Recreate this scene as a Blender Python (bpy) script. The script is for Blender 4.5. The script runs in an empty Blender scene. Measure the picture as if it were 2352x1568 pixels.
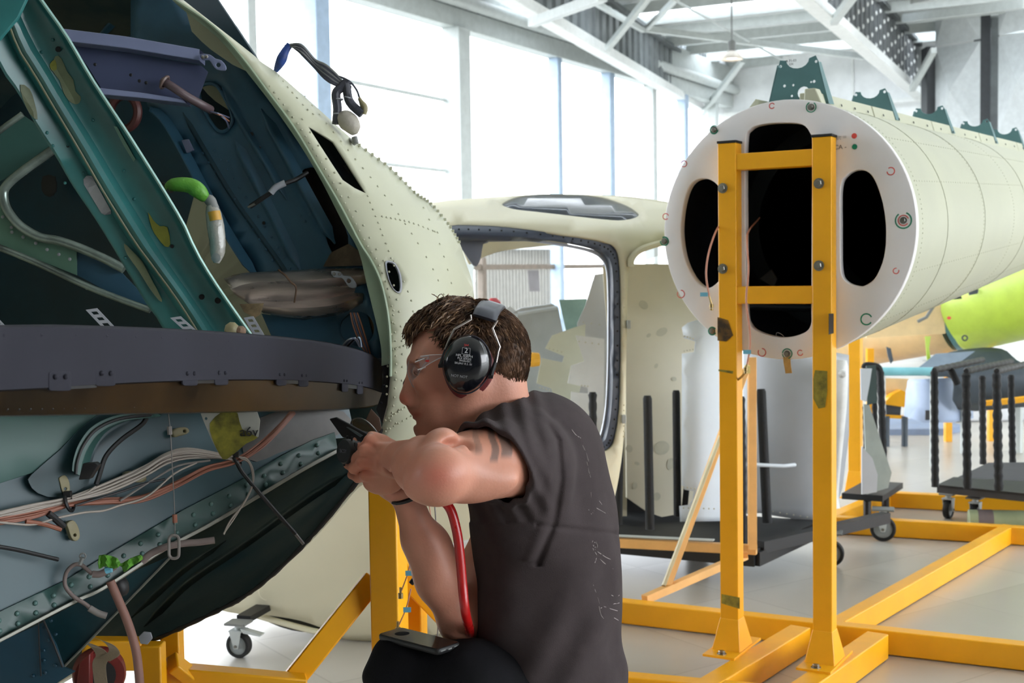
import bpy, bmesh, math, random
import numpy as np
from mathutils import Vector as V, Matrix, geometry, noise
from mathutils.bvhtree import BVHTree
rnd = random.Random(7)
C = bpy.context.scene.collection
scene = bpy.context.scene

# ------------------------------------------------------------------ camera
FPX, CX, CY, CAMH = 2900.0, 1176.0, 784.0, 1.35
PITCH, ROLL = math.radians(3.12), math.radians(0.86)
CF = V((0, math.cos(PITCH), -math.sin(PITCH)))
_r0, _u0 = V((1, 0, 0)), V((0, math.sin(PITCH), math.cos(PITCH)))
CR = _r0 * math.cos(ROLL) - _u0 * math.sin(ROLL)
CU = _r0 * math.sin(ROLL) + _u0 * math.cos(ROLL)
CO = V((0, 0, CAMH))
cam = bpy.data.cameras.new('camera'); camo = bpy.data.objects.new('camera', cam); C.objects.link(camo)
M3 = Matrix((CR, CU, -CF)).transposed().to_4x4(); M3.translation = CO
camo.matrix_world = M3
cam.sensor_width = 36.0; cam.lens = FPX / 2352 * 36.0; cam.clip_start = .05; cam.clip_end = 400
cam.dof.use_dof = True; cam.dof.focus_distance = 2.35; cam.dof.aperture_fstop = 9.0
scene.camera = camo

# ------------------------------------------------------------------ sky, daylight, exposure
world = bpy.data.worlds.new('overcast_sky'); scene.world = world; world.use_nodes = True
nt = world.node_tree; nt.nodes.clear()
bg = nt.nodes.new('ShaderNodeBackground'); wo = nt.nodes.new('ShaderNodeOutputWorld')
tc = nt.nodes.new('ShaderNodeTexCoord'); sx = nt.nodes.new('ShaderNodeSeparateXYZ')
rp = nt.nodes.new('ShaderNodeValToRGB')
nt.links.new(tc.outputs['Generated'], sx.inputs[0]); nt.links.new(sx.outputs['Z'], rp.inputs[0])
rp.color_ramp.elements[0].position = 0.0; rp.color_ramp.elements[0].color = (.93, .96, 1, 1)
rp.color_ramp.elements[1].position = 1.0; rp.color_ramp.elements[1].color = (.80, .90, 1, 1)
nt.links.new(rp.outputs[0], bg.inputs[0]); bg.inputs[1].default_value = 6.8
nt.links.new(bg.outputs[0], wo.inputs[0])
vs = scene.view_settings
vs.view_transform = 'Standard'; vs.look = 'None'; vs.gamma = 1; vs.use_curve_mapping = False; vs.exposure = 0.42
scene.cycles.use_denoising = True
scene.cycles.max_bounces = 7; scene.cycles.diffuse_bounces = 4; scene.cycles.glossy_bounces = 4
scene.cycles.transmission_bounces = 6; scene.cycles.transparent_max_bounces = 12
scene.cycles.sample_clamp_indirect = 6; scene.cycles.caustics_reflective = False; scene.cycles.caustics_refractive = False

# ------------------------------------------------------------------ pixel <-> place
def ray(x, y): return (CF + CR * ((x - CX) / FPX) - CU * ((y - CY) / FPX))
def P(x, y, d): return CO + ray(x, y) * d
def Gd(x, y, z=0.0):
    r = ray(x, y); return CO + r * ((z - CAMH) / r.z)
def HP(x, y, p0, n):
    r = ray(x, y); return CO + r * ((p0 - CO).dot(n) / r.dot(n))
class Plane:
    def __init__(s, a, b, c):
        s.p = P(*a); s.n = (P(*b) - s.p).cross(P(*c) - s.p).normalized()
        if s.n.dot(CO - s.p) < 0: s.n = -s.n
    def __call__(s, x, y): return HP(x, y, s.p, s.n)
def mpp(d): return d / FPX

# ------------------------------------------------------------------ materials
def lin(c):
    return tuple(((v / 255) / 12.92 if v / 255 <= .04045 else ((v / 255 + .055) / 1.055) ** 2.4) for v in c) + (1,)
MATS = {}
def mat(name, col, rough=.5, metal=0.0, var=.06, scale=8.0, bump=.0, bscale=60.0, spec=.5, coat=0.0, col2=None, alpha=None, trans=0.0, emit=0.0, stretch=None, sss=0.0, vcol=False):
    if name in MATS: return MATS[name]
    m = bpy.data.materials.new(name); m.use_nodes = True
    n = m.node_tree; b = n.nodes['Principled BSDF']
    c = lin(col); c2 = lin(col2) if col2 else tuple(max(0, v * (1 - var * 3)) for v in c[:3]) + (1,)
    t = n.nodes.new('ShaderNodeTexCoord'); mp = n.nodes.new('ShaderNodeMapping')
    n.links.new(t.outputs['Object'], mp.inputs[0])
    if stretch: mp.inputs['Scale'].default_value = stretch
    nz = n.nodes.new('ShaderNodeTexNoise'); nz.inputs['Scale'].default_value = scale; nz.inputs['Detail'].default_value = 5; nz.inputs['Roughness'].default_value = .6
    n.links.new(mp.outputs[0], nz.inputs[0])
    r = n.nodes.new('ShaderNodeValToRGB'); r.color_ramp.elements[0].position = .35; r.color_ramp.elements[1].position = .65
    r.color_ramp.elements[0].color = c2; r.color_ramp.elements[1].color = c
    n.links.new(nz.outputs[0], r.inputs[0])
    out = r.outputs[0]
    if vcol:
        at = n.nodes.new('ShaderNodeAttribute'); at.attribute_name = 'Col'
        mx = n.nodes.new('ShaderNodeMix'); mx.data_type = 'RGBA'; mx.blend_type = 'MULTIPLY'; mx.inputs[0].default_value = 1
        n.links.new(r.outputs[0], mx.inputs[6]); n.links.new(at.outputs[0], mx.inputs[7]); out = mx.outputs[2]
    n.links.new(out, b.inputs['Base Color'])
    mr = n.nodes.new('ShaderNodeMapRange'); mr.inputs[3].default_value = max(0, rough - .08); mr.inputs[4].default_value = min(1, rough + .08)
    n.links.new(nz.outputs[0], mr.inputs[0]); n.links.new(mr.outputs[0], b.inputs['Roughness'])
    b.inputs['Metallic'].default_value = metal; b.inputs['Specular IOR Level'].default_value = spec
    b.inputs['Coat Weight'].default_value = coat
    if sss: b.inputs['Subsurface Weight'].default_value = sss; b.inputs['Subsurface Radius'].default_value = (.012, .005, .003); b.inputs['Subsurface Scale'].default_value = .6
    if trans: b.inputs['Transmission Weight'].default_value = trans
    if alpha is not None: b.inputs['Alpha'].default_value = alpha
    if emit: b.inputs['Emission Color'].default_value = c; b.inputs['Emission Strength'].default_value = emit
    if bump:
        n2 = n.nodes.new('ShaderNodeTexNoise'); n2.inputs['Scale'].default_value = bscale; n2.inputs['Detail'].default_value = 4
        n.links.new(mp.outputs[0], n2.inputs[0])
        bp = n.nodes.new('ShaderNodeBump'); bp.inputs['Strength'].default_value = bump; bp.inputs['Distance'].default_value = .004
        n.links.new(n2.outputs[0], bp.inputs['Height']); n.links.new(bp.outputs[0], b.inputs['Normal'])
    MATS[name] = m; return m

# ------------------------------------------------------------------ mesh building
class MB:
    def __init__(s): s.v = []; s.f = []
    def add(s, vs, fs):
        o = len(s.v); s.v += [V(a) for a in vs]; s.f += [tuple(i + o for i in f) for f in fs]; return s
    def hexa(s, a, b):   # a, b four-corner loops
        n = len(a); fs = [tuple(range(n))[::-1], tuple(range(n, 2 * n))] + [(i, (i + 1) % n, n + (i + 1) % n, n + i) for i in range(n)]
        return s.add(list(a) + list(b), fs)
    def box(s, c, sx, sy, sz, ax=(V((1, 0, 0)), V((0, 1, 0)), V((0, 0, 1)))):
        c = V(c); x, y, z = ax[0] * sx / 2, ax[1] * sy / 2, ax[2] * sz / 2
        return s.hexa([c - x - y - z, c + x - y - z, c + x + y - z, c - x + y - z], [c - x - y + z, c + x - y + z, c + x + y + z, c - x + y + z])
    def beam(s, p0, p1, w, h, up=V((0, 0, 1))):
        p0, p1 = V(p0), V(p1); d = (p1 - p0).normalized(); x = d.cross(up)
        if x.length < 1e-4: x = d.cross(V((0, 1, 0)))
        x.normalize(); z = x.cross(d).normalized(); x = x * w / 2; z = z * h / 2
        return s.hexa([p0 - x - z, p0 + x - z, p0 + x + z, p0 - x + z], [p1 - x - z, p1 + x - z, p1 + x + z, p1 - x + z])
    def prism(s, pts, off):
        pts = [V(p) for p in pts]; return s.hexa(pts, [p + V(off) for p in pts])
    def tube(s, pts, r, seg=10, cap=True, close=False):
        pts = [V(p) for p in pts]; n = len(pts); rs = r if isinstance(r, (list, tuple)) else [r] * n
        d = (pts[1] - pts[0]).normalized(); x = d.orthogonal().normalized(); rings = []
        for i, p in enumerate(pts):
            if close: t = (pts[(i + 1) % n] - pts[i - 1]).normalized()
            else: t = (pts[min(i + 1, n - 1)] - pts[max(i - 1, 0)]).normalized()
            x = (x - t * x.dot(t)).normalized(); y = t.cross(x)
            rings.append([p + (x * math.cos(a) + y * math.sin(a)) * rs[i] for a in [2 * math.pi * k / seg for k in range(seg)]])
        return s.loft(rings, cap=cap and not close, wrap=close)
    def loft(s, rings, cap=True, closed=True, wrap=False):
        m = len(rings[0]); vs = [p for r in rings for p in r]; fs = []; R = len(rings)
        for i in range(R if wrap else R - 1):
            j = (i + 1) % R
            for k in range(m if closed else m - 1):
                l = (k + 1) % m; fs.append((i * m + k, i * m + l, j * m + l, j * m + k))
        if cap and closed and not wrap: fs += [tuple(range(m))[::-1], tuple((R - 1) * m + k for k in range(m))]
        return s.add(vs, fs)
    def lathe(s, prof, o, ax, seg=24, cap=True):
        ax = V(ax).normalized(); x = ax.orthogonal().normalized(); y = ax.cross(x); o = V(o)
        return s.loft([[o + ax * h + (x * math.cos(a) + y * math.sin(a)) * max(r, 1e-5) for a in [2 * math.pi * k / seg for k in range(seg)]] for r, h in prof], cap=cap)
    def torus(s, o, ax, R, r, seg=24, s2=8, a0=0, a1=2 * math.pi):
        ax = V(ax).normalized(); x = ax.orthogonal().normalized(); y = ax.cross(x); o = V(o); full = abs(a1 - a0 - 2 * math.pi) < 1e-6
        n = seg if full else seg + 1
        return s.tube([o + (x * math.cos(a) + y * math.sin(a)) * R for a in [a0 + (a1 - a0) * k / seg for k in range(n)]], r, s2, close=full)
    def dome(s, o, ax, r, h=None, seg=8):   # rivet head
        h = h or r * .5
        return s.lathe([(r, -h * .3), (r, 0), (r * .75, h * .7), (r * .3, h)], o, ax, seg)
    def hexbolt(s, o, ax, r, h):
        s.lathe([(r * 1.45, 0), (r * 1.45, h * .2)], o, ax, 14); return s.lathe([(r, h * .2), (r, h * .85), (r * .85, h)], o, ax, 6)

def smooth_path(pts, n=6, close=False):
    """Catmull-Rom through vectors"""
    pts = [V(p) for p in pts]; out = []; N = len(pts)
    rng = range(N if close else N - 1)
    for i in rng:
        p1, p2 = pts[i], pts[(i + 1) % N]
        p0 = pts[i - 1] if (i > 0 or close) else p1 * 2 - p2
        p3 = pts[(i + 2) % N] if (i + 2 < N or close) else p2 * 2 - p1
        for k in range(n):
            t = k / n; out.append(.5 * ((2 * p1) + (p2 - p0) * t + (2 * p0 - 5 * p1 + 4 * p2 - p3) * t * t + (3 * p1 - p0 - 3 * p2 + p3) * t ** 3))
    if not close: out.append(pts[-1])
    return out
def sp2(pts, n=6, close=False):
    return [(p[0], p[1]) for p in smooth_path([(a[0], a[1], 0) for a in pts], n, close)]
def rrect(x0, y0, x1, y1, r, n=5):
    o = []
    for cx, cy, a in ((x1 - r, y0 + r, -90), (x1 - r, y1 - r, 0), (x0 + r, y1 - r, 90), (x0 + r, y0 + r, 180)):
        for k in range(n + 1):
            t = math.radians(a + 90 * k / n); o.append((cx + r * math.cos(t), cy + r * math.sin(t)))
    return o
def ell(cx, cy, rx, ry, n=28, rot=0):
    c, s_ = math.cos(rot), math.sin(rot)
    return [(cx + rx * math.cos(a) * c - ry * math.sin(a) * s_, cy + rx * math.cos(a) * s_ + ry * math.sin(a) * c) for a in [2 * math.pi * k / n for k in range(n)]]

ROOTLOC = {}
def obj(name, mb, m, parent=None, smooth=False, bevel=0.0, label=None, angle=40, solid=0.0, kind=None, seg=2):
    me = bpy.data.meshes.new(name)
    me.from_pydata([tuple(v) for v in mb.v], [], mb.f); me.validate(); me.update()
    bm = bmesh.new(); bm.from_mesh(me)
    if not solid: bmesh.ops.recalc_face_normals(bm, faces=bm.faces)
    bm.to_mesh(me); bm.free()
    o = bpy.data.objects.new(name, me); C.objects.link(o)
    if m: me.materials.append(m)
    if parent is not None: attach(o, parent)
    if solid:
        s = o.modifiers.new('thickness', 'SOLIDIFY'); s.thickness = solid; s.offset = -1
    if bevel:
        b = o.modifiers.new('bevel', 'BEVEL'); b.width = bevel; b.segments = seg; b.limit_method = 'ANGLE'; b.angle_limit = math.radians(38)
    if smooth or bevel: me.shade_smooth() if not bevel else me.shade_smooth()
    if smooth or bevel: shade_auto(o, angle)
    if label: o['label'] = label
    if kind: o['kind'] = kind
    return o
def shade_auto(o, angle):
    me = o.data
    try: me.set_sharp_from_angle(angle=math.radians(angle))
    except Exception: pass
def attach(o, parent):
    o.parent = parent
    w = worldloc(parent)
    o.location = -w if parent.parent is None and parent.type == 'EMPTY' else V((0, 0, 0))
def worldloc(p):
    return V(p.location)
def thing(name, label, cat, loc=(0, 0, 0), group=None):
    o = bpy.data.objects.new(name, None); C.objects.link(o); o.location = loc; o.empty_display_size = .05
    o['label'] = label; o['category'] = cat
    if group: o['group'] = group
    return o
def tag(o, label, cat, group=None):
    o['label'] = label; o['category'] = cat
    if group: o['group'] = group
    return o
def struct(name, mb, m, parent=None, **k):
    o = obj(name, mb, m, parent, **k)
    if parent is None: o['kind'] = 'structure'
    return o
def dup(root, dloc, label=None, group=None):
    r = root.copy(); C.objects.link(r); r.location = V(root.location) + V(dloc)
    if label: r['label'] = label
    if group: r['group'] = group
    for ch in list(root.children):
        c = ch.copy(); C.objects.link(c); c.parent = r
        for g in ch.children:
            d = g.copy(); C.objects.link(d); d.parent = c
    return r
def dupmesh(o, parent, mtx):
    c = o.copy(); C.objects.link(c); c.parent = parent; c.matrix_local = mtx; return c

def pip(x, y, poly):
    ins = False; n = len(poly); j = n - 1
    for i in range(n):
        xi, yi = poly[i][0], poly[i][1]; xj, yj = poly[j][0], poly[j][1]
        if (yi > y) != (yj > y) and x < (xj - xi) * (y - yi) / (yj - yi) + xi: ins = not ins
        j = i
    return ins
def sheet(outer, holes, fn, step=40.0):
    """outline with holes, filled with an even triangle net, carried into space by fn(x, y)"""
    pts = []; edges = []
    def dens(poly):
        o = []
        for i in range(len(poly)):
            a, b = poly[i], poly[(i + 1) % len(poly)]; L = math.hypot(b[0] - a[0], b[1] - a[1]); k = max(1, int(L / step))
            o += [(a[0] + (b[0] - a[0]) * t / k, a[1] + (b[1] - a[1]) * t / k) for t in range(k)]
        return o
    loops = [dens(outer)] + [dens(h) for h in holes]
    for lp in loops:
        b = len(pts); pts += [V(p) for p in lp]; edges += [(b + i, b + (i + 1) % len(lp)) for i in range(len(lp))]
    x0 = min(p[0] for p in loops[0]); x1 = max(p[0] for p in loops[0]); y0 = min(p[1] for p in loops[0]); y1 = max(p[1] for p in loops[0])
    bnd = np.array([(p[0], p[1]) for p in pts])
    y = y0 + step * .5; row = 0
    while y < y1:
        x = x0 + step * (.5 if row % 2 else 1.0)
        while x < x1:
            if pip(x, y, loops[0]) and not any(pip(x, y, h) for h in loops[1:]):
                if ((bnd[:, 0] - x) ** 2 + (bnd[:, 1] - y) ** 2).min() > (step * .4) ** 2: pts.append(V((x, y)))
            x += step
        y += step * .87; row += 1
    r = geometry.delaunay_2d_cdt(pts, edges, [], 0, 1e-5)
    vo, fo = r[0], r[2]; mb = MB(); fs = []
    for f in fo:
        cx = sum(vo[i][0] for i in f) / len(f); cy = sum(vo[i][1] for i in f) / len(f)
        if pip(cx, cy, loops[0]) and not any(pip(cx, cy, h) for h in loops[1:]): fs.append(tuple(f))
    mb.add([fn(p[0], p[1]) for p in vo], fs)
    # orient towards camera so solidify grows away from it
    nsum = 0
    for f in mb.f[:200]:
        a, b, c = mb.v[f[0]], mb.v[f[1]], mb.v[f[2]]; nsum += (b - a).cross(c - a).dot(CO - a)
    if nsum < 0: mb.f = [f[::-1] for f in mb.f]
    return mb
def plate(name, outer, plane, thick, m, parent=None, holes=(), step=60.0, bevel=0.0, **k):
    return obj(name, sheet(outer, list(holes), plane, step), m, parent, solid=thick, bevel=bevel, **k)
def text(name, s, o, xax, yax, size, m, parent=None, ext=.0006, align='CENTER'):
    cu = bpy.data.curves.new(name, 'FONT'); cu.body = s; cu.size = size; cu.align_x = align; cu.align_y = 'CENTER'; cu.extrude = ext
    t = bpy.data.objects.new(name + '_tmp', cu); C.objects.link(t)
    dg = bpy.context.evaluated_depsgraph_get(); me = bpy.data.meshes.new_from_object(t.evaluated_get(dg))
    bpy.data.objects.remove(t); bpy.data.curves.remove(cu)
    xax = V(xax).normalized(); z = xax.cross(V(yax)).normalized(); y = z.cross(xax)
    M = Matrix((xax, y, z)).transposed().to_4x4(); M.translation = V(o); me.transform(M)
    ob = bpy.data.objects.new(name, me); C.objects.link(ob); me.materials.clear(); me.materials.append(m)
    if parent is not None: attach(ob, parent)
    return ob
# ================================================================== the hangar
M_floor = mat('polished_concrete', (200, 195, 186), rough=.3, var=.05, scale=.9, spec=.55, bump=.05, bscale=9)
# faint square casting bays in the concrete
n = M_floor.node_tree; bsdf = n.nodes['Principled BSDF']; lk = bsdf.inputs['Base Color'].links[0].from_socket
tcn = n.nodes.new('ShaderNodeTexCoord'); mpn = n.nodes.new('ShaderNodeMapping'); mpn.inputs['Rotation'].default_value = (0, 0, math.radians(-35)); n.links.new(tcn.outputs['Object'], mpn.inputs[0])
bk = n.nodes.new('ShaderNodeTexBrick'); n.links.new(mpn.outputs[0], bk.inputs[0])
bk.inputs['Scale'].default_value = 1.0; bk.inputs['Brick Width'].default_value = .62; bk.inputs['Row Height'].default_value = .62; bk.offset = 0
bk.inputs['Mortar Size'].default_value = .004; bk.inputs['Color1'].default_value = (1, 1, 1, 1); bk.inputs['Color2'].default_value = (.78, .77, .75, 1); bk.inputs['Mortar'].default_value = (.7, .69, .67, 1)
mxn = n.nodes.new('ShaderNodeMix'); mxn.data_type = 'RGBA'; mxn.blend_type = 'MULTIPLY'; mxn.inputs[0].default_value = .75
n.links.new(lk, mxn.inputs[6]); n.links.new(bk.outputs[0], mxn.inputs[7]); n.links.new(mxn.outputs[2], bsdf.inputs['Base Color'])

A = math.radians(30.7); WD = V((math.sin(A), math.cos(A), 0)); WN = V((math.cos(A), -math.sin(A), 0))
WP = WN * -11.6                                   # a point of the window wall
def W(u, v=0.0, z=0.0): return WP + WD * u + WN * v + V((0, 0, z))
def wuz(x, y):
    p = HP(x, y, WP, WN); return (p - WP).dot(WD), p.z
UEND = wuz(1665, 300)[0]
mb = MB(); mb.box((0, 0, -.15), 400, 400, .2); struct('ground', mb, mat('outside_apron', (150, 150, 146), rough=.9, var=.1, scale=1.5))
mb = MB(); mb.prism([W(-26, 0, -.05), W(UEND + .1, 0, -.05), W(UEND + .1, 44, -.05), W(-26, 44, -.05)], (0, 0, .05)); struct('floor', mb, M_floor)

M_steel = mat('painted_steel', (196, 202, 200), rough=.45, var=.04)
M_steelb = mat('blue_grey_steel', (168, 188, 210), rough=.45, var=.05)
M_steeld = mat('grey_steel', (128, 130, 128), rough=.5, var=.06)
M_clad = mat('dark_cladding', (120, 126, 128), rough=.5, var=.12, scale=3)
M_white = mat('white_roof_sheet', (236, 238, 236), rough=.5, var=.03)
M_brown = mat('brown_grey_steel', (128, 116, 104), rough=.6, var=.08)
M_glass = mat('window_glass', (255, 255, 255), rough=.02, spec=.3, alpha=.06)

ZH = wuz(1262, 134)[1]                            # window head
Z_CH = ZH + .32; Z_TUBE = Z_CH + .28; Z_BEAM = Z_TUBE + .4
u0 = -14.0
def wbox(ua, ub, va, vb, za, zb):
    mb = MB(); mb.prism([W(ua, va, za), W(ub, va, za), W(ub, vb, za), W(ua, vb, za)], (0, 0, zb - za)); return mb
walll = thing('wall_left', '', '', W(0)); del walll['label']; del walll['category']; walll['kind'] = 'structure'
# mullions: (pixel column at mid height, width, depth, material)
mull = [(556, .16, .2, M_steel, 120), (706, .30, .3, M_steelb, 120), (860, .05, .05, M_steel, 300), (1033, .34, .32, M_steel, 250), (1103, .12, .1, M_brown, 640), (1267, .16, .2, M_steelb, 300), (1279, .06, .1, M_steelb, 640), (1388, .22, .2, M_steelb, 300), (1485, .22, .22, M_steel, 330), (1560, .2, .2, M_steelb, 300), (1630, .2, .2, M_steel, 330)]
us = []
for x, w, dp, m, y in mull:
    if x in (860,): continue
    u = wuz(x, y)[0]; top = ZH if x not in (1103, 1279) else 1.62
    bot = 0 if x != 1103 else 0
    struct('window_post', wbox(u - w / 2, u + w / 2, -.02, dp, bot, top), m, walll, bevel=.01)
    if top == ZH: us.append(u)
for k in range(1, 4): struct('window_post', wbox(us[0] - 3.4 * k - .1, us[0] - 3.4 * k + .1, 0, .2, 0, ZH), M_steel, walll)
us = [us[0] - 3.4 * k for k in (3, 2, 1)] + us
# head channel, white pipe, beam over the windows
struct('window_head', wbox(u0 - 12, UEND, -.05, .22, ZH, Z_CH), M_steel, walll, bevel=.01)
mb = MB(); mb.tube([W(u0 - 12, .3, Z_CH + .1), W(UEND, .3, Z_CH + .1)], .11, 12); struct('head_pipe', mb, M_steel, walll, smooth=True)
struct('head_beam', wbox(u0 - 12, UEND, -.1, .2, Z_CH + .2, Z_BEAM), M_steel, walll)
# girts
for (xa, ya, xb, yb) in ((814, 189, 1017, 230), (887, 377, 1021, 392)):
    z = wuz(960, ya + (yb - ya) * (960 - xa) / (xb - xa))[1]
    ua, ub = us[-6] - 3.3, wuz(1018, 240)[0]
    mb = MB(); mb.tube([W(ua, .02, z), W(ub, .02, z)], .035, 8); struct('window_girt', mb, M_steel, walll, smooth=True)
zr = wuz(1300, 612)[1]
struct('sill_rail', wbox(us[0], UEND, -.03, .07, zr - .045, zr + .045), M_brown, walll)
# glass between the posts, each pane its own
k = 0
for a, b in zip(us, us[1:] + [UEND]):
    if b - a < .3: continue
    k += 1
    wn = struct('window_%d' % k, wbox(a, b, -.012, -.004, 0.05, ZH), M_glass)
# corrugated upper cladding
def corrug(pa, pb, za, zb, nrm, pitch=.19, dep=.035):
    L = (pb - pa).length; n_ = int(L / pitch); d = (pb - pa).normalized(); r1, r2 = [], []
    for i in range(n_):
        for t, o in ((0, 0), (.5, 0), (.58, 1), (.92, 1)):
            q = pa + d * ((i + t) * pitch) + nrm * (dep * o); r1.append(V((q.x, q.y, za))); r2.append(V((q.x, q.y, zb)))
    mb = MB(); mb.loft([r1, r2], cap=False, closed=False); return mb
RZ = 6.5                                           # eaves height inside
struct('wall_cladding', corrug(W(-26, -.14), W(UEND, -.14), Z_CH, RZ + .4, WN), M_clad, walll, kind='stuff')
struct('wall_liner', wbox(-26, UEND, -.2, -.17, Z_BEAM, RZ + .4), M_clad, walll)

# end wall, foil faced
M_foil = mat('white_foil_insulation', (238, 240, 240), rough=.35, var=.04, scale=2.2, bump=.5, bscale=3.5)
e0 = W(UEND, 0)
def E(v, z=0.0, back=0.0): return W(UEND + back, v, z)
wb = thing('wall_back', '', '', E(0)); del wb['label']; del wb['category']; wb['kind'] = 'structure'
mb = MB(); mb.prism([E(-.2, 0), E(60, 0), E(60, RZ + .6), E(-.2, RZ + .6)], WD * .2); struct('foil_lining', mb, M_foil, wb)
for v in np.arange(1.6, 30, 1.6):
    mb = MB(); mb.prism([E(v - .03, 0, -.03), E(v + .03, 0, -.03), E(v + .03, RZ, -.03), E(v - .03, RZ, -.03)], WD * .03); struct('lining_seam', mb, M_white, wb)
for z in (3.2, 5.2):
    mb = MB(); mb.prism([E(0, z - .05, -.1), E(30, z - .05, -.1), E(30, z + .05, -.1), E(0, z + .05, -.1)], WD * .1); struct('wall_girt', mb, M_white, wb)

# roof: purlins and sheets, with clear strips let in
GD = math.radians(23); GV = V((math.sin(GD), math.cos(GD), 0)); PV = V((math.cos(GD), -math.sin(GD), 0))
ceil = thing('ceiling', '', '', (0, 0, RZ)); del ceil['label']; del ceil['category']; ceil['kind'] = 'structure'
def R(g, p, z=0.0): return GV * g + PV * p + V((0, 0, RZ + z + .012 * (p + 12)))
mb = MB(); bands = []
g = -16.0
i = 0
while g < 44:
    clear = i % 3 == 1 and g > 3.5
    wd = .95 if clear else 1.75
    bands.append((g, wd, clear)); g += wd; i += 1
for g, wd, clear in bands:
    def pl(gg): # where this roof line meets the window wall
        a = R(gg, 0); a.z = 0; t = (WP - a).dot(WN) / PV.dot(WN); return t
    rr = [[R(q, p) for p in (pl(q), pl(q) * .5 + 5, 20)] for q in (g, g + wd)]
    mbk = MB(); mbk.loft([rr[0], rr[1], [q + V((0, 0, .06)) for q in rr[1]], [q + V((0, 0, .06)) for q in rr[0]]], cap=False, closed=False, wrap=True)
    struct('clear_roof_sheet' if clear else 'roof_sheet', mbk, mat('clear_roof_sheet', (250, 252, 252), rough=.3, alpha=.18) if clear else M_white, ceil)
for k in range(-12, 36):
    g = k * 1.25
    mbk = MB()
    a0 = R(g, 0); a0.z = 0; t0 = (WP - a0).dot(WN) / PV.dot(WN) + .1
    mbk.beam(R(g, t0, -.14), R(g, 20, -.14), .09, .2)
    struct('purlin', mbk, M_steel, ceil)

# deep girders with ribbed web and white bottom chord, running to the end wall
def girder(x0, y0, x1, y1, zb, hgt, name, dots, dark):
    rw = thing(name, '', '', (0, 0, zb)); del rw['label']; del rw['category']; rw['kind'] = 'structure'
    a, b = Gd(x0, y0, zb), Gd(x1, y1, zb); d = (b - a).normalized(); nn = V((-d.y, d.x, 0))
    a = a - d * 8; b = b + d * .3
    m = M_clad if not dark else mat('dark_girder_sheet', (92, 96, 98), rough=.5, var=.12)
    mbk = corrug(a, b, zb + .1, zb + hgt, nn, .46, .05); struct('ribbed_web', mbk, m, rw, solid=.01)
    mbk = MB(); mbk.beam(a + V((0, 0, .03)), b + V((0, 0, .03)), .26, .17); struct('bottom_chord', mbk, M_white, rw, bevel=.01)
    mbk = MB(); mbk.beam(a + V((0, 0, hgt)), b + V((0, 0, hgt)), .2, .08); struct('top_chord', mbk, m, rw)
    if dots:
        sh = None; L = (b - a).length; s = -nn if (-nn).dot(CO - a) > 0 else nn
        for i in range(int(L / .46)):
            for j in range(3):
                q = a + d * ((i + .25) * .46) + V((0, 0, zb * 0 + .25 + j * .3 + (i % 2) * .12)) + s * .012
                if not sh:
                    mbk = MB(); mbk.dome(V((0, 0, 0)), s, .045, .02, 8); sh = struct('web_bolt', mbk, M_white, rw, smooth=True); sh.location = q - V((0, 0, zb))
                elif i * 3 + j < 170:
                    c = sh.copy(); C.objects.link(c); c.parent = rw; c.location = q - V((0, 0, zb))
    return a, b, d, nn
gl = girder(1174, 0, 1651, 276, 5.3, 1.0, 'trim_1', False, False)
gr = girder(1854, 0, 2122, 230, 5.3, 1.15, 'trim_2', True, True)
# thin steel braces between roof and girders
br = thing('trim_3', '', '', (0, 0, 6)); del br['label']; del br['category']; br['kind'] = 'structure'
def brace(x0, y0, d0, x1, y1, d1, r=.06, sq=True, m=None):
    mbk = MB(); a, b = P(x0, y0, d0), P(x1, y1, d1)
    mbk.beam(a, b, r * 1.6, r * 1.6) if sq else mbk.tube([a, b], r, 8)
    struct('roof_brace', mbk, m or M_steel, br)
brace(1222, 52, 18.0, 1385, -8, 15.5, .075)
brace(1395, 112, 22, 1500, -20, 20, .06)
brace(1485, 66, 24, 1560, -10, 20, .05)
brace(1612, 262, 31, 1706, 138, 28, .07)
brace(1340, -10, 19, 1478, 70, 23.5, .05)
brace(1480, 66, 24, 1985, 130, 25, .07)
brace(1540, -5, 20, 1800, 140, 27, .02, False)
brace(1915, 50, 20, 1960, -10, 18, .07)
brace(2095, 205, 27, 2145, 115, 25, .07)
brace(2100, 0, 22, 2400, -60, 18, .09)
brace(2080, 42, 24, 2360, 8, 20, .09)
# high bay lamp
lp = thing('high_bay_lamp', 'white bell-shaped high bay lamp hanging from the hangar roof', 'lamp', P(1681, 137, 20))
c = P(1681, 137, 20); s = mpp(20)
mbk = MB(); mbk.lathe([(26 * s, 0), (24 * s, 5 * s), (14 * s, 17 * s), (8 * s, 20 * s)], c, (0, 0, 1), 24, cap=False); obj('lamp_shade', mbk, mat('white_enamel', (236, 226, 214), rough=.3), lp, smooth=True, solid=.01)
mbk = MB(); mbk.lathe([(8 * s, 20 * s), (9 * s, 40 * s), (6 * s, 44 * s)], c, (0, 0, 1), 16); obj('lamp_housing', mbk, M_steeld, lp, smooth=True)
mbk = MB(); mbk.tube([c + V((0, 0, 44 * s)), V((c.x, c.y, RZ + .3))], .012, 6); obj('lamp_cord', mbk, M_steeld, lp)
mbk = MB(); mbk.lathe([(11 * s, 3 * s), (12 * s, 9 * s), (6 * s, 16 * s)], c, (0, 0, 1), 16); obj('bulb', mbk, mat('lit_bulb', (255, 240, 220), emit=6), lp, smooth=True)

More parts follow.
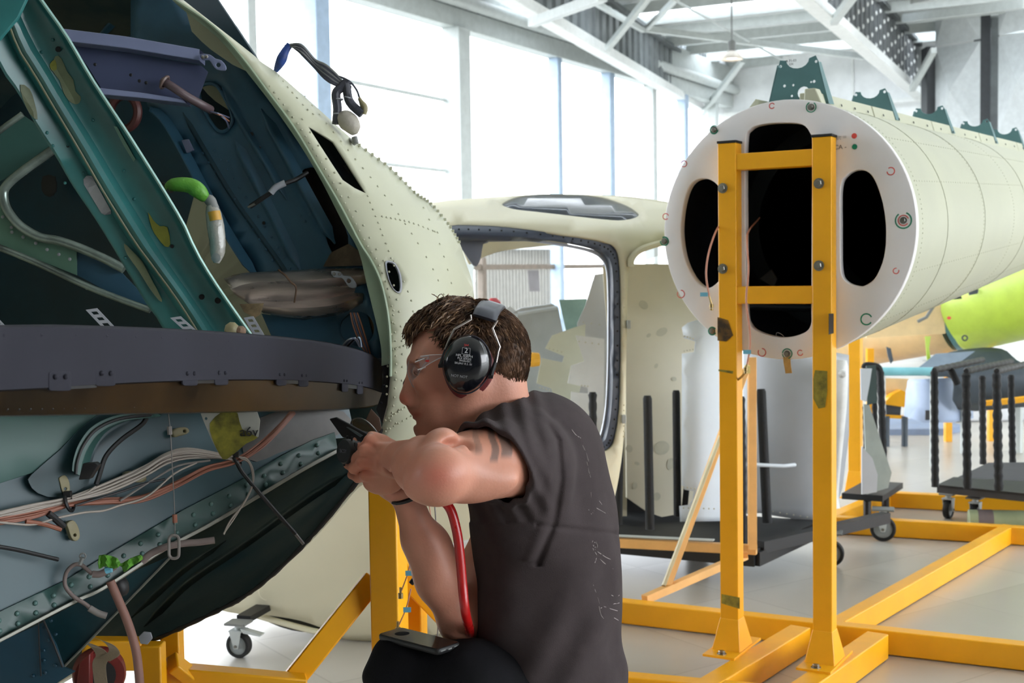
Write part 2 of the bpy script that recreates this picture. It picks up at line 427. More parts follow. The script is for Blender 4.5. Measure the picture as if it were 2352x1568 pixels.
# big folding door leaves at the right end, creased in a cross
M_leaf = mat('pale_door_sheet', (214, 220, 222), rough=.5, var=.04)
wr = thing('wall_right', '', '', (0, 0, 0)); del wr['label']; del wr['category']; wr['kind'] = 'structure'
dz = 26.0
def leaf(x0, x1, d0, d1, dark=False):
    for k in range(4):
        z0 = -.0 + k * 2.0; z1 = z0 + 1.96
        a, b = P(x0, 620, d0), P(x1, 620, d1); a.z = 0; b.z = 0; dd = (b - a).normalized(); nn = V((-dd.y, dd.x, 0)); nn = nn if nn.dot(CO - a) > 0 else -nn
        q = [V((a.x, a.y, z0)), V((b.x, b.y, z0)), V((b.x, b.y, z1)), V((a.x, a.y, z1))]
        cc = (q[0] + q[2]) / 2 + nn * .3
        mbk = MB(); mbk.add(q + [cc], [(0, 1, 4), (1, 2, 4), (2, 3, 4), (3, 0, 4)]); struct('door_panel', mbk, M_leaf, wr, solid=.02)
leaf(2147, 2249, 27, 26.2); leaf(2290, 2420, 25.8, 24.8); leaf(2425, 2560, 24.7, 23.7)
def column(x0, x1, d, zt, m=M_clad):
    a, b = P(x0, 620, d), P(x1, 620, d); a.z = b.z = 0; mbk = MB(); mbk.prism([a, b, b + V((0, .4, 0)), a + V((0, .4, 0))], (0, 0, zt)); struct('door_post', mbk, m, wr)
M_dk = mat('dark_steel', (52, 56, 60), rough=.5, var=.1)
column(2128, 2147, 27.0, RZ - .5, M_dk); column(2250, 2272, 26.2, RZ, M_dk); column(2274, 2292, 26.6, RZ, M_clad)
# unseen dark walls added to shade the foreground; right side stays open
wf_ = thing('wall_front_shade', '', '', (0, 0, 0)); del wf_['label']; del wf_['category']; wf_['kind'] = 'structure'
M_fw = mat('shade_wall_sheet', (64, 66, 68), rough=.6, var=.08, scale=1)
struct('shade_lining', wbox(-11.4, -11.2, -.2, 24, 0, RZ + .6), M_fw, wf_)
struct('shade_lining', wbox(-11.4, -8.5, -.14, -.05, 0, ZH), M_fw, wf_)
struct('shade_lining', wbox(-11.4, -2.5, 23.8, 24.0, 0, RZ + .6), M_fw, wf_)
for v in range(2, 24, 3): struct('wall_stud', wbox(-11.2, -11.0, v - .1, v + .1, 0, RZ + .4), M_steeld, wf_)
# ================================================================== tail boom on its yellow stand
M_yel = mat('yellow_paint', (255, 182, 22), rough=.38, var=.035, scale=5, spec=.5, bump=.04, bscale=30)
M_scuff = mat('dark_scuff', (66, 54, 34), rough=.7)
M_bolt = mat('zinc_bolt', (150, 148, 142), rough=.35, metal=.9)
M_blk = mat('black_plastic', (22, 22, 24), rough=.5)
M_olive = mat('olive_masking_tape', (166, 150, 52), rough=.7, var=.2, scale=30)
M_cream = mat('cream_primer', (188, 189, 164), rough=.42, var=.03, scale=2.5, spec=.45)
M_teal = mat('teal_bracket_paint', (84, 124, 126), rough=.45, var=.05)
M_disc = mat('white_polyethylene', (246, 243, 243), rough=.35, var=.02, scale=3)
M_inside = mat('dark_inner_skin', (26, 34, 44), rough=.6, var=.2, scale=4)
M_gink = mat('green_marker', (20, 142, 108), rough=.7); M_rink = mat('red_marker', (232, 86, 78), rough=.7)
M_coax = mat('copper_coax_jacket', (206, 140, 112), rough=.45)
M_brass = mat('brass_connector', (160, 138, 92), rough=.35, metal=.8)
M_bluetag = mat('blue_label', (120, 196, 222), rough=.6)

SA = math.radians(30); sA = V((math.cos(SA), -math.sin(SA), 0)); sB = V((math.sin(SA), math.cos(SA), 0)); UZ = V((0, 0, 1))
ZT = .09
def gbeam(name, x0, y0, x1, y1, root, w=.062, h=.084, e0=0, e1=0, m=None, zt=ZT):
    zt = {'base_rail': .0885, 'foot_beam': .0900, 'diagonal_rail': .0870}.get(name, zt); h = zt - .004
    a, b = Gd(x0, y0, zt), Gd(x1, y1, zt); d = (b - a).normalized(); a -= d * e0; b += d * e1
    a.z = b.z = zt - h / 2; mb = MB(); mb.beam(a, b, w, h); return obj(name, mb, m or M_yel, root, bevel=.004)
LP = Gd(1682, 1487, ZT); RP = LP + sA * .312
st = thing('boom_stand', 'bright yellow square-tube stand bolted to the white end plate of the tail boom', 'stand', (LP.x, LP.y, 0))
gbeam('base_rail', 1180, 1350, 2420, 1484, st)
gbeam('base_rail', 1180, 1524, 2000, 1598, st)
gbeam('base_rail', 1880, 1182, 2420, 1213, st)
gbeam('base_rail', 2028, 1128, 2420, 1147, st)
gbeam('foot_beam', 1834, 1440, 1560, 1604, st, w=.075, e0=.02)
gbeam('foot_beam', 2012, 1455, 1770, 1622, st, w=.075, e0=.02)
gbeam('foot_beam', 2040, 1126, 1890, 1190, st, w=.07)
gbeam('diagonal_rail', 2318, 1204, 1920, 1425, st, w=.06)
def post(c, z0, z1, root, w=.062, dp=.056, name='upright'):
    mb = MB(); mb.box((c.x, c.y, (z0 + z1) / 2), w, dp, z1 - z0, (sA, sB, UZ)); return obj(name, mb, M_yel, root, bevel=.003)
def flare(c, z0, z1, root, w0=.1, d0=.13, w=.064, dp=.058):
    mb = MB()
    def q(a, b, z): return [V((c.x, c.y, z)) + sA * i * a / 2 + sB * j * b / 2 for i, j in ((-1, -1), (1, -1), (1, 1), (-1, 1))]
    mb.hexa(q(w0, d0, z0), q(w, dp, z1)); obj('gusset', mb, M_yel, root, bevel=.003)
    mb = MB(); mb.hexa(q(w0 + .01, d0 + .13, z0 - .001), q(w0 + .01, d0 + .13, z0 + .007)); obj('foot_plate', mb, M_yel, root, bevel=.001)
    for j in (-1, 1):
        mb = MB(); mb.hexbolt(V((c.x, c.y, z0 + .007)) + sB * j * (d0 / 2 + .035), UZ, .011, .01); obj('bolt', mb, M_bolt, root)
ZP = 1.35 + (625 - 337) / FPX * 4.12
pL = post(LP, ZT, ZP, st); pR = post(RP, ZT, ZP, st)
for c in (LP, RP):
    flare(c, ZT, ZT + .105, st)
    mb = MB(); mb.box((c.x, c.y, ZP + .004), .066, .06, .008, (sA, sB, UZ)); obj('end_cap', mb, M_blk, st, bevel=.001)
def zat(x, y, c): return HP(x, y, c, sB).z
for ya, yb in ((350, 388), (657, 697)):
    z0, z1 = zat(1760, ya, LP), zat(1760, yb, LP); a = LP + sA * .02; b = RP - sA * .02
    mb = MB(); zc = (z0 + z1) / 2; mb.beam(V((a.x, a.y, zc)), V((b.x, b.y, zc)), .05, z0 - z1); obj('cross_bar', mb, M_yel, st, bevel=.003)
for x, y in ((1660, 432), (1660, 617), (1881, 421), (1881, 610)):
    c = LP if x < 1800 else RP; q = HP(x, y, c - sB * .028, sB)
    mb = MB(); mb.hexbolt(q, -sB, .0115, .013); obj('bolt', mb, M_bolt, st)
# side bolt through the foot beam
q = Gd(1758, 1484, .045); mb = MB(); mb.hexbolt(q, V((.8, -.6, 0)), .014, .02); mb.tube([q, q + V((.05, -.04, 0))], .006, 8); obj('bolt', mb, M_bolt, st)
for x, y in ((1935, 1510), (1800, 1525), (1975, 1140 + 365)):
    pass
# rear third upright
T3 = Gd(1965, 1137, ZT); z3 = 1.26
post(T3, ZT, z3, st, .066, .06); flare(T3, ZT, ZT + .14, st, .1, .12, .068, .062)
# tape and scuffs on the posts
def onpost(name, pts, c, m, off=.0295, side=0):
    n_ = -sB if not side else sA; o = c + n_ * (off if not side else .032)
    mb = sheet(pts, [], lambda x, y: HP(x, y, o, n_), 20); return obj(name, mb, m, st, solid=.0008)
onpost('tape_patch', [(1872, 850), (1900, 852), (1900, 900), (1895, 935), (1880, 938), (1868, 915), (1868, 870)], RP, M_olive)
onpost('tape_patch', [(1657, 1364), (1699, 1372), (1699, 1398), (1657, 1385)], LP, M_olive)
onpost('tape_patch', [(1650, 848), (1684, 852), (1683, 858), (1650, 852)], LP, M_olive)
onpost('scuff', [(1648, 728), (1672, 735), (1684, 770), (1668, 784), (1648, 782)], LP, mat('worn_paint', (150, 108, 40), rough=.6, var=.3, scale=20))
onpost('tape_patch', [(1904, 720), (1915, 720), (1915, 765), (1904, 768)], RP, M_blk, side=1)

# ---- the boom
bm_root_xy = (LP + RP) / 2 + sA * .022 + sB * .052
BC = HP(1805, 529, V((bm_root_xy.x, bm_root_xy.y, 0)), sB)
boom = thing('tail_boom', 'cream helicopter tail boom with white round end plate and teal brackets along its spine', 'tail boom', BC)
RB = .418
def disc_at(x, y): return HP(x, y, BC - sB * .02, sB)
outer = []
for k in range(96):
    a = 2 * math.pi * k / 96; q = BC - sB * .02 + (sA * math.cos(a) + UZ * math.sin(a)) * RB; v = q - CO; d = v.dot(CF); outer.append((CX + FPX * v.dot(CR) / d, CY - FPX * v.dot(CU) / d))
hole_c = sp2([(1712, 330), (1722, 298), (1750, 286), (1800, 282), (1842, 286), (1860, 305), (1865, 335), (1864, 500), (1863, 700), (1862, 745), (1845, 765), (1800, 775), (1750, 765), (1722, 745), (1714, 700), (1712, 500)], 4, True)
hole_l = sp2([(1612, 410), (1640, 418), (1660, 450), (1668, 540), (1660, 625), (1640, 655), (1618, 660), (1592, 635), (1572, 590), (1564, 530), (1570, 470), (1586, 425)], 4, True)
hole_r = sp2([(1931, 430), (1945, 402), (1970, 390), (1995, 396), (2012, 420), (2028, 470), (2035, 530), (2030, 590), (2012, 635), (1990, 654), (1970, 657), (1942, 645), (1931, 615), (1930, 520)], 4, True)
dsk = obj('end_plate', sheet(outer, [hole_c, hole_l, hole_r], disc_at, 30), M_disc, boom, solid=.034, bevel=.003, label='thick white round plate with three cut-outs')
AX = V((math.sin(math.radians(33.5)), math.cos(math.radians(33.5)), .052)).normalized()
def bring(L, k=0.0, seg=64, sc=1.0):
    t = min(1, L / .5); nd = (sB * (1 - t) + AX * t).normalized(); sd = nd.cross(UZ).normalized(); up = sd.cross(nd)
    c = BC + sB * .016 + AX * L; r = (RB - .003 - .030 * L) * sc - k
    return c, sd, up, r
def ringpts(L, k=0.0, seg=72, sc=1.0):
    c, sd, up, r = bring(L, k, seg, sc)
    return [c + (sd * math.cos(a) + up * math.sin(a)) * r for a in [2 * math.pi * i / seg for i in range(seg)]]
Ls = [0, .25, .5, .8, 1.2, 1.8, 2.4, 3.0, 3.6, 4.2]
mb = MB(); mb.loft([ringpts(L) for L in Ls], cap=False); obj('boom_skin', mb, M_cream, boom, smooth=True, angle=60)
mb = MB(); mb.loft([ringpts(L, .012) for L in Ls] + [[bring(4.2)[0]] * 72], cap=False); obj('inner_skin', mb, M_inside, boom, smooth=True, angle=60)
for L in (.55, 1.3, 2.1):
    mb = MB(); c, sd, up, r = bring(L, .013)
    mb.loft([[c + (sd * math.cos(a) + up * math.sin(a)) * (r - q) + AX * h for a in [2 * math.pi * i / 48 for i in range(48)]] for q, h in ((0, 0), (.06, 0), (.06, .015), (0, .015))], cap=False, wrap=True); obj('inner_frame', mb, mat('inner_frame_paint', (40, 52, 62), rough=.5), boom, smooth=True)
# rivet lines round and along the skin
mb = MB()
for L in (.06, .42, 1.0, 1.6):
    c, sd, up, r = bring(L)
    for k in range(0, 76):
        a = -1.35 + k * .037; q = c + (sd * math.cos(a) + up * math.sin(a)) * r; mb.dome(q, (q - c), .0028, .0012, 5)
for a in (.75, .35, -.35, -.8):
    for k in range(90):
        L = .05 + k * .035; c, sd, up, r = bring(L); q = c + (sd * math.cos(a) + up * math.sin(a)) * r; mb.dome(q, (q - c), .0028, .0012, 5)
obj('rivet', mb, M_cream, boom, kind='stuff')
for L in (.42, 1.02, 1.9):
    c, sd, up, r = bring(L); mb = MB(); mb.torus(c, AX, r + .0005, .0012, 72, 5); obj('skin_seam', mb, mat('skin_seam_paint', (174, 176, 152)), boom)  # thin seam rings, slightly darker than the skin
# spine channel: one length between each pair of brackets
def spine(L, side, h):
    c, sd, up, r = bring(L); return c + up * (r * .97 + h) + sd * side
for k, (La, Lb) in enumerate(((.03, .62), (.63, 1.4), (1.41, 2.2), (2.21, 3.0), (3.01, 3.8))):
    mb = MB(); mb.loft([[spine(L, .03, -.02), spine(L, .03, .04), spine(L, .085, .04), spine(L, .105, -.03)] for L in (La, Lb)]); obj('spine_channel', mb, M_cream, boom, bevel=.003)
    for j in range(4):
        L = La + (Lb - La) * (j + .5) / 4; q = spine(L, .0975, .012); mb = MB(); c, sd, up, r = bring(L); mb.dome(q, sd + up * .3, .005, .002, 6); obj('slot', mb, M_blk, boom)
mb = MB(); mb.loft([[spine(L, .045, -.03), spine(L, .05, .052), spine(L, .085, .052), spine(L, .125, -.04)] for L in (.02, .07)]); obj('spine_end', mb, M_cream, boom, bevel=.004)
mb = MB(); mb.loft([[spine(L, -.105, -.005 - .02), spine(L, -.16, -.035), spine(L, -.105, .03)] for L in (.0, .22)]); obj('spine_fairing', mb, M_cream, boom)
# teal saddle brackets with a hollow top
for k, L in enumerate((.1, .88, 1.69, 2.5, 3.14)):
    w, h = (.078, .155) if k == 0 else (.073, .118)
    c, sd, up, r = bring(L); o = c + up * (r * .985) + sd * (.0)
    ww = w * 1.3
    prof = [(-ww, 0), (-w * .82, h * .9), (-w * .76, h), (-w * .6, h * .985)]
    for a in range(9):
        t = math.pi * (1 - a / 8); prof.append((math.cos(t) * w * .5, h * .985 - math.sin(t) * w * .38))
    prof += [(w * .6, h * 1.0), (w * .78, h * 1.03), (w * .9, h * .9), (ww, 0)]
    class F:
        pass
    holes = [[(hx + hr * math.cos(t), hy + hr * math.sin(t)) for t in [2 * math.pi * i / 12 for i in range(12)]] for hx, hy, hr in ([(.02, .042, .021), (-.058, .135, .005), (.062, .14, .005), (-.045, .07, .005), (-.015, .07, .004), (.045, .075, .0035), (.055, .076, .005), (-.02, .035, .004), (.05, .03, .004)] if k == 0 else [(-.055, h * .9, .0055), (.055, h * .92, .0055), (.055, h * .3, .005)])]
    m2 = sheet([(a * 1000, b * 1000) for a, b in prof], [[(a * 1000, b * 1000) for a, b in hh] for hh in holes], lambda x, y: o + sd * (x / 1000) + up * (y / 1000), 24)
    br_ = obj('saddle_bracket', m2, M_teal, boom, solid=.004)
    for s_ in (-1, 1):
        mb = MB(); e = o + sd * s_ * ww; t_ = o + sd * s_ * w * .85 + up * h * .9; mb.prism([e, t_, t_ + AX * .028, e + AX * .05], sd * .003 * s_); obj('bracket_flange', mb, M_teal, br_)
# marker rings, bolts and dots on the plate
def onplate(x, y): return HP(x, y, BC - sB * .0205, sB)
rings = [(1863, 246, 11, 'g', 1), (1640, 298, 9, 'g', 1), (1571, 376, 7, 'r', 0), (1773, 243, 6, 'r', 0), (2046, 393, 8, 'r', 0), (2075, 506, 17, 'g', 1), (2075, 506, 11, 'r', 0), (1526, 554, 10, 'g', 1), (1529, 497, 7, 'r', 0), (1564, 675, 9, 'r', 0), (1990, 733, 12, 'g', 0), (1636, 760, 9, 'g', 1), (1750, 809, 9, 'r', 0), (1808, 812, 11, 'g', 1), (1838, 810, 6, 'r', 0), (2058, 622, 6, 'r', 0)]
for x, y, r, c_, b_ in rings:
    q = onplate(x, y); s_ = mpp(4.15); mb = MB(); a0 = rnd.uniform(0, 6)
    ring = [q + (sA * math.cos(a) + UZ * math.sin(a)) * (r * s_) - sB * .0002 for a in [a0 + 5.3 * i / 20 for i in range(21)]]
    mb.tube(ring, .0022 if c_ == 'g' else .0016, 4)
    for i, v in enumerate(mb.v): mb.v[i] = v - sB * ((v - q).dot(sB)) * .85
    obj('marker_ring', mb, M_gink if c_ == 'g' else M_rink, boom, label='green marker ring' if c_ == 'g' else 'red marker ring')
    if b_:
        mb = MB(); mb.hexbolt(q, -sB, .0075, .008); obj('bolt', mb, M_bolt, boom)
for x, y, m_ in ((1962, 312, M_rink), (1963, 337, M_gink)):
    mb = MB(); mb.lathe([(.0085, 0), (.0085, .0006)], onplate(x, y), -sB, 16); obj('marker_dot', mb, m_, boom)
text('handwriting', 'Cut =', onplate(1927, 316), sA, UZ, .02, mat('pencil', (190, 188, 190)), boom)
text('handwriting', 'CA -', onplate(1930, 338), sA, UZ, .02, mat('ink', (120, 120, 124)), boom)
text('stencil_mark', 'A 71-03\nLH', (lambda L: bring(L)[0] + bring(L)[2] * (bring(L)[3] * .97 + .02 + .13) - bring(L)[1] * .02 - AX * .004)(.1), sA, UZ, .011, M_blk, boom)
# antenna leads hanging out of the plate, with blue tags
def lead(name, pts, r, root, m=M_coax, n=8):
    mb = MB(); mb.tube(smooth_path([P(*p) for p in pts], n), r, 7); return obj(name, mb, m, root, smooth=True)
for pts, tagpos, end in (([(1665, 500, 4.25), (1645, 530, 4.1), (1628, 580, 4.06), (1622, 630, 4.05), (1629, 680, 4.05)], (1617, 676), (1634, 698)), ([(1745, 500, 4.3), (1720, 530, 4.12), (1716, 560, 4.02), (1719, 620, 4.0), (1714, 690, 3.99), (1722, 760, 3.99), (1722, 800, 3.99), (1716, 836, 3.99)], (1716, 808), (1713, 843))):
    l_ = lead('coaxial_lead', pts, .0032, boom)
    q = P(end[0], end[1], pts[-1][2]); mb = MB(); mb.tube([P(*pts[-1]), q], .0035, 8); mb.tube([q, q - UZ * .012], .007, 10); mb.tube([q - UZ * .014, q - UZ * .02], .0055, 10); obj('connector', mb, M_brass, l_, smooth=True)
    q = P(tagpos[0], tagpos[1], pts[-1][2] - .005); mb = MB(); mb.box(q, .026, .001, .013, (sA, sB, UZ)); obj('wire_tag', mb, M_bluetag, l_)
hl = lead('harness', [(1680, 880, 4.15), (1700, 868, 4.12), (1716, 850, 4.0)], .004, boom, M_brass)
q = P(1807, 835, 4.1); mb = MB(); mb.prism([q - sA * .012 + UZ * .022, q + sA * .012 + UZ * .026, q + sA * .014 - UZ * .005, q + sA * .018 - UZ * .03, q - sA * .004 - UZ * .032, q - sA * .01], -sB * .001); obj('paper_tag', mb, mat('brown_paper_tag', (214, 170, 96), rough=.8, var=.1, scale=30), boom)
mb = MB(); mb.tube(smooth_path([P(1796, 790, 4.12), P(1800, 772, 4.14), P(1783, 765, 4.16), P(1790, 800, 4.1), P(1806, 822, 4.1)], 5), .0008, 5); obj('tag_string', mb, M_disc, boom)
# things seen dimly inside
mb = MB(); mb.prism([P(1745, 640, 4.7), P(1772, 618, 4.7), P(1785, 640, 4.7), P(1778, 660, 4.7)], AX * .01); obj('inner_clip', mb, M_steeld, boom)
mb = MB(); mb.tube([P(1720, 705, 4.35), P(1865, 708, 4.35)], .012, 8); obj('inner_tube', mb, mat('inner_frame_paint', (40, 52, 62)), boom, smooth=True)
# ================================================================== cream cabin shell behind, on castors
M_hull = mat('cream_hull_paint', (232, 226, 198), rough=.4, var=.02, scale=2, spec=.4)
M_gask = mat('slate_window_gasket', (62, 70, 86), rough=.45, var=.05)
M_tint = mat('tinted_skylight', (70, 82, 100), rough=.12, alpha=.82, spec=.6)
M_lining = mat('grey_cabin_lining', (112, 116, 128), rough=.6, var=.05)
def dcab(x, y):
    d = 4.32 + .15 * ((x - 1000) / 450.0) ** 2
    if y < 540: d += .62 * ((540 - y) / 95.0) ** 1.7
    if y > 900: d += .3 * ((y - 900) / 560.0) ** 2
    return d
def Cb(x, y): return P(x, y, dcab(x, y))
def Cb2(k): return lambda x, y: P(x, y, dcab(x, y) + k)
cab = thing('helicopter_cabin', 'cream helicopter cabin shell with dark window frame and oval skylight behind the kneeling man', 'helicopter cabin', P(1000, 1460, 4.5))
top = [(880, 500), (930, 480), (990, 465), (1080, 456), (1170, 450), (1260, 446), (1400, 450), (1480, 459), (1560, 472), (1640, 492)]
right = [(1648, 530), (1600, 545), (1530, 553), (1490, 565), (1462, 582), (1447, 606), (1442, 660), (1440, 760), (1438, 860), (1436, 960), (1427, 1060), (1410, 1150), (1385, 1215), (1330, 1290), (1250, 1350), (1110, 1420), (980, 1462), (850, 1472), (740, 1460), (640, 1435), (560, 1412), (510, 1402), (470, 1380), (440, 1330), (430, 1250), (470, 1100), (600, 850), (760, 640)]
win_out = [(985, 540), (1030, 516), (1100, 515), (1180, 520), (1270, 531), (1340, 543), (1385, 553), (1412, 567), (1423, 595), (1427, 660), (1428, 760), (1427, 860), (1424, 940), (1414, 1005), (1402, 1030), (1376, 1040), (1340, 1036), (1200, 1020), (1050, 980), (1000, 920), (985, 800), (978, 640)]
win_in = [(1008, 560), (1040, 541), (1100, 539), (1180, 543), (1270, 552), (1330, 562), (1372, 573), (1395, 588), (1406, 615), (1409, 680), (1409, 760), (1408, 860), (1404, 940), (1395, 995), (1386, 1014), (1366, 1020), (1330, 1016), (1200, 1000), (1070, 965), (1030, 910), (1010, 800), (1002, 640)]
sky = [(1153, 470), (1166, 460), (1190, 452), (1230, 446.5), (1260, 445.5), (1330, 447), (1390, 455), (1440, 472), (1464, 488), (1466, 495), (1452, 502), (1420, 506), (1370, 502), (1300, 494), (1230, 486), (1180, 480)]
belly = [(590, 1412), (640, 1416), (690, 1425), (735, 1440), (750, 1449), (715, 1452), (670, 1447), (620, 1430)]
obj('cabin_skin', sheet(sp2(top + right, 3, True), [sp2(win_out, 3, True), sp2(sky, 3, True), sp2(belly, 2, True)], Cb, 26), M_hull, cab, smooth=True, solid=.012, angle=60)
gk = obj('window_frame', sheet(sp2(win_out, 3, True), [sp2(win_in, 3, True)], Cb2(.012), 14), M_gask, cab, solid=.03, bevel=.003, label='dark slate window frame with screw holes')
mb = MB()
gm = [((a[0] + b[0]) / 2, (a[1] + b[1]) / 2) for a, b in zip(win_out, win_in)]
for p in smooth_path([(a[0], a[1], 0) for a in gm], 3, True): q = P(p[0], p[1], dcab(p[0], p[1]) + .010); mb.dome(q, -CF, .0035, .001, 6)
obj('screw', mb, M_blk, gk, kind='stuff')
obj('window_lip', sheet(sp2([(x + 3 * (1 if x < 1200 else -1), y + 3 * (1 if y < 800 else -1)) for x, y in win_in], 3, True), [sp2([(x + 12 * (1 if x < 1200 else -1), y + 8 * (1 if y < 800 else -1)) for x, y in win_in], 3, True)], Cb2(.05), 14), mat('inner_lip_highlight', (206, 212, 226), rough=.35), cab, solid=.01)  # pale lip paints the highlight along the window's inner edge
obj('skylight_pane', sheet(sp2(sky, 3, True), [], Cb2(.006), 20), M_tint, cab, smooth=True, solid=.004)
# roof and belly carried back to the far side
def back(curve, offs, m, name, mir=False):
    rings = [[Cb(x, y) + V((.25 * k, k, dz)) for x, y in curve] for k, dz in offs]
    mb = MB(); mb.loft(rings, cap=False, closed=False); obj(name, mb, m, cab, smooth=True, solid=.01, angle=60)
back(sp2(top, 3), [(0, 0), (.25, .015), (.6, 0), (.9, -.06), (1.05, -.16)], M_hull, 'roof_skin')
back(sp2(right[15:26], 3), [(0, 0), (.2, -.01), (.5, -.0), (.8, .08), (.95, .25)], M_hull, 'belly_skin')
obj('door_lining', sheet(sp2([(1030, 525), (1112, 528), (1128, 548), (1110, 560), (1105, 590), (1094, 612), (1080, 600), (1060, 570)], 2, True), [], Cb2(.12), 20), M_lining, cab, solid=.02, bevel=.004)
mb = MB(); mb.tube([Cb2(.35)(1060, 560), Cb2(.35)(1100, 548), Cb2(.35)(1280, 545)], .012, 8); obj('inner_rail', mb, M_lining, cab, smooth=True)
mb = MB(); mb.tube(smooth_path([P(x, y, dcab(x, y) - .012) for x, y in ((1449, 612), (1450, 596), (1464, 578), (1490, 566), (1530, 556), (1570, 552))], 4), .012, 8); obj('windscreen_bead', mb, M_hull, cab, smooth=True)
obj('windscreen', sheet(sp2([(1452, 610), (1456, 592), (1475, 575), (1530, 560), (1600, 555), (1600, 590), (1530, 585), (1480, 598)], 3, True), [], Cb2(.03), 30), mat('clear_acrylic', (220, 226, 230), rough=.05, alpha=.25, spec=.8), cab, solid=.004)
for x, y in ((1447, 745), (1436, 962)):
    mb = MB(); mb.box(P(x - 3, y, dcab(x, y) - .01), .014, .02, .03); obj('door_hinge', mb, M_steel, cab, bevel=.002)
mb = MB()
for y in list(range(640, 800, 22)) + list(range(930, 1010, 12)): mb.dome(P(1433, y, dcab(1433, y)), -CF, .004, .0015, 6)
obj('rivet', mb, M_hull, cab, kind='stuff')
mb = MB(); mb.torus(P(614, 1358, dcab(614, 1358) - .002), -CF, .032, .0015, 28, 5, math.radians(150), math.radians(400)); obj('embossed_ring', mb, M_hull, cab, smooth=True)
obj('belly_liner', sheet(sp2([(x, y - (4 if y < 1430 else 0)) for x, y in belly], 2, True), [], Cb2(.06), 20), M_blk, cab, solid=.01)
# castor under the cabin
def castor(c, r, root_label, name='castor', yaw=.35, s=1.0, wheelcol=(28, 28, 28), root=None, hub=(150, 156, 156), base_h=None):
    t = root or thing(name, root_label, 'castor', (c.x, c.y, 0))
    ax = V((math.cos(yaw), -math.sin(yaw), 0)); fw = V((math.sin(yaw), math.cos(yaw), 0)); w = .016 * s; o = V((c.x, c.y, r))
    mw = mat('rubber_tyre_%d' % wheelcol[0], wheelcol, rough=.7); mh = mat('wheel_hub', hub, rough=.5)
    a2 = fw if False else ax
    d = V((0.25, -1, 0)).normalized() if yaw is None else V((math.sin(yaw), -math.cos(yaw), 0))
    mb = MB(); mb.lathe([(r * .72, -w), (r * .93, -w), (r, -w * .6), (r, w * .6), (r * .93, w), (r * .72, w)], o, d, 36, cap=False); tyre = obj('tyre', mb, mw, t, smooth=True, angle=50)
    mb = MB(); mb.lathe([(r * .73, -w * .7), (r * .5, -w * .5), (r * .2, -w * .9), (r * .2, w * .9), (r * .5, w * .5), (r * .73, w * .7)], o, d, 30); obj('hub', mb, mh, t, smooth=True, angle=50)
    mb = MB(); side = d.cross(UZ)
    for s_ in (-1, 1):
        off = d * (w * 1.5 * s_); mb.prism([o + off - side * r * .16 - UZ * r * .2, o + off + side * r * .16 - UZ * r * .2, o + off + side * r * .55 + UZ * r * 1.12, o + off - side * r * .45 + UZ * r * 1.12], d * .004)
    mb.box(o + UZ * r * 1.15 + side * r * .05, r * 1.1, w * 3.4, .006, (side, d, UZ)); mb.lathe([(r * .3, 0), (r * .3, .02)], o + UZ * r * 1.17, UZ, 16)
    obj('fork', mb, M_steel, t, bevel=.001)
    mb = MB(); mb.box(o + UZ * (r * 1.17 + .025), r * 1.7, r * 1.5, .008, (side, d, UZ)); obj('mount_plate', mb, M_steeld, t)
    mb = MB(); mb.lathe([(r * .12, w * 1.6), (r * .12, w * 2.1)], o, d, 6); obj('axle_nut', mb, M_bolt, t)
    return t, o, side, d
cc = Gd(550, 1509, 0); tcas, o, side, d = castor(V((cc.x, cc.y, 0)), .046, 'grey-forked castor with a black tyre under the left end of the cream cabin', yaw=-.25)
mb = MB(); mb.prism([o - side * .03 + UZ * .05, o - side * .095 + UZ * .042, o - side * .1 + UZ * .048, o - side * .02 + UZ * .066], d * .03); obj('brake_lever', mb, M_steel, tcas)
# low dolly the cabin stands on
dol = thing('cabin_dolly', 'black-edged dolly board under the cream cabin carrying its castor', 'dolly', (cc.x + .4, cc.y + .2, 0))
mb = MB(); mb.beam(o + UZ * .082 - d * .04, o + V((.25, .9, 0)) + UZ * .035 * 0 + UZ * .082, .055, .022); obj('side_runner', mb, M_blk, dol)
mb = MB(); mb.beam(o + V((.25, .9, 0)) + UZ * .09, o + V((1.3, .9, 0)) + UZ * .09, .05, .02); obj('cross_runner', mb, M_blk, dol)
c2, *_ = castor(o + V((1.15, .85, -.046)), .046, 'castor under the right end of the cabin dolly hidden behind the man', yaw=-.2)
for t_ in (tcas, c2):
    t_.parent = dol; t_.location = V(t_.location) - V(dol.location); del t_['category']; del t_['label']
# ================================================================== parts racks behind, other aircraft parts far right
M_foam = mat('black_foam_wrap', (24, 25, 27), rough=.75, bump=.6, bscale=90, var=.2)
M_mdf = mat('black_rack_steel', (30, 31, 33), rough=.55, var=.1)
def foampost(name, x0, y0, x1, y1, d, r, root, wav=True, d1=None, step=.05, m=None):
    a, b = P(x0, y0, d), P(x1, y1, d1 or d); L = (b - a).length; n_ = max(4, int(L / (step / 4)))
    pts = [a.lerp(b, i / n_) for i in range(n_ + 1)]; rr = [r * (1 + (.09 * math.sin(i * math.pi / 2) + rnd.uniform(-.04, .04) if wav else 0)) for i in range(n_ + 1)]
    rr[0] = r * .75
    mb = MB(); mb.tube(pts, rr, 12); return obj(name, mb, m or M_foam, root, smooth=True)
rack = thing('parts_rack', 'black wheeled rack with foam-wrapped posts holding panels behind the cream cabin', 'rack', Gd(1600, 1250, 0))
RD = 5.45
def rackp(x, y): return Gd(x, y, .16)
tp = [rackp(1180, 1212), rackp(1390, 1222), rackp(1735, 1262), rackp(1885, 1195), rackp(1180, 1150)]
mb = MB(); mb.prism([tp[0], tp[2], tp[3], tp[4]], (0, 0, -.022)); obj('platform', mb, M_mdf, rack)
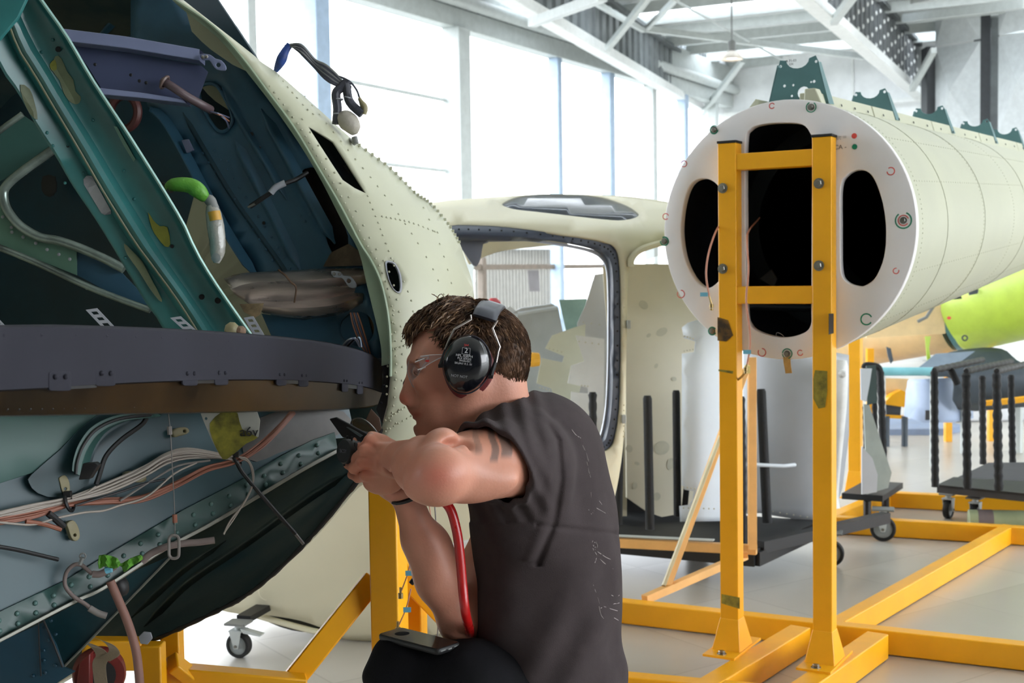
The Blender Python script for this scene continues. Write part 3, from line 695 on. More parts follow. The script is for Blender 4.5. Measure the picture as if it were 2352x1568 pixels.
mb = MB(); mb.beam(tp[0] - UZ * .04, tp[2] - UZ * .04, .04, .06); obj('front_rail', mb, M_mdf, rack)
mb = MB(); mb.beam(tp[2] - UZ * .04, tp[3] - UZ * .04, .04, .06); obj('side_rail', mb, M_mdf, rack)
for x0, y0, x1, y1, d, w in ((1361, 900, 1364, 1225, 5.5, 9.5), (1424, 960, 1420, 1205, 5.6, 9.5), (1487, 908, 1493, 1215, 5.5, 10.5), (1553, 896, 1556, 1185, 5.75, 9), (1703, 910, 1708, 1255, 5.35, 8), (1748, 893, 1762, 1200, 5.75, 11), (1588, 1010, 1570, 1190, 5.75, 7)):
    foampost('foam_wrapped_post', x0, y0, x1, y1, d, w * mpp(d), rack, wav=x0 in (1361, 1703))
def wheelthing(x, y, r, root, yaw, name='wheel'):
    c = Gd(x, y, 0); t = thing(name, '', '', (c.x, c.y, 0)); del t['label']; del t['category']
    castor(V((c.x, c.y, 0)), r, '', yaw=yaw, root=t); t.parent = root; t.location = V(t.location) - V(root.location)
wheelthing(2028, 1242, .062, rack, -.3, 'castor'); wheelthing(1908, 1300, .06, rack, -.3, 'castor'); wheelthing(1600, 1268, .055, rack, .2, 'castor'); wheelthing(1250, 1240, .055, rack, .2, 'castor')
obj('back_board', sheet([(1392, 960), (1710, 960), (1700, 1186), (1385, 1192)], [], lambda x, y: P(x, y, 6.25), 80), M_mdf, rack, solid=.02)
mb = MB(); mb.beam(rackp(1745, 1255), rackp(2035, 1188), .05, .05); mb2 = obj('outrigger', mb, M_mdf, rack)

def panel(name, label, cat, pts, da, th, m, group=None, slope=(0, 0), holes=(), smoothed=False, step=50, bend=0.0):
    xm = sum(p[0] for p in pts) / len(pts); yb = max(p[1] for p in pts); h = yb - min(p[1] for p in pts); w_ = max(abs(p[0] - xm) for p in pts)
    f = lambda x, y: P(x, y, da + slope[0] * (x - xm) / 100 + slope[1] * (yb - y) / 100 + bend * ((x - xm) / w_) ** 2)
    r = thing(name, label, cat, P(xm, yb, da)) if group is not None or True else None
    o = obj('panel_skin', sheet(sp2(pts, 3, True) if smoothed else pts, list(holes), f, step), m, r, solid=th, smooth=bend != 0)
    return r, f
M_pg = mat('grey_primed_panel', (190, 192, 196), rough=.45, var=.03, scale=3)
M_pw = mat('pale_blue_grey_panel', (204, 212, 220), rough=.4, var=.03, scale=3)
M_pc = mat('cream_grey_panel', (206, 208, 192), rough=.45, var=.04, scale=3)
M_beige = mat('beige_panel', (208, 202, 182), rough=.5, var=.03, scale=2)
M_pd = mat('mid_grey_panel', (168, 172, 178), rough=.45, var=.04, scale=2)
M_sage = mat('sage_panel', (134, 160, 146), rough=.5)
M_smudge = mat('grey_smudge', (188, 185, 166), rough=.55, var=.04, scale=20)
def rivrow(r, f, pts, m, off=.004, rad=.004, n_=None):
    mb = MB()
    for (x0, y0, x1, y1, k) in pts:
        for i in range(k): t = i / max(1, k - 1); mb.dome(f(x0 + (x1 - x0) * t, y0 + (y1 - y0) * t), -CF, rad, .001, 5)
    obj('fastener', mb, m, r, kind='stuff')
r, f = panel('access_panel', 'large sloping grey panel seen through the cabin window just behind the ear defenders', 'panel', [(1180, 716), (1196, 708), (1268, 698), (1282, 706), (1300, 800), (1290, 960), (1260, 1120), (1196, 1120), (1188, 900)], 6.3, .012, mat('blue_grey_panel', (178, 184, 190), rough=.35, var=.04), slope=(0, -.05))
mb = MB(); mb.tube([f(1190, 720), f(1280, 706)], .01, 6); obj('edge_bead', mb, M_pw, r); 
r, f = panel('access_panel', 'small sage green panel between the grey ones inside the cabin window', 'panel', [(1284, 688), (1348, 686), (1346, 742), (1300, 760)], 6.25, .012, M_sage)
r, f = panel('access_panel', 'tall light grey panel leaning right at the top of the cabin window', 'panel', [(1366, 630), (1410, 624), (1420, 760), (1424, 1180), (1330, 1190), (1326, 742), (1345, 700)], 6.1, .014, M_pg, slope=(0, .0)); rivrow(r, f, [(1340, 740, 1395, 748, 4)], M_smudge)
r, f = panel('access_panel', 'narrow cream panel at the right edge of the cabin window', 'panel', [(1384, 612), (1440, 612), (1440, 1185), (1405, 1185), (1398, 800)], 6.0, .014, M_beige)
r, f = panel('access_panel', 'notched cream grey panel with stepped left edge in the cabin window', 'panel', [(1268, 770), (1318, 752), (1345, 744), (1340, 860), (1330, 905), (1318, 1000), (1300, 1180), (1205, 1180), (1222, 905), (1262, 915), (1270, 905), (1266, 892), (1232, 880), (1244, 822), (1292, 832), (1296, 818), (1252, 800)], 5.9, .014, M_pc); rivrow(r, f, [(1262, 800, 1290, 808, 4), (1240, 890, 1262, 896, 4)], M_smudge)
r, f = panel('access_panel', 'white-grey notched panel beside the taped black post in the window', 'panel', [(1322, 770), (1388, 778), (1386, 1185), (1296, 1185), (1312, 900), (1352, 904), (1350, 890), (1304, 880), (1312, 840), (1342, 830)], 5.75, .014, mat('white_grey_panel', (206, 208, 210), rough=.45, var=.03), slope=(0, -.01)); rivrow(r, f, [(1336, 885, 1350, 887, 3), (1330, 784, 1375, 790, 4)], M_smudge)
mb = MB(); mb.lathe([(.03, 0), (.034, .02), (.03, .05)], P(1213, 826, 5.7), V((1, .2, 0)), 14); tag(obj('tape_roll', mb, mat('yellow_tape', (246, 184, 60), rough=.5)), 'small roll of yellow tape just behind the man\'s head', 'tape')
mb = MB(); mb.lathe([(.02, 0), (.035, .02), (.035, .05), (.015, .07)], P(1134, 718, 6.0), V((0, 0, 1)), 14); tag(obj('knob', mb, mat('red_plastic', (196, 60, 66), rough=.5), smooth=True), 'small red knob peeping over the ear defender headband', 'knob')
r, f = panel('access_panel', 'white angular bracket panel above the ear defender headband', 'panel', [(1090, 715), (1110, 704), (1118, 718), (1160, 714), (1172, 702), (1190, 718), (1186, 780), (1120, 780)], 6.1, .012, M_pw)
r, f = panel('access_panel', 'tall beige panel with grey smudges right of the cream cabin', 'panel', [(1436, 606), (1640, 606), (1640, 1150), (1560, 1180), (1520, 1187), (1488, 1176), (1440, 1142)], 6.0, .02, M_beige, slope=(.05, 0))
for x, y, rx, ry in ((1478, 700, 9, 12), (1520, 762, 14, 9), (1490, 770, 6, 4), (1445, 1030, 9, 8), (1520, 1028, 16, 18), (1548, 870, 6, 5), (1463, 1064, 4, 6), (1458, 1115, 6, 8), (1540, 1065, 8, 14), (1508, 1140, 9, 10), (1507, 840, 4, 6)):
    obj('smudge', sheet(ell(x, y, rx, ry, 14, rnd.uniform(0, 3)), [], lambda a, b: f(a, b) - CF * .003, 10), M_smudge, r, solid=.001)
r, f = panel('access_panel', 'pale blue-grey panel with cut notches left of the front yellow post', 'panel', [(1566, 752), (1578, 742), (1600, 735), (1660, 740), (1680, 800), (1680, 1196), (1562, 1198), (1560, 1162), (1580, 1160), (1592, 1148), (1594, 1128), (1572, 1124), (1565, 1112), (1566, 812), (1595, 808), (1598, 784), (1570, 776)], 5.6, .012, M_pw, bend=.12, step=24); rivrow(r, f, [(1572, 772, 1592, 778, 4), (1572, 806, 1592, 802, 4), (1570, 1118, 1596, 1122, 4), (1570, 1166, 1640, 1168, 7)], M_smudge)
r, f = panel('access_panel', 'broad mid-grey curved panel standing between the two front yellow posts', 'panel', [(1708, 760), (1780, 800), (1870, 800), (1950, 815), (1950, 1000), (1935, 1120), (1910, 1200), (1860, 1198), (1745, 1178), (1705, 1180)], 6.0, .016, M_pd, bend=.2, step=30); rivrow(r, f, [(1760, 1172, 1870, 1190, 8)], M_smudge)
mb = MB(); mb.tube([P(1716, 1066, 5.7), P(1800, 1070, 5.75), P(1826, 1067, 5.8)], .009, 8); tag(obj('prop_rod', mb, M_pw, smooth=True), 'thin white rod sticking out across the mid-grey curved panel', 'rod')
t = thing('rolled_fairing', 'tall white tubular fairing standing between the right front post and the rear yellow post', 'fairing', P(1932, 1180, 5.9))
mb = MB(); pts = [P(1930, 826, 5.9), P(1928, 860, 5.9), P(1926, 980, 5.9), P(1918, 1120, 5.9), P(1914, 1165, 5.9)]; mb.tube(smooth_path(pts, 4), [.03 + .012 * math.sin(i * .4) for i in range(17)], 14); obj('fairing_body', mb, mat('white_gelcoat', (226, 228, 228), rough=.3), t, smooth=True)
mb = MB(); mb.lathe([(.012, 0), (.02, .02), (.01, .035)], P(1932, 858, 5.84), -CF, 12); obj('end_fitting', mb, mat('white_gelcoat', (226, 228, 228)), t, smooth=True)
r, f = panel('access_panel', 'small white rounded flap hanging at the right of the rear yellow post', 'panel', [(1977, 846), (2003, 846), (1998, 880), (1990, 922), (1978, 918)], 6.2, .01, M_pw)
r, f = panel('access_panel', 'dark green panel edge behind the small white flap', 'panel', [(1990, 840), (2012, 838), (2014, 925), (1992, 930)], 6.25, .01, mat('dark_green_panel', (50, 70, 66), rough=.5))
r, f = panel('access_panel', 'long grey wedge-shaped panel leaning behind the rear yellow post', 'panel', [(1984, 928), (1996, 928), (2040, 1062), (2048, 1085), (2040, 1120), (1992, 1135)], 6.3, .014, mat('green_grey_panel', (164, 172, 164), rough=.5))
r, f = panel('access_panel', 'short grey wedge panel at the foot of the rear yellow post', 'panel', [(1980, 1025), (2004, 1052), (2016, 1090), (2014, 1130), (1980, 1135)], 6.15, .014, M_pg)
rk2 = thing('parts_rack', 'second black foam-post rack just right of the rear yellow post', 'rack', Gd(2010, 1180, 0))
for x0, y0, x1, y1, d, w in ((1989, 930, 1994, 1130, 6.4, 8), (2022, 850, 2030, 1075, 6.5, 8), (2008, 840, 2010, 1010, 6.6, 6)):
    foampost('foam_wrapped_post', x0, y0, x1, y1, d, w * mpp(d), rk2)
mb = MB(); mb.tube(smooth_path([P(1984, 846, 6.5), P(1990, 838, 6.5), P(2016, 842, 6.5), P(2023, 858, 6.5)], 4), .016, 8); obj('top_rail', mb, M_foam, rk2, smooth=True)
mb = MB(); mb.beam(P(1980, 1142, 6.3), P(2030, 1112, 6.8), .2, .03); obj('platform', mb, M_mdf, rk2)
for x, y, d in ((1992, 1150, 6.4), (2034, 1115, 6.8)):
    mb = MB(); p0 = P(x, y, d); mb.tube([p0, V((p0.x, p0.y, .0))], .02, 8); obj('leg', mb, M_mdf, rk2)

# pale orange trestle frame with a slanting brace
M_po = mat('faded_orange_paint', (236, 182, 112), rough=.5, var=.05); M_pcream = mat('faded_cream_paint', (206, 196, 160), rough=.5)
tr = thing('trestle_frame', 'faded pale orange angle-iron trestle with a slanting brace behind the left front post', 'trestle', Gd(1600, 1280, 0))
def bar(name, x0, y0, d0, x1, y1, d1, w, h, root, m, up=UZ): mb = MB(); mb.beam(P(x0, y0, d0), P(x1, y1, d1), w, h, up); return obj(name, mb, m, root, bevel=.002)
bar('upright', 1727, 820, 5.25, 1728, 1262, 5.25, .034, .03, tr, M_po, V((0, 1, 0)))
bar('bottom_bar', 1380, 1244, 5.5, 1738, 1262, 5.25, .03, .04, tr, M_po)
bar('top_edge', 1380, 1228, 5.5, 1640, 1240, 5.3, .03, .006, tr, M_steel)
bar('brace', 1532, 1345, 4.95, 1712, 850, 5.2, .03, .03, tr, M_po, V((0, 1, 0)))
bar('brace_edge', 1524, 1345, 4.93, 1655, 1000, 5.1, .012, .03, tr, M_pcream, V((0, 1, 0)))
bar('foot_bar', 1480, 1376, 4.85, 1712, 1275, 5.25, .03, .032, tr, M_po)
mb = MB(); q = P(1716, 848, 5.15); mb.box(q, .02, .03, .03); obj('knot', mb, mat('pale_tape', (226, 204, 130), rough=.7), tr)
mb = MB(); mb.box(P(1708, 1274, 5.2), .03, .03, .02); obj('foot_cap', mb, mat('orange_cap', (240, 160, 80)), tr)

# wheeled cart with foam posts, far right
cart = thing('foam_post_cart', 'black cart with six foam-wrapped posts and a charcoal deck at the right edge', 'cart', Gd(2250, 1190, 0))
dk = [Gd(2152, 1118, .2), Gd(2420, 1145, .2), Gd(2500, 1060, .2), Gd(2270, 1062, .2)]
mb = MB(); mb.prism([V((q.x, q.y, .2)) for q in dk], (0, 0, -.03)); obj('deck', mb, mat('charcoal_carpet', (70, 70, 72), rough=.9, bump=.4, bscale=120), cart)
mb = MB(); mb.prism([V((q.x, q.y, .2)) for q in (dk[0], dk[0].lerp(dk[3], .3), dk[1].lerp(dk[2], .3), dk[1])], (0, 0, .012)); obj('deck_edge', mb, M_mdf, cart)
for x0, y0, x1, y1, d, w in ((2146, 850, 2148, 1118, 6.55, 8.5), (2219, 856, 2222, 1122, 6.45, 9.5), (2289, 856, 2294, 1126, 6.35, 10), (2256, 862, 2258, 1066, 7.5, 7.5), (2322, 860, 2326, 1068, 7.5, 7.5), (2372, 856, 2376, 1066, 7.4, 8)):
    foampost('foam_wrapped_post', x0, y0, x1, y1, d, w * mpp(d), cart)
for pts in (((2146, 850, 6.55), (2256, 826, 7.5)), ((2219, 852, 6.45), (2322, 830, 7.5)), ((2289, 852, 6.35), (2372, 832, 7.4))):
    foampost('top_rail', pts[0][0], pts[0][1], pts[1][0], pts[1][1], pts[0][2], 7.5 * mpp(6.8), cart, d1=pts[1][2], step=.12, m=mat('wrapped_rail', (52, 50, 50), rough=.6, var=.3, scale=40))
foampost('stub_post', 2182, 845, 2200, 882, 6.8, 8 * mpp(6.8), cart, False)
for x, y in ((2178, 1190), (2240, 1200)):
    wheelthing(x, y, .05, cart, .9, 'castor')
for q in dk[1:3]:
    mb = MB(); mb.tube([V((q.x, q.y, .18)), V((q.x, q.y, 0))], .02, 8); obj('leg', mb, M_mdf, cart)

# lime green and beige aircraft body far off
M_lime = mat('lime_green_paint', (196, 224, 84), rough=.35, var=.04); M_bei = mat('beige_primer', (236, 204, 152), rough=.45, var=.04); M_bt = mat('blue_grey_band', (96, 146, 160), rough=.4)
M_lb = mat('light_blue_grey', (168, 184, 212), rough=.4, var=.03); M_nv = mat('dark_blue_grey', (64, 74, 84), rough=.5)
air = thing('far_tail_boom', 'lime green and beige tail boom beyond the near cream one', 'tail boom', P(2200, 960, 9.0))
def tp_(pts, name, m, seg=36): 
    mb = MB(); mb.tube([P(x, y, d) for x, y, d, r in pts], [r * mpp(d) for x, y, d, r in pts], seg); return obj(name, mb, m, air, smooth=True, angle=60)
tp_([(1900, 790, 10.2, 52), (1990, 775, 10.0, 64), (2178, 728, 9.6, 80)], 'beige_section', M_bei)
tp_([(2172, 728, 9.55, 82), (2205, 716, 9.5, 92)], 'blue_band', M_bt)
tp_([(2188, 718, 9.5, 70), (2198, 715, 9.48, 90), (2215, 712, 9.45, 97), (2300, 682, 9.2, 108), (2460, 628, 8.8, 125)], 'lime_section', M_lime)
obj('beige_door', sheet([(1990, 706), (2060, 690), (2165, 690), (2172, 766), (1990, 776)], [], lambda x, y: P(x, y, 9.25), 50), M_bei, air, solid=.02)
mb = MB(); mb.tube([P(2146, 700, 9.0), P(2128, 728, 9.0), P(2108, 738, 9.0)], .012, 6); obj('drain_pipe', mb, M_steeld, air)
for pts, m in (([(2188, 680), (2206, 676), (2210, 686), (2186, 688)], M_blk), ([(2225, 668), (2248, 664), (2246, 674), (2226, 678)], M_nv), ([(2036, 796), (2046, 800), (2052, 828), (2046, 835), (2040, 818)], M_nv)):
    obj('opening', sheet(pts, [], lambda x, y: P(x, y, 8.95), 50), m, air, solid=.01)
mb = MB(); mb.torus(P(2216, 776, 9.0), -CF, .018, .006, 12, 5); obj('lifting_point', mb, M_nv, air)
obj('lime_strap', sheet([(2125, 772), (2138, 772), (2134, 800), (2138, 826), (2130, 828)], [], lambda x, y: P(x, y, 9.15), 50), M_lime, air, solid=.01)
obj('red_sticker', sheet(ell(2180, 730, 5, 4, 8), [], lambda x, y: P(x, y, 8.9), 50), M_rink, air, solid=.004)
for x0, x1 in ((1990, 2010), (2170, 2230), (2270, 2290)):
    mb = MB(); mb.beam(P(x0 + 8, 800, 9.7), V((P(x0 + 8, 800, 9.7).x, P(x0 + 8, 800, 9.7).y, 0)), .05, .05); obj('support_leg', mb, M_yel, air)
tb = thing('teal_tube', 'pale teal tube lying across below the beige boom', 'tube', P(2080, 855, 8.5))
mb = MB(); mb.tube([P(2015, 853, 8.5), P(2150, 853, 8.5)], 10 * mpp(8.5), 14); obj('tube_body', mb, mat('pale_teal', (124, 190, 200), rough=.35), tb, smooth=True)
for x in (2030, 2140):
    mb = MB(); q = P(x, 860, 8.5); mb.tube([q, V((q.x, q.y, 0))], .012, 8); obj('tube_leg', mb, M_steel, tb, smooth=True)
fl = thing('pallet_truck', 'small yellow pallet truck behind the pale blue fairing', 'pallet truck', Gd(2050, 975, 0))
for pts, d, m in (([(2028, 868), (2088, 870), (2076, 912), (2030, 905)], 9.6, M_bei), ([(2030, 925), (2050, 905), (2070, 895), (2080, 900), (2078, 935), (2030, 928)], 9.5, M_yel), ([(2035, 930), (2070, 932), (2068, 955), (2036, 952)], 9.55, M_nv), ([(2030, 952), (2084, 955), (2084, 962), (2030, 960)], 9.5, M_yel)):
    obj('truck_part' if m is not M_yel else 'yellow_cover', sheet(pts, [], lambda x, y: P(x, y, d), 60), m, fl, solid=.12)
for x in (2036, 2078):
    mb = MB(); q = P(x, 955, 9.5); mb.tube([q, V((q.x, q.y, 0))], .025, 8); obj('truck_leg', mb, M_nv, fl)
r, f = panel('engine_fairing', 'pale blue fairing standing on the floor beyond the foam-post cart', 'fairing', [(2085, 872), (2200, 866), (2232, 870), (2236, 960), (2190, 970), (2120, 970), (2076, 955), (2080, 910)], 9.0, .02, M_lb, bend=.25, step=30)
mb = MB(); mb.box(P(2132, 953, 8.95), .04, .01, .07); obj('vent_slot', mb, M_blk, r)
r2 = thing('flat_skid', 'flat blue-grey skid plate on the floor under the pale blue fairing', 'plate', Gd(2120, 985, 0))
mb = MB(); q = [Gd(2030, 985, .05), Gd(2170, 985, .05), Gd(2215, 976, .05), Gd(2150, 962, .05), Gd(2030, 960, .05)]; mb.prism(q, (0, 0, -.05)); obj('skid_plate', mb, mat('mid_blue_grey', (128, 146, 176), rough=.4), r2)
nose = thing('dark_nose_cowling', 'dark blue-grey pointed cowling with a yellow stripe at the right edge', 'cowling', P(2300, 930, 8.8))
obj('cowling_skin', sheet(sp2([(2110, 850), (2160, 815), (2230, 800), (2300, 800), (2335, 826), (2370, 850), (2400, 925), (2340, 935), (2200, 940), (2190, 870), (2140, 862)], 3, True), [], lambda x, y: P(x, y, 8.8 + ((y - 870) / 90) ** 2 * .3), 26), M_nv, nose, smooth=True, solid=.02)
obj('yellow_stripe', sheet([(2262, 922), (2352, 912), (2400, 908), (2400, 918), (2300, 930), (2262, 932)], [], lambda x, y: P(x, y, 8.72 + ((y - 870) / 90) ** 2 * .3), 60), M_yel, nose, solid=.01)
obj('cowling_top', sheet([(2100, 852), (2150, 812), (2240, 806), (2180, 850)], [], lambda x, y: P(x, y, 8.7), 40), mat('grey_blue_top', (128, 146, 162), rough=.4), nose, solid=.01)
for x in (2215, 2340):
    mb = MB(); q = P(x, 925, 9.1); mb.tube([q, V((q.x, q.y, 0))], .03, 8); obj('cowling_leg', mb, M_steel, nose)
rc = thing('storage_case', 'low pale grey storage case on the floor right of the cowling', 'case', Gd(2300, 962, 0))
mb = MB(); q = Gd(2290, 968, 0); mb.box((q.x, q.y + .2, .09), .9, .4, .18); obj('case_body', mb, mat('pale_case', (214, 216, 222), rough=.5), rc, bevel=.02)
mb = MB(); mb.box((q.x, q.y - .002, .13), .88, .01, .012); obj('case_seam', mb, M_nv, rc)
ws = thing('trim_4', '', '', (0, 0, 0)); del ws['label']; del ws['category']; ws['kind'] = 'structure'
q = [P(2236, 670, 13), P(2500, 670, 12)]; q0 = [V((a.x, a.y, 0)) for a in q]
mb = MB(); mb.prism([q0[0], q0[1], V((q0[1].x, q0[1].y, 1.3)), V((q0[0].x, q0[0].y, 1.3))], (0, .1, 0)); struct('white_screen_wall', mb, M_white, ws)
mb = MB(); mb.box(P(2200, 785, 11), .2, .1, .3); q_ = obj('yellow_crate', mb, M_yel, bevel=.01); bpy.data.objects.remove(q_)
gl_ = thing('green_cylinder', 'blurred green drum lying on the floor beyond the rear yellow rails', 'drum', Gd(2300, 1195, 0))
a, b = Gd(2225, 1192, .05), Gd(2420, 1196, .05); mb = MB(); mb.tube([a, b], .05, 20); obj('drum_body', mb, mat('pale_green_drum', (176, 188, 150), rough=.4), gl_, smooth=True)
mb = MB(); mb.tube([a.lerp(b, .1), a.lerp(b, .28)], .0515, 20); obj('drum_band', mb, mat('mauve_band', (130, 118, 120), rough=.5), gl_, smooth=True)
# shed across the apron, seen through the cabin window
shed = thing('corrugated_shed', 'cream corrugated shed outside, seen through the cabin and hangar windows', 'shed', P(1190, 650, 34))
a, b = P(1090, 600, 34), P(1278, 600, 36); nn = V((0, -1, 0))
zt = P(1190, 566, 34).z
mb = corrug(V((a.x, a.y, 0)), V((b.x, b.y, 0)), 0, zt, nn, .12, .04); obj('shed_wall', mb, mat('cream_cladding', (128, 125, 116), rough=.6), shed, solid=.01)
mb = MB(); mb.beam(V((a.x - .3, a.y - .1, zt)), V((b.x + .1, b.y - .1, zt)), .3, .12); obj('shed_gutter', mb, M_steel, shed)
mb = MB(); q = [P(x, y, 33.7) for x, y in ((1211, 620), (1238, 620), (1240, 669), (1216, 669))]; mb.prism(q, (0, .05, 0)); wf = obj('shed_window', mb, mat('shed_window_pane', (60, 54, 54), rough=.3), shed)
mb = MB(); mb.loft([[P(x, y, d_) for x, y in sp2([(1209, 618), (1240, 618), (1243, 671), (1214, 671)], 1, True)] for d_ in (33.65, 33.6)] , cap=False); obj('window_trim', mb, M_white, wf)
# ================================================================== big open helicopter fuselage on the left
M_skin = mat('cream_primer_skin', (198, 199, 174), rough=.42, var=.03, scale=3, spec=.45)
M_flg = mat('sage_flange_paint', (164, 182, 156), rough=.45, var=.04)
M_web = mat('blue_teal_primer', (54, 94, 118), rough=.42, var=.12, scale=4, spec=.5, bump=.05, bscale=30)
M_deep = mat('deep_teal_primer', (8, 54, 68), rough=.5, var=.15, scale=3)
M_tealb = mat('teal_green_primer', (52, 122, 122), rough=.34, var=.12, scale=5, spec=.6, bump=.06, bscale=25)
M_sageb = mat('sage_green_primer', (112, 154, 134), rough=.4, var=.06, scale=6)
M_chan = mat('grey_violet_paint', (112, 120, 150), rough=.4, var=.05)
M_metal = mat('bare_aluminium', (200, 190, 182), rough=.28, metal=.85, var=.15, scale=6, bump=.1, bscale=20, stretch=(1, 1, 6))
M_belt = mat('charcoal_anodised', (52, 52, 60), rough=.75, var=.05, scale=6, spec=.12)
M_brown = mat('amber_brown_band', (58, 42, 20), rough=.4, var=.3, scale=2.5, spec=.25)
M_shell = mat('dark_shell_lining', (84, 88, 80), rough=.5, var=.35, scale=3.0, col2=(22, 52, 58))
M_steelp = mat('steel_blue_primer', (44, 76, 84), rough=.4, var=.07, scale=3, bump=.05, bscale=25)
M_gt = mat('green_teal_primer', (54, 92, 86), rough=.42, var=.06, scale=3)
M_nyl = mat('nylon_clamp', (146, 138, 104), rough=.5)
M_tab = mat('white_tab', (170, 174, 182), rough=.4)
M_pat = mat('yellow_filler', (138, 140, 50), rough=.6, var=.1, scale=20); M_pat2 = mat('grey_filler', (112, 122, 92), rough=.6, var=.12, scale=15)
fa = V((.35, .93, .0)).normalized()
FP0 = P(885, 780, 2.72)
def RM(k=0.0): return lambda x, y: HP(x, y, FP0 + fa * k, fa)
fus = thing('helicopter_fuselage', 'large open helicopter fuselage, cream outside and teal inside, filling the left of the picture', 'helicopter fuselage', P(200, 1500, 2.8))
rim = [(402, 0), (490, 61), (551, 126), (612, 207), (674, 291), (727, 379), (781, 471), (827, 559), (853, 600), (876, 653), (892, 730), (897, 806), (897, 864), (890, 940), (876, 985), (850, 1050), (820, 1105), (760, 1180), (700, 1248), (620, 1325), (560, 1370), (500, 1402), (420, 1440), (350, 1470), (300, 1485), (200, 1520), (90, 1580), (-200, 1620), (-500, 1400), (-680, 760), (-520, 200), (-250, -60), (0, -180), (200, -150), (320, -70)]
sil = [(421, 0), (494, 57), (582, 126), (600, 142), (638, 168), (700, 222), (768, 283), (826, 333), (898, 386), (952, 440), (990, 467), (1029, 513), (1055, 555), (1069, 600), (1085, 650), (1092, 720), (1090, 800), (1075, 880), (1045, 950), (1000, 1010), (935, 1062), (850, 1112), (825, 1118), (764, 1190), (704, 1254), (622, 1328), (560, 1371)]
FC = (110, 760)
def polar(c):
    o = [(math.atan2(y - FC[1], x - FC[0]), math.hypot(x - FC[0], y - FC[1])) for x, y in c]; o.sort(); return [a for a, _ in o], [r for _, r in o]
ra, rr_ = polar(rim); sa_, sr_ = polar(sil)
def dskin(x, y):
    a = math.atan2(y - FC[1], x - FC[0]); r = math.hypot(x - FC[0], y - FC[1]); r0 = np.interp(a, ra, rr_); r1 = max(np.interp(a, sa_, sr_), r0 + 3)
    t = min(1, max(0, (r - r0) / (r1 - r0))); w = (r1 - r0) / 220.0
    q = HP(x, y, FP0, fa); d = (q - CO).dot(CF)
    return d + w * (.10 * t + .42 * (1 - math.sqrt(max(0, 1 - (t * .985) ** 2))))
def SK(x, y): return P(x, y, dskin(x, y))
i0 = 0
skin_out = sp2(rim[0:21], 3) + sp2(sil[::-1], 3)
quad = [(707, 289), (736, 306), (766, 325), (790, 362), (816, 404), (841, 444), (815, 432), (787, 413), (760, 372), (733, 330)]
slot = sp2([(888, 606), (896, 602), (908, 608), (918, 632), (920, 660), (915, 670), (904, 662), (894, 640)], 2, True)
obj('outer_skin', sheet(skin_out, [quad, slot], SK, 22), M_skin, fus, smooth=True, solid=.004, angle=60)
obj('slot_rim', sheet(sp2([(x + (x - 903) * .22, y + (y - 636) * .1) for x, y in slot], 1, True), [slot], lambda x, y: P(x, y, dskin(x, y) - .003), 12), M_tab, fus, solid=.006)
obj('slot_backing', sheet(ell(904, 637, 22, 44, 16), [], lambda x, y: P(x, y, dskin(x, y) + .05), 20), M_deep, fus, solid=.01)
mb = MB(); mb.lathe([(.012, 0), (.008, .012)], P(900, 644, 2.8), -CF, 10); obj('latch', mb, M_bolt, fus, smooth=True)
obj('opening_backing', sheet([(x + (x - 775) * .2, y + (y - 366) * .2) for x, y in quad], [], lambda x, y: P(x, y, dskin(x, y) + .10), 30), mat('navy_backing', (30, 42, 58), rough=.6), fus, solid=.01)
# skin seams and rivet rows
def skinline(pts, n=6, rad=.0009): return [P(x, y, dskin(x, y) - .0004) for x, y in sp2(pts, n)]
mb = MB()
def rr_line(pts, pitch, rad=.0026, off=.0004):
    q = sp2(pts, 12); acc = 0; last = q[0]; out = [q[0]]
    for p in q[1:]:
        acc += math.hypot(p[0] - last[0], p[1] - last[1]); last = p
        if acc >= pitch: out.append(p); acc = 0
    for x, y in out:
        w = P(x, y, dskin(x, y)); a = P(x + 2, y, dskin(x + 2, y)) - w; b = P(x, y + 2, dskin(x, y + 2)) - w; n_ = a.cross(b); n_ = n_ if n_.dot(CO - w) > 0 else -n_
        mb.dome(w + n_.normalized() * off, n_, rad, .0016, 6)
def inset(k): return [(FC[0] + (x - FC[0]) * (1 + k / math.hypot(x - FC[0], y - FC[1])), FC[1] + (y - FC[1]) * (1 + k / math.hypot(x - FC[0], y - FC[1]))) for x, y in rim[0:16]]
rr_line(inset(12)[3:], 16); rr_line(inset(27)[4:15], 28)
rr_line([(640, 175), (700, 245), (730, 270)], 15); rr_line([(845, 450), (880, 540), (905, 610)], 14); rr_line([(878, 497), (940, 510), (1005, 534)], 7, .0028)
rr_line([(905, 600), (945, 690), (950, 760)], 22); rr_line([(700, 222), (800, 345), (900, 470), (985, 600), (1030, 700)], 26); rr_line([(960, 450), (1010, 560), (1045, 680)], 22)
rr_line([(903, 802), (935, 792), (960, 788)], 7); rr_line([(885, 965), (915, 945), (945, 925)], 7); rr_line([(885, 990), (915, 972), (945, 955)], 11); rr_line([(888, 905), (890, 850), (905, 700)], 18)
obj('rivet', mb, mat('rivet_cream', (196, 196, 172), rough=.5), fus, kind='stuff')  # rivets in nearly the same cream as the skin
# jagged seam teeth on the outline
mb = MB()
for x, y in sp2([(826, 333), (898, 386), (952, 440), (990, 467), (1029, 513), (1055, 555)], 5): mb.box(P(x, y, dskin(x, y) - .02), .006, .01, .006)
obj('edge_fastener', mb, M_skin, fus, kind='stuff')
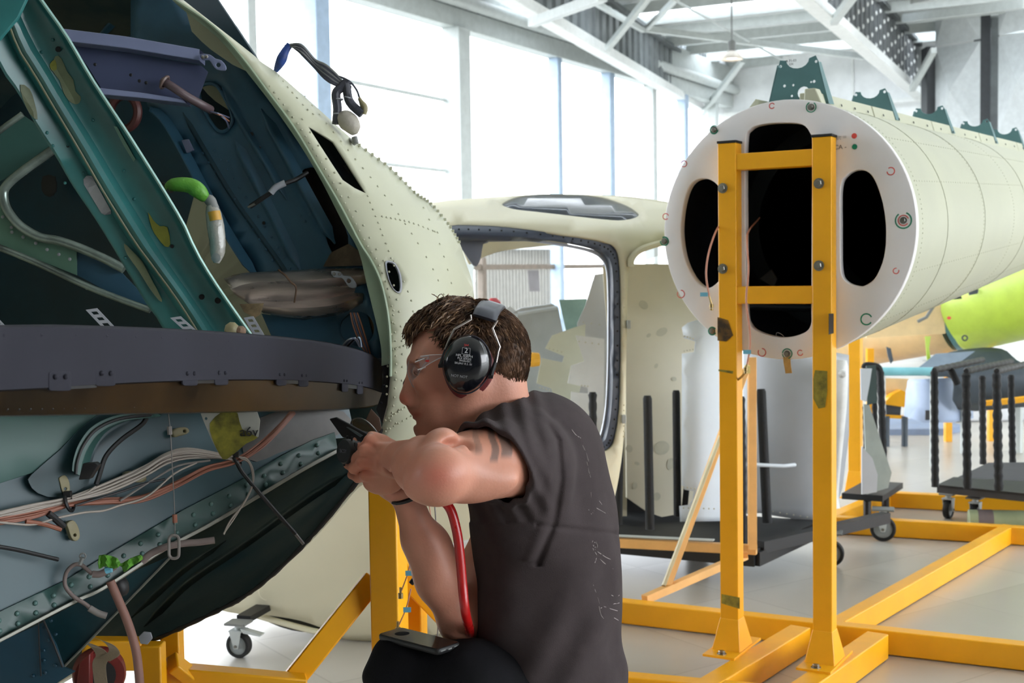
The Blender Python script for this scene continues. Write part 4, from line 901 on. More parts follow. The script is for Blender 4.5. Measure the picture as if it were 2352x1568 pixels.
# closed outside carried back
mb = MB()
def ringk(k, sc, sh=0.0):
    o = []
    for x, y in sp2(rim[14:], 2):
        q = HP(x, y, FP0, fa); c = HP(FC[0], FC[1], FP0, fa); o.append(c + (q - c) * sc + fa * k + V((0, 0, sh)))
    return o
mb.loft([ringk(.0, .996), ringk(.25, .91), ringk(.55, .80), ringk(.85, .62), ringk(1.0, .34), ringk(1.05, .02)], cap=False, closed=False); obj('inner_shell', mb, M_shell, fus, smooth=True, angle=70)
# unseen hull extension, added at the left to shade the man and interior
c0_ = HP(FC[0], FC[1], FP0, fa); arc = sp2(rim[25:34], 4)
mb = MB(); mb.loft([[HP(x, y, FP0, fa) - fa * k + (c0_ - HP(x, y, FP0, fa)) * s_ for x, y in arc] for k, s_ in ((0, 0), (.5, -.05), (1.1, -.10), (1.7, -.12))], cap=False, closed=False); obj('shading_hull', mb, M_skin, fus, smooth=True, solid=.01, angle=60)
c1_ = HP(FC[0], FC[1], FP0, fa); mb = MB(); sp_ = [P(x, y, dskin(x, y)) for x, y in sp2(sil[:18], 3)]
mb.loft([[q + (c1_ - q) * (1 - s_) + fa * k * 1.0 for q in sp_] for k, s_ in ((.0, .999), (.10, .90), (.22, .74), (.34, .5), (.40, .2))], cap=False, closed=False); obj('rear_skin', mb, M_skin, fus, smooth=True, angle=70)
# sage flange along the rim
inn = [(395, 0), (421, 23), (501, 88), (566, 165), (628, 245), (689, 333), (739, 417), (788, 513), (823, 575), (842, 653), (861, 730), (872, 780), (876, 810), (876, 840)]
out_ = rim[0:12] + [(897, 835)]
obj('rim_flange', sheet(sp2(out_, 3) + sp2(inn[::-1], 3), [], RM(.004), 18), M_flg, fus, smooth=True, solid=.02, bevel=.003)
mb = MB(); mb.tube([RM(-.002)(x, y) for x, y in sp2(rim[0:13], 5)], .0035, 6); obj('rim_bead', mb, M_flg, fus, smooth=True)
mb = MB(); mb.tube([RM(-.003)(x, y) for x, y in sp2([(876, 985), (850, 1050), (820, 1105), (760, 1180), (700, 1248), (620, 1325), (560, 1370), (500, 1402), (420, 1440), (350, 1470), (300, 1485)], 8)], [.005 + rnd.uniform(-.0012, .0015) for _ in range(81)], 6); obj('rim_seal', mb, M_blk, fus, smooth=True, label='ragged black sealing strip along the lower rim')

# ---- frame web with beads and cut-outs
WB = RM(.09)
egg = sp2([(458, 205), (475, 193), (497, 197), (514, 222), (530, 255), (534, 280), (522, 298), (505, 302), (490, 288), (474, 262), (462, 235)], 3, True)
web = [(300, -60), (395, -30)] + inn[1:] + [(880, 900), (700, 900), (640, 800), (606, 660), (560, 575), (500, 480), (450, 388), (420, 330), (385, 285), (340, 245), (300, 120)]
dirt = sp2([(688, 398), (712, 384), (735, 395), (762, 452), (792, 520), (800, 560), (778, 600), (752, 560), (735, 500), (705, 440)], 2, True)
disc_h = ell(820, 755, 39, 40, 28)
obj('frame_web', sheet(sp2(web, 1), [egg, dirt, disc_h], WB, 30), M_web, fus, smooth=True, solid=.004)
mb = MB(); mb.tube([WB(x, y) - CF * .002 for x, y in egg], .004, 6, close=True); obj('hole_lip', mb, M_web, fus, smooth=True)
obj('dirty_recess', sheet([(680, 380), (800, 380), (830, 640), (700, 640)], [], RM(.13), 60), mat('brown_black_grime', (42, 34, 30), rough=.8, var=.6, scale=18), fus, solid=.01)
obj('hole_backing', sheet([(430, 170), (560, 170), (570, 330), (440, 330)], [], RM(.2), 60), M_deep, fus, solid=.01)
obj('ochre_disc', sheet(ell(820, 755, 46, 46, 28), [], RM(.12), 40), mat('ochre_disc_paint', (128, 104, 54), rough=.6, var=.2, scale=10), fus, solid=.01)
obj('brown_patch', sheet([(742, 612), (760, 580), (800, 560), (822, 575), (836, 610)], [], RM(.084), 60), mat('brown_tape', (112, 92, 72), rough=.7, var=.2, scale=25), fus, solid=.003)
for k in range(5):
    mb = MB(); mb.tube(smooth_path([RM(.07)(805 + k * 4, 718), RM(.06)(812 + k * 5, 750), RM(.08)(828 + k * 4, 790), RM(.09)(842 + k * 2, 812)], 4), .0018, 5); obj('disc_wire', mb, M_chan if k % 2 else M_coax, fus, smooth=True)
def bead(name, pts, w, m, k=.09, hgt=.012):
    f = RM(k); q = sp2(pts, 8); rg = []
    for i, (x, y) in enumerate(q):
        a = q[max(0, i - 1)]; b = q[min(len(q) - 1, i + 1)]; t = math.hypot(b[0] - a[0], b[1] - a[1]); nx, ny = -(b[1] - a[1]) / t, (b[0] - a[0]) / t
        e = min(1, i / 3, (len(q) - 1 - i) / 3); ww = w * max(.15, e)
        rg.append([f(x + nx * ww * s, y + ny * ww * s) - fa * (hgt * (math.cos(s * math.pi) * .5 + .5) * max(.1, e) + .0004) for s in (-1, -.7, -.4, -.15, .15, .4, .7, 1)])
    mb = MB(); mb.loft(rg, cap=False, closed=False); return obj(name, mb, m, fus, smooth=True, angle=70)
bead('web_bead', [(540, 322), (580, 400), (640, 520), (692, 625)], 13, M_web)
bead('web_bead', [(510, 200), (560, 290), (610, 370), (660, 460)], 10, M_web)
bead('web_bead', [(600, 250), (660, 360), (720, 470), (770, 560)], 14, M_web, hgt=.016)
bead('web_flange', [(345, 245), (385, 280), (425, 345), (475, 440), (530, 540), (600, 650)], 9, M_web, hgt=.03)
bead('web_step', [(420, 258), (470, 345), (540, 460), (640, 600), (664, 640)], 6, M_deep, hgt=.006)
mb = MB()
for i in range(14):
    t = i / 13; x, y = 466 + (655 - 466) * t, 352 + (648 - 352) * t - 8 * math.sin(t * 3); mb.dome(RM(.088)(x, y), -fa, .0042, .003, 7)
    mb.dome(RM(.088)(x + 26, y - 6), -fa, .003, .002, 6)
for x, y in ((577, 308), (597, 338), (523, 370), (690, 495), (700, 508), (712, 492), (640, 580), (695, 626)): mb.dome(RM(.088)(x, y), -fa, .004, .001, 8)
obj('web_rivet', mb, M_web, fus, smooth=True, kind='stuff')
for x, y, r_ in ((578, 308, 5), (606, 512, 4), (597, 339, 3)):
    mb = MB(); mb.lathe([(r_ * .001, 0), (r_ * .001, .001)], RM(.087)(x, y), -fa, 12); obj('web_hole', mb, M_blk, fus)
o = RM(.07)(432, 335); mb = MB(); mb.prism([RM(.07)(420, 322), RM(.07)(435, 320), RM(.07)(447, 345), RM(.07)(432, 352)], -fa * .006); obj('nut_clip', mb, M_chan, fus, bevel=.001)
# back bulkhead deep inside, with a faint dished ring
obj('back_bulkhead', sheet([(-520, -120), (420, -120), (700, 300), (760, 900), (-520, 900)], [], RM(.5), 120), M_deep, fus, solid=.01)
mb = MB(); mb.torus(RM(.42)(285, 258), -fa, .045, .012, 24, 8); obj('dished_port', mb, mat('dull_red_ring', (92, 52, 50), rough=.5), fus, smooth=True)
for pts, w_, m_ in (([(300, 560), (420, 640), (520, 760)], 5, M_deep), ([(200, 120), (330, -20)], 7, M_web)):
    bead('stiffener', pts, w_, m_, .45, .02)

# ---- upper cross channel
UC = Plane((160, 80, 2.72), (500, 150, 2.80), (240, 220, 2.74))
uc = plate('cross_channel_web', [(160, 100), (300, 122), (462, 150), (478, 165), (452, 238), (430, 242), (238, 212), (200, 150)], UC, .003, mat('slate_violet_paint', (58, 66, 94), rough=.4, var=.06), fus)
def strip(name, top_, bot_, pl, off, m, root=fus, **k):
    mb = MB(); mb.loft([[pl(*p) - CF * off for p in top_], [pl(*p) - CF * off for p in bot_], [pl(*p) + CF * .004 for p in bot_], [pl(*p) + CF * .004 for p in top_]], closed=False, cap=False, wrap=True); return obj(name, mb, m, root, bevel=.0015, **k)
strip('upper_flange', [(150, 76), (300, 94), (462, 122), (470, 124)], [(172, 106), (300, 121), (462, 148), (470, 150)], UC, .045, M_chan)
strip('lower_flange', [(236, 210), (340, 222), (432, 236)], [(250, 226), (340, 234), (440, 246)], UC, .045, M_chan)
def flatplate(name, pts, d, th, m, root=fus, holes=(), bev=.0015, **k): return obj(name, sheet(pts, list(holes), lambda x, y: P(x, y, d), 40), m, root, solid=th, bevel=bev, **k)
tb_ = flatplate('end_tab', sp2([(460, 124), (482, 125), (494, 134), (508, 138), (519, 152), (517, 162), (498, 160), (488, 150), (480, 138), (464, 138)], 2, True), 2.735, .004, M_chan, holes=[ell(501, 149, 5, 5, 12)])
for x, y in ((466, 131), (474, 130)): mb = MB(); mb.dome(P(x, y, 2.73), -CF, .004, .002, 8); obj('tab_rivet', mb, M_bolt, tb_)
mb = MB(); mb.tube(smooth_path([P(374, 186, 2.74), P(400, 202, 2.73), P(430, 222, 2.74), P(462, 240, 2.76), P(484, 252, 2.79)], 5), 10 * mpp(2.74), 14); cd = obj('conduit', mb, mat('brown_conduit', (96, 80, 84), rough=.45), fus, smooth=True)
mb = MB(); mb.torus(P(378, 189, 2.735), P(430, 222, 2.74) - P(374, 186, 2.74), .014, .0035, 18, 6); obj('conduit_collar', mb, mat('brown_collar', (112, 92, 84), rough=.4), cd, smooth=True)
for k in range(4): mb = MB(); mb.tube(smooth_path([P(484 + k * 3, 256 + k, 2.78), P(505 + k * 4, 262 + k * 4, 2.77), P(526, 270 + k * 8, 2.83)], 4), .002, 5); obj('conduit_wire', mb, [M_chan, M_coax, M_blk, M_chan][k], cd, smooth=True)
for x, y in ((218, 148), (300, 172), (320, 186), (335, 190)): mb = MB(); mb.dome(UC(x, y), -CF, .004, .0015, 7); obj('web_fastener', mb, M_blk, fus)

# ---- big hat-section diagonal beam
E0 = [(-30, 90), (0, 153), (23, 191), (42, 214), (84, 291), (126, 356), (168, 429), (220, 505), (275, 595), (337, 699), (360, 730), (392, 785)]
L1 = [(0, -20), (20, 50), (45, 115), (80, 170), (115, 230), (172, 325), (205, 382), (240, 442), (306, 548), (344, 600), (410, 690), (470, 785)]
R0 = [(70, -40), (96, 0), (153, 80), (207, 172), (249, 237), (295, 306), (344, 383), (387, 452), (425, 517), (452, 577), (498, 653), (590, 785)]
def resamp(c, n=26):
    q = sp2(c, 8); L = [0]
    for i in range(1, len(q)): L.append(L[-1] + math.hypot(q[i][0] - q[i - 1][0], q[i][1] - q[i - 1][1]))
    t = np.linspace(0, L[-1], n); return list(zip(np.interp(t, L, [a[0] for a in q]), np.interp(t, L, [a[1] for a in q])))
e_, l_, r_ = resamp(E0), resamp(L1), resamp(R0)
def mixp(a, b, t): return (a[0] + (b[0] - a[0]) * t, a[1] + (b[1] - a[1]) * t)
db_rings = []
for i in range(26):
    dd = 2.30 + .24 * i / 25; E, Lc, Rr = e_[i], l_[i], r_[i]
    prof = [(E, .07), (E, 0), (mixp(E, Lc, .1), -.004), (mixp(E, Lc, .78), 0), (mixp(E, Lc, .96), -.022), (mixp(Lc, Rr, .1), -.030), (mixp(Lc, Rr, .2), -.026), (mixp(Lc, Rr, .32), -.004), (mixp(Lc, Rr, .42), .0), (mixp(Lc, Rr, .82), .0), (mixp(Lc, Rr, .9), -.004), (mixp(Lc, Rr, .93), -.028), (mixp(Lc, Rr, .98), -.034), (Rr, -.028), (Rr, .07)]
    db_rings.append([P(p[0], p[1], dd + o_) for p, o_ in prof])
mb = MB(); mb.loft(db_rings, cap=True); dbvh = BVHTree.FromPolygons([tuple(v) for v in mb.v], mb.f); dbeam = obj('diagonal_beam', mb, M_tealb, fus, smooth=True, angle=50, label='big teal hat-section beam running down to the dark ring')
mb = MB(); mb.tube([P(*mixp(l_[i], r_[i], .985), 2.30 + .24 * i / 25 - .035) for i in range(26)], .0035, 6); obj('beam_edge', mb, mat('beam_edge_highlight', (130, 168, 158), rough=.3, metal=.2), dbeam, smooth=True)  # pale tube puts a bright edge highlight into the colour
mb = MB(); mb.tube([P(*mixp(e_[i], l_[i], .985), 2.30 + .24 * i / 25 - .0245) for i in range(26)], .0022, 6); obj('beam_edge', mb, mat('yellowed_beam_edge', (116, 118, 82), rough=.35), dbeam, smooth=True)
def dbp(x, y, off=-.006):   # a point on the flat of the beam
    h_ = dbvh.ray_cast(CO, ray(x, y).normalized())[0]; return (h_ if h_ is not None else P(x, y, 2.42)) + CF * (off * .35 - .0012)
def ondb(name, pts, m, off=-.004, th=.001): return obj(name, sheet(pts, [], lambda x, y: dbp(x, y, off), 20), m, dbeam, solid=th)
ondb('filler_patch', sp2([(128, 130), (142, 135), (155, 165), (170, 185), (174, 210), (186, 222), (184, 236), (174, 240), (160, 232), (148, 215), (138, 185), (120, 160)], 2, True), M_pat2)
ondb('filler_patch', sp2([(116, 148), (128, 138), (132, 160), (120, 162)], 2, True), M_pat, -.006)
ondb('filler_patch', sp2([(341, 488), (352, 505), (368, 520), (385, 522), (392, 562), (380, 566), (362, 545), (350, 525)], 2, True), M_pat)
ondb('filler_patch', sp2([(288, 560), (305, 575), (330, 602), (350, 640), (375, 688), (368, 690), (345, 660), (320, 620), (295, 585)], 2, True), M_pat2, -.022)
ondb('filler_patch', sp2([(48, 195), (70, 205), (82, 240), (88, 275), (70, 262), (55, 230)], 2, True), M_pat2, -.006)
ondb('worn_streak', [(262, 290), (270, 292), (312, 366), (308, 372), (285, 335)], M_sageb, -.006)
# data plate with printed lines
dp = [(193, 412), (200, 404), (212, 404), (256, 484), (256, 492), (242, 494), (234, 490), (194, 424)]
dpl = ondb('data_plate', dp, mat('silver_data_plate', (158, 162, 168), rough=.35, metal=.5), -.006, .001)
ux = (dbp(250, 485) - dbp(205, 408)).normalized(); uy = ux.cross(CF).normalized(); uy = uy if uy.x < 0 or True else uy
for k in range(9):
    c = dbp(203 + k * 5.2, 418 + k * 8.6, -.0075); mb = MB(); mb.box(c, .0035, .0006, .011 if k != 5 else .016, (ux, CF, uy)); obj('printed_line', mb, M_blk, dpl)
mb = MB()
for x, y in ((122, 92), (96, 120), (60, 158), (214, 276), (157, 335), (109, 305), (309, 457), (285, 392), (412, 500), (288, 592), (192, 398), (122, 335), (150, 420)): mb.dome(dbp(x, y, -.001), -CF, .0035, .002, 7)
obj('beam_rivet', mb, M_tealb, dbeam, smooth=True, kind='stuff')
for x, y, r__ in ((135, 114, 6), (464, 682, 6), (501, 690, 7), (396, 566, 4), (157, 336, 3)):
    mb = MB(); mb.lathe([(r__ * .0009, 0), (r__ * .0009, .0015)], dbp(x, y, -.002), -CF, 12); obj('beam_hole', mb, M_blk, dbeam)
flatplate('corner_gusset', [(-40, -40), (78, -40), (40, 40), (0, 88), (-40, 120)], 2.18, .01, M_tealb)
# ---- sage frame with tube-edged cut-out
LF = lambda k: (lambda x, y: P(x, y, 2.78 + k))
obj('frame_plate', sheet([(-420, 300), (0, 470), (11, 482), (34, 515), (77, 545), (126, 560), (176, 576), (176, 632), (77, 592), (0, 562), (-420, 400)], [], LF(0), 40), M_sageb, fus, solid=.006)
obj('frame_plate', sheet([(174, 572), (268, 614), (340, 690), (340, 712), (268, 680), (174, 630)], [], LF(.004), 40), M_web, fus, solid=.006)
obj('frame_plate', sheet([(-60, 340), (50, 262), (90, 290), (118, 338), (45, 388), (-60, 450)], [], LF(.03), 40), M_gt, fus, solid=.006)
for pts, r__ in (([(130, 338), (50, 395), (14, 428), (8, 452), (18, 484), (46, 518), (90, 544), (135, 553), (180, 568), (240, 594), (285, 618)], 11), ([(-60, 548), (0, 569), (77, 600), (191, 653), (268, 684), (345, 712)], 8), ([(-60, 350), (0, 300), (52, 262)], 7)):  # last tube in the list is a highlight built as a pale rod
    mb = MB(); mb.tube([LF(-.01)(x, y) for x, y in sp2(pts, 6)], r__ * mpp(2.78), 12); obj('frame_tube', mb, mat('shiny_teal_metal', (150, 166, 158), rough=.25, metal=.5, var=.2, scale=10), fus, smooth=True)
mb = MB()
for x, y in ((6, 498), (26, 522), (27, 533), (53, 544), (82, 558), (108, 573), (135, 584), (160, 595)): mb.dome(LF(-.006)(x, y), -CF, .004, .002, 7)
obj('frame_rivet', mb, M_tab, fus, smooth=True, kind='stuff')
obj('frame_plate', sheet(sp2([(98, 405), (125, 405), (128, 440), (112, 452), (96, 438)], 2, True), [], RM(.44), 40), M_blk, fus, solid=.004)
# ---- taped loom with plastic sleeve
lm = lead('taped_loom', [(372, 425, 2.58), (388, 432, 2.56), (392, 436, 2.55)], .007, fus, M_blk)
mb = MB(); mb.tube(smooth_path([P(386, 430, 2.56), P(402, 424, 2.55), P(436, 426, 2.55), (P(458, 440, 2.55)), P(472, 456, 2.56)], 4), [.009, .0105, .012, .013, .0135, .0145, .015, .0155, .016, .0165, .017, .0165, .016, .015, .0135, .012, .010], 12); obj('green_tape', mb, mat('bright_green_tape', (100, 166, 56), rough=.45, bump=.8, bscale=60, var=.08), lm, smooth=True)
mb = MB(); mb.tube(smooth_path([P(468, 452, 2.56), P(484, 462, 2.56), P(490, 480, 2.56)], 4), [.007, .008, .010, .0115, .0115, .011, .011, .012, .012], 12); obj('black_collar', mb, M_steeld, lm, smooth=True)
mb = MB(); mb.tube(smooth_path([P(486, 472, 2.56), P(492, 500, 2.56), P(498, 540, 2.56), P(500, 570, 2.56), P(497, 604, 2.56)], 4), [.011, .013, .015, .016, .0165, .017, .0175, .017, .017, .0165, .016, .016, .015, .015, .013, .010, .006], 14); obj('plastic_sleeve', mb, mat('cloudy_plastic', (160, 158, 150), rough=.25, bump=.9, bscale=45, spec=.8), lm, smooth=True)
mb = MB(); mb.tube([P(491, 486, 2.553), P(495, 507, 2.553)], .0128, 14); obj('ochre_label', mb, mat('ochre_label', (206, 156, 56), rough=.5), lm, smooth=True)
mb = MB(); mb.lathe([(.008, 0), (.0095, .004), (.004, .006)], P(497, 592, 2.545), -CF, 14); obj('connector_face', mb, M_steeld, lm, smooth=True)
# short pigtail out of the recess
pg = lead('pigtail', [(575, 474, 2.78), (596, 460, 2.77), (626, 440, 2.77)], .0055, fus, M_blk)
for pts, r__, m_ in (([(622, 443, 2.765), (634, 430, 2.765), (655, 420, 2.765)], .0072, M_tab), ([(655, 421, 2.77), (680, 412, 2.78), (706, 396, 2.80)], .005, M_blk), ([(570, 476, 2.775), (586, 468, 2.77)], .003, M_bolt)):
    mb = MB(); mb.tube(smooth_path([P(*p) for p in pts], 5), r__, 10); obj('pigtail_sleeve', mb, m_, pg, smooth=True)
# ---- lower bare metal cross beam
rows = [[(515, 642), (560, 630), (700, 622), (840, 612)], [(518, 646), (562, 634), (700, 627), (840, 617)], [(530, 664), (580, 650), (700, 645), (841, 632)], [(536, 671), (590, 664), (700, 660), (840, 646)], [(545, 678), (605, 676), (710, 672), (838, 655)], [(560, 690), (640, 694), (740, 688), (836, 668)], [(575, 700), (660, 708), (760, 702), (834, 680)], [(600, 712), (690, 722), (785, 712), (832, 692)], [(605, 716), (700, 728), (790, 718), (832, 698)]]
offs = [.06, 0, -.02, -.015, .01, .014, -.01, 0, .05]
mb = MB(); mb.loft([[P(x, y, 2.74 + (x - 515) * .0003 + o_) for x, y in sp2(r__, 6)] for r__, o_ in zip(rows, offs)], cap=False, closed=False); obj('lower_cross_beam', mb, M_metal, fus, smooth=True, solid=.003, angle=60)
lt = flatplate('end_tab', sp2([(760, 622), (782, 624), (788, 632), (804, 634), (817, 648), (818, 660), (802, 660), (792, 646), (784, 638), (766, 636)], 2, True), 2.79, .004, M_tab, holes=[ell(801, 645, 5, 5, 12)])
for x, y in ((767, 629), (780, 629)): mb = MB(); mb.dome(P(x, y, 2.785), -CF, .004, .002, 8); obj('tab_rivet', mb, M_bolt, lt)
mb = MB(); mb.tube(smooth_path([P(640, 620, 2.74), P(655, 632, 2.72), P(668, 648, 2.72), P(680, 660, 2.72), P(676, 694, 2.74)], 4), .0022, 6); obj('lacing_cord', mb, mat('brown_cord', (100, 76, 58)), fus, smooth=True)
flatplate('paper_scrap', [(550, 698), (606, 696), (598, 722), (585, 730), (560, 716)], 2.73, .001, mat('brown_scrap', (148, 126, 92), rough=.8, var=.2, scale=30))
flatplate('lower_web', [(600, 720), (700, 735), (840, 700), (870, 830), (640, 810)], 2.86, .004, M_web)

# ---- perforated white tabs behind the ring
for x0, y0, x1, y1, w, n_ in ((212, 712, 262, 765, 13, 4), (405, 730, 455, 775, 12, 4), (572, 730, 600, 778, 11, 4), (-12, 735, 16, 765, 10, 2)):
    dx, dy = x1 - x0, y1 - y0; L = math.hypot(dx, dy); ux_, uy_ = dx / L, dy / L; hl_ = []
    def q_(t, s): return (x0 + dx * t + s * w, y0 + dy * t + s * w * -.15)
    for k in range(n_):
        t = (k + .5) / n_; hl_.append([q_(t - .07, -.5), q_(t - .05, .5), q_(t + .07, .5), q_(t + .05, -.5)])
    flatplate('slotted_tab', [q_(-.05, -1), q_(-.05, 1), q_(1, 1), q_(1, -1)], 2.3, .002, M_tab, holes=hl_, bev=0)
mb = MB(); mb.lathe([(.002, 0), (.014, .004), (.012, .014), (.004, .02)], P(533, 758, 2.28), V((.2, -1, .3)), 9); obj('rubber_grommet', mb, M_nyl, fus, smooth=True)
mb = MB(); mb.lathe([(.002, 0), (.010, .004), (.009, .012), (.004, .016)], P(556, 762, 2.28), V((-.2, -1, .3)), 9); obj('rubber_grommet', mb, mat('brown_rubber', (140, 112, 90)), fus, smooth=True)

# ---- charcoal ring band
bx = [-480, -160, -60, 0, 120, 270, 400, 520, 640, 740, 810, 850, 872, 884]
bt = [762, 757, 756, 755, 753.5, 757, 762, 769, 778.5, 790, 804, 818, 833, 845]
b1 = [922, 898, 893, 890, 884, 875, 870, 867.5, 868, 873, 880, 888, 896, 900]
b2 = [958, 950, 949, 947, 945.5, 943, 942, 940, 938, 936, 933, 929, 922, 915]
bd = [1.16, 1.36, 1.44, 1.5, 1.58, 1.72, 1.88, 2.06, 2.26, 2.46, 2.62, 2.74, 2.82, 2.88]
def bI(x, a): return float(np.interp(x, bx, a))
xs = [p[0] for p in sp2([(x, 0) for x in bx], 4)]
def sm(a):  # smooth samples
    return [p[1] for p in sp2(list(zip(bx, a)), 4)]
bts, b1s, b2s, bds = sm(bt), sm(b1), sm(b2), [p[1] for p in sp2([(x, d * 1000) for x, d in zip(bx, bd)], 4)]; bds = [d / 1000 for d in bds]
def bfun(a): return lambda x: float(np.interp(x, xs, a))
fT, fB1, fB2, fD = bfun(bts), bfun(b1s), bfun(b2s), bfun(bds)
def brow(f, off, dy=0): return [P(x, f(x) + dy, fD(x) + off) for x in xs]
ringp = fus
mb = MB(); mb.loft([brow(fT, .16, -2), brow(fT, .004, 0), brow(fT, 0, 2), brow(fT, 0, 5), brow(fB1, 0, 0), brow(fB1, .012, 1)], cap=False, closed=False); belt = obj('ring_band', mb, M_belt, ringp, smooth=True, solid=.004, angle=40, label='charcoal curved ring band with clips and fasteners')
mb = MB(); mb.loft([brow(fB1, .016, -4), brow(fB1, .02, 6), brow(fB2, .035, -10), brow(fB2, .04, 0), brow(fB2, .09, 2)], cap=False, closed=False); obj('lower_band', mb, M_brown, ringp, smooth=True, solid=.004, label='amber brown lower band')
mb = MB(); mb.loft([brow(fT, .14, 0), brow(fB2, .16, 0)], cap=False, closed=False); obj('band_backing', mb, M_deep, ringp, solid=.004)
mb = MB(); mb.tube(brow(fT, .002, 1), .0024, 6); obj('band_bead', mb, mat('pale_charcoal_edge', (140, 140, 144), rough=.35, metal=.4), ringp, smooth=True)  # thin bead, paler than the band, along its top edge
for x in (4, 90, 169.5, 240, 307, 366.6, 424, 475.6, 521, 568, 611, 650, 686, 720, 749, 778, 803.6, 828.6, 850):
    mb = MB(); q = P(x, fT(x) + 15 + (120 - x * .0) * 0, fD(x) - .001); mb.dome(q, -CF + CR * (.0 + x / 1600), .0044, .0034, 8); obj('band_rivet', mb, M_belt, belt, smooth=True)
mb = MB()
x = -40
while x < 872:
    q = P(x, fB2(x) - 8, fD(x) + .033); mb.dome(q, -CF, .0032, .002, 6); x += 27 - 16 * max(0, x) / 872
obj('lower_rivet', mb, M_blk, belt, kind='stuff')
for xa, xb_, in ((113, 164), (220, 266), (420, 455), (494, 525), (636, 659), (687, 709), (786, 800), (821, 834)):
    ya = fB1(xa) - (32 if xa < 300 else 23 if xa < 600 else 18 if xa < 720 else 13); yb = fB1(xb_) + (16 if xa < 200 else 11 if xa < 300 else 17 if xa < 720 else 21)
    d0, d1 = fD(xa) - .006, fD(xb_) - .006
    pts = rrect(xa, ya, xb_, yb, min(6, (xb_ - xa) * .25), 3)
    cl = obj('clip', sheet(pts, [], lambda x, y: P(x, y, d0 + (d1 - d0) * (x - xa) / (xb_ - xa)), 40), M_belt, belt, solid=.003, bevel=.001)
    for t in (.28, .74):
        x = xa + (xb_ - xa) * t; mb = MB(); mb.dome(P(x, ya + (yb - ya) * .28, fD(x) - .008), -CF, .0036 if xa < 600 else .003, .003, 8); obj('clip_rivet', mb, M_belt, cl, smooth=True)
for x in (176, 191, 463, 474, 666, 675, 808, 816):
    mb = MB(); mb.dome(P(x, fT(x) + (68 if x < 300 else 54 if x < 500 else 48 if x < 700 else 46), fD(x) - .001), -CF, .0034, .0026, 8); obj('band_rivet', mb, M_belt, belt, smooth=True)
for xa, xb_ in ((164, 220), (455, 494), (659, 687), (800, 821)):
    obj('band_notch', sheet([(xa - 2, fB1(xa) - 4), (xb_ + 2, fB1(xb_) - 4), (xb_ + 2, fB1(xb_) + 12), (xa - 2, fB1(xa) + 12)], [], lambda x, y: P(x, y, fD(x) - .003), 60), M_blk, belt, solid=.002)
flatplate('black_end_block', [(868, 822), (893, 824), (895, 870), (889, 930), (878, 972), (864, 940), (878, 900), (880, 850)], 2.74, .03, M_blk)
mb = MB()
for x, y in ((884, 840), (884, 860), (882, 885), (880, 905), (876, 925)): mb.dome(P(x, y, 2.735), -CF, .003, .0015, 7)
obj('block_rivet', mb, M_belt, fus, kind='stuff')
for k in range(5):
    mb = MB(); mb.tube(smooth_path([P(786 + k * 4, 795, 2.72), P(800 + k * 5, 780 - k, 2.68), P(815 + k * 3, 778, 2.68), P(826 + k, 796, 2.7)], 4), .002, 5); obj('loose_wire', mb, [M_tab, M_chan, M_tab, M_blk, M_steelb][k], fus, smooth=True)

# ---- lower body under the ring
LW = Plane((0, 1200, 2.12), (780, 1010, 2.66), (200, 1400, 2.22))
def LWo(k): return lambda x, y: LW(x, y) - CF * k
obj('side_panel', sheet([(-420, 1250), (90, 1075), (200, 1000), (250, 930), (560, 930), (800, 930), (812, 985), (790, 1005), (719, 1012), (651, 1046), (555, 1104), (421, 1173), (260, 1268), (153, 1333), (0, 1406), (-420, 1590)], [], LWo(0), 70), M_steelp, fus, solid=.004)
obj('upper_panel', sheet([(-420, 935), (330, 930), (290, 966), (200, 1012), (88, 1082), (0, 1110), (-420, 1230)], [], LWo(.02), 70), M_gt, fus, solid=.004, bevel=.001)
obj('gusset_plate', sheet(sp2([(86, 1086), (150, 1030), (250, 940), (380, 940), (330, 962), (280, 978), (240, 1012), (222, 1060), (214, 1108), (150, 1138), (100, 1128), (80, 1104)], 2, True), [], LWo(.026), 60), mat('dark_gusset_primer', (34, 64, 70), rough=.45, var=.1), fus, solid=.003)
mb = MB()
pth = sp2([(370, 946), (300, 955), (250, 978), (222, 1012), (208, 1048), (204, 1078)], 5)
mb.loft([[LWo(.03)(x - 8, y - 6), LWo(.07)(x - 8, y - 6), LWo(.07)(x + 12, y + 7), LWo(.03)(x + 12, y + 7)] for x, y in pth]); obj('curved_channel', mb, M_gt, fus, smooth=True, bevel=.001)
mb = MB(); mb.tube([LWo(.072)(x + 2, y + 1) for x, y in pth], .003, 6); obj('channel_seal', mb, M_blk, fus, smooth=True)
flatplate('channel_foot', [(190, 1064), (216, 1062), (226, 1068), (205, 1100), (180, 1102)], 2.1, .02, M_blk)
obj('worn_area', sheet(sp2([(560, 985), (620, 950), (700, 935), (790, 945), (806, 980), (770, 1000), (700, 1020), (640, 1040), (590, 1060), (560, 1040)], 2, True), [], LWo(.003), 40), mat('worn_grey_primer', (98, 94, 90), rough=.5, var=.15, scale=8), fus, solid=.001)
top_l = [(-420, 1588), (-60, 1432), (0, 1404), (153, 1331), (260, 1266), (421, 1171), (555, 1102), (651, 1044), (719, 1010), (770, 992)]
lip_l = [(-420, 1655), (-60, 1497), (0, 1469), (179, 1376), (249, 1343), (383, 1247 + 10), (480, 1205), (574, 1150), (689, 1081), (777, 1033)]
obj('rivet_strip', sheet(top_l + lip_l[::-1], [], LWo(.008), 40), mat('green_teal_strip', (48, 78, 74), rough=.4, var=.08, scale=6), fus, solid=.005, bevel=.001)
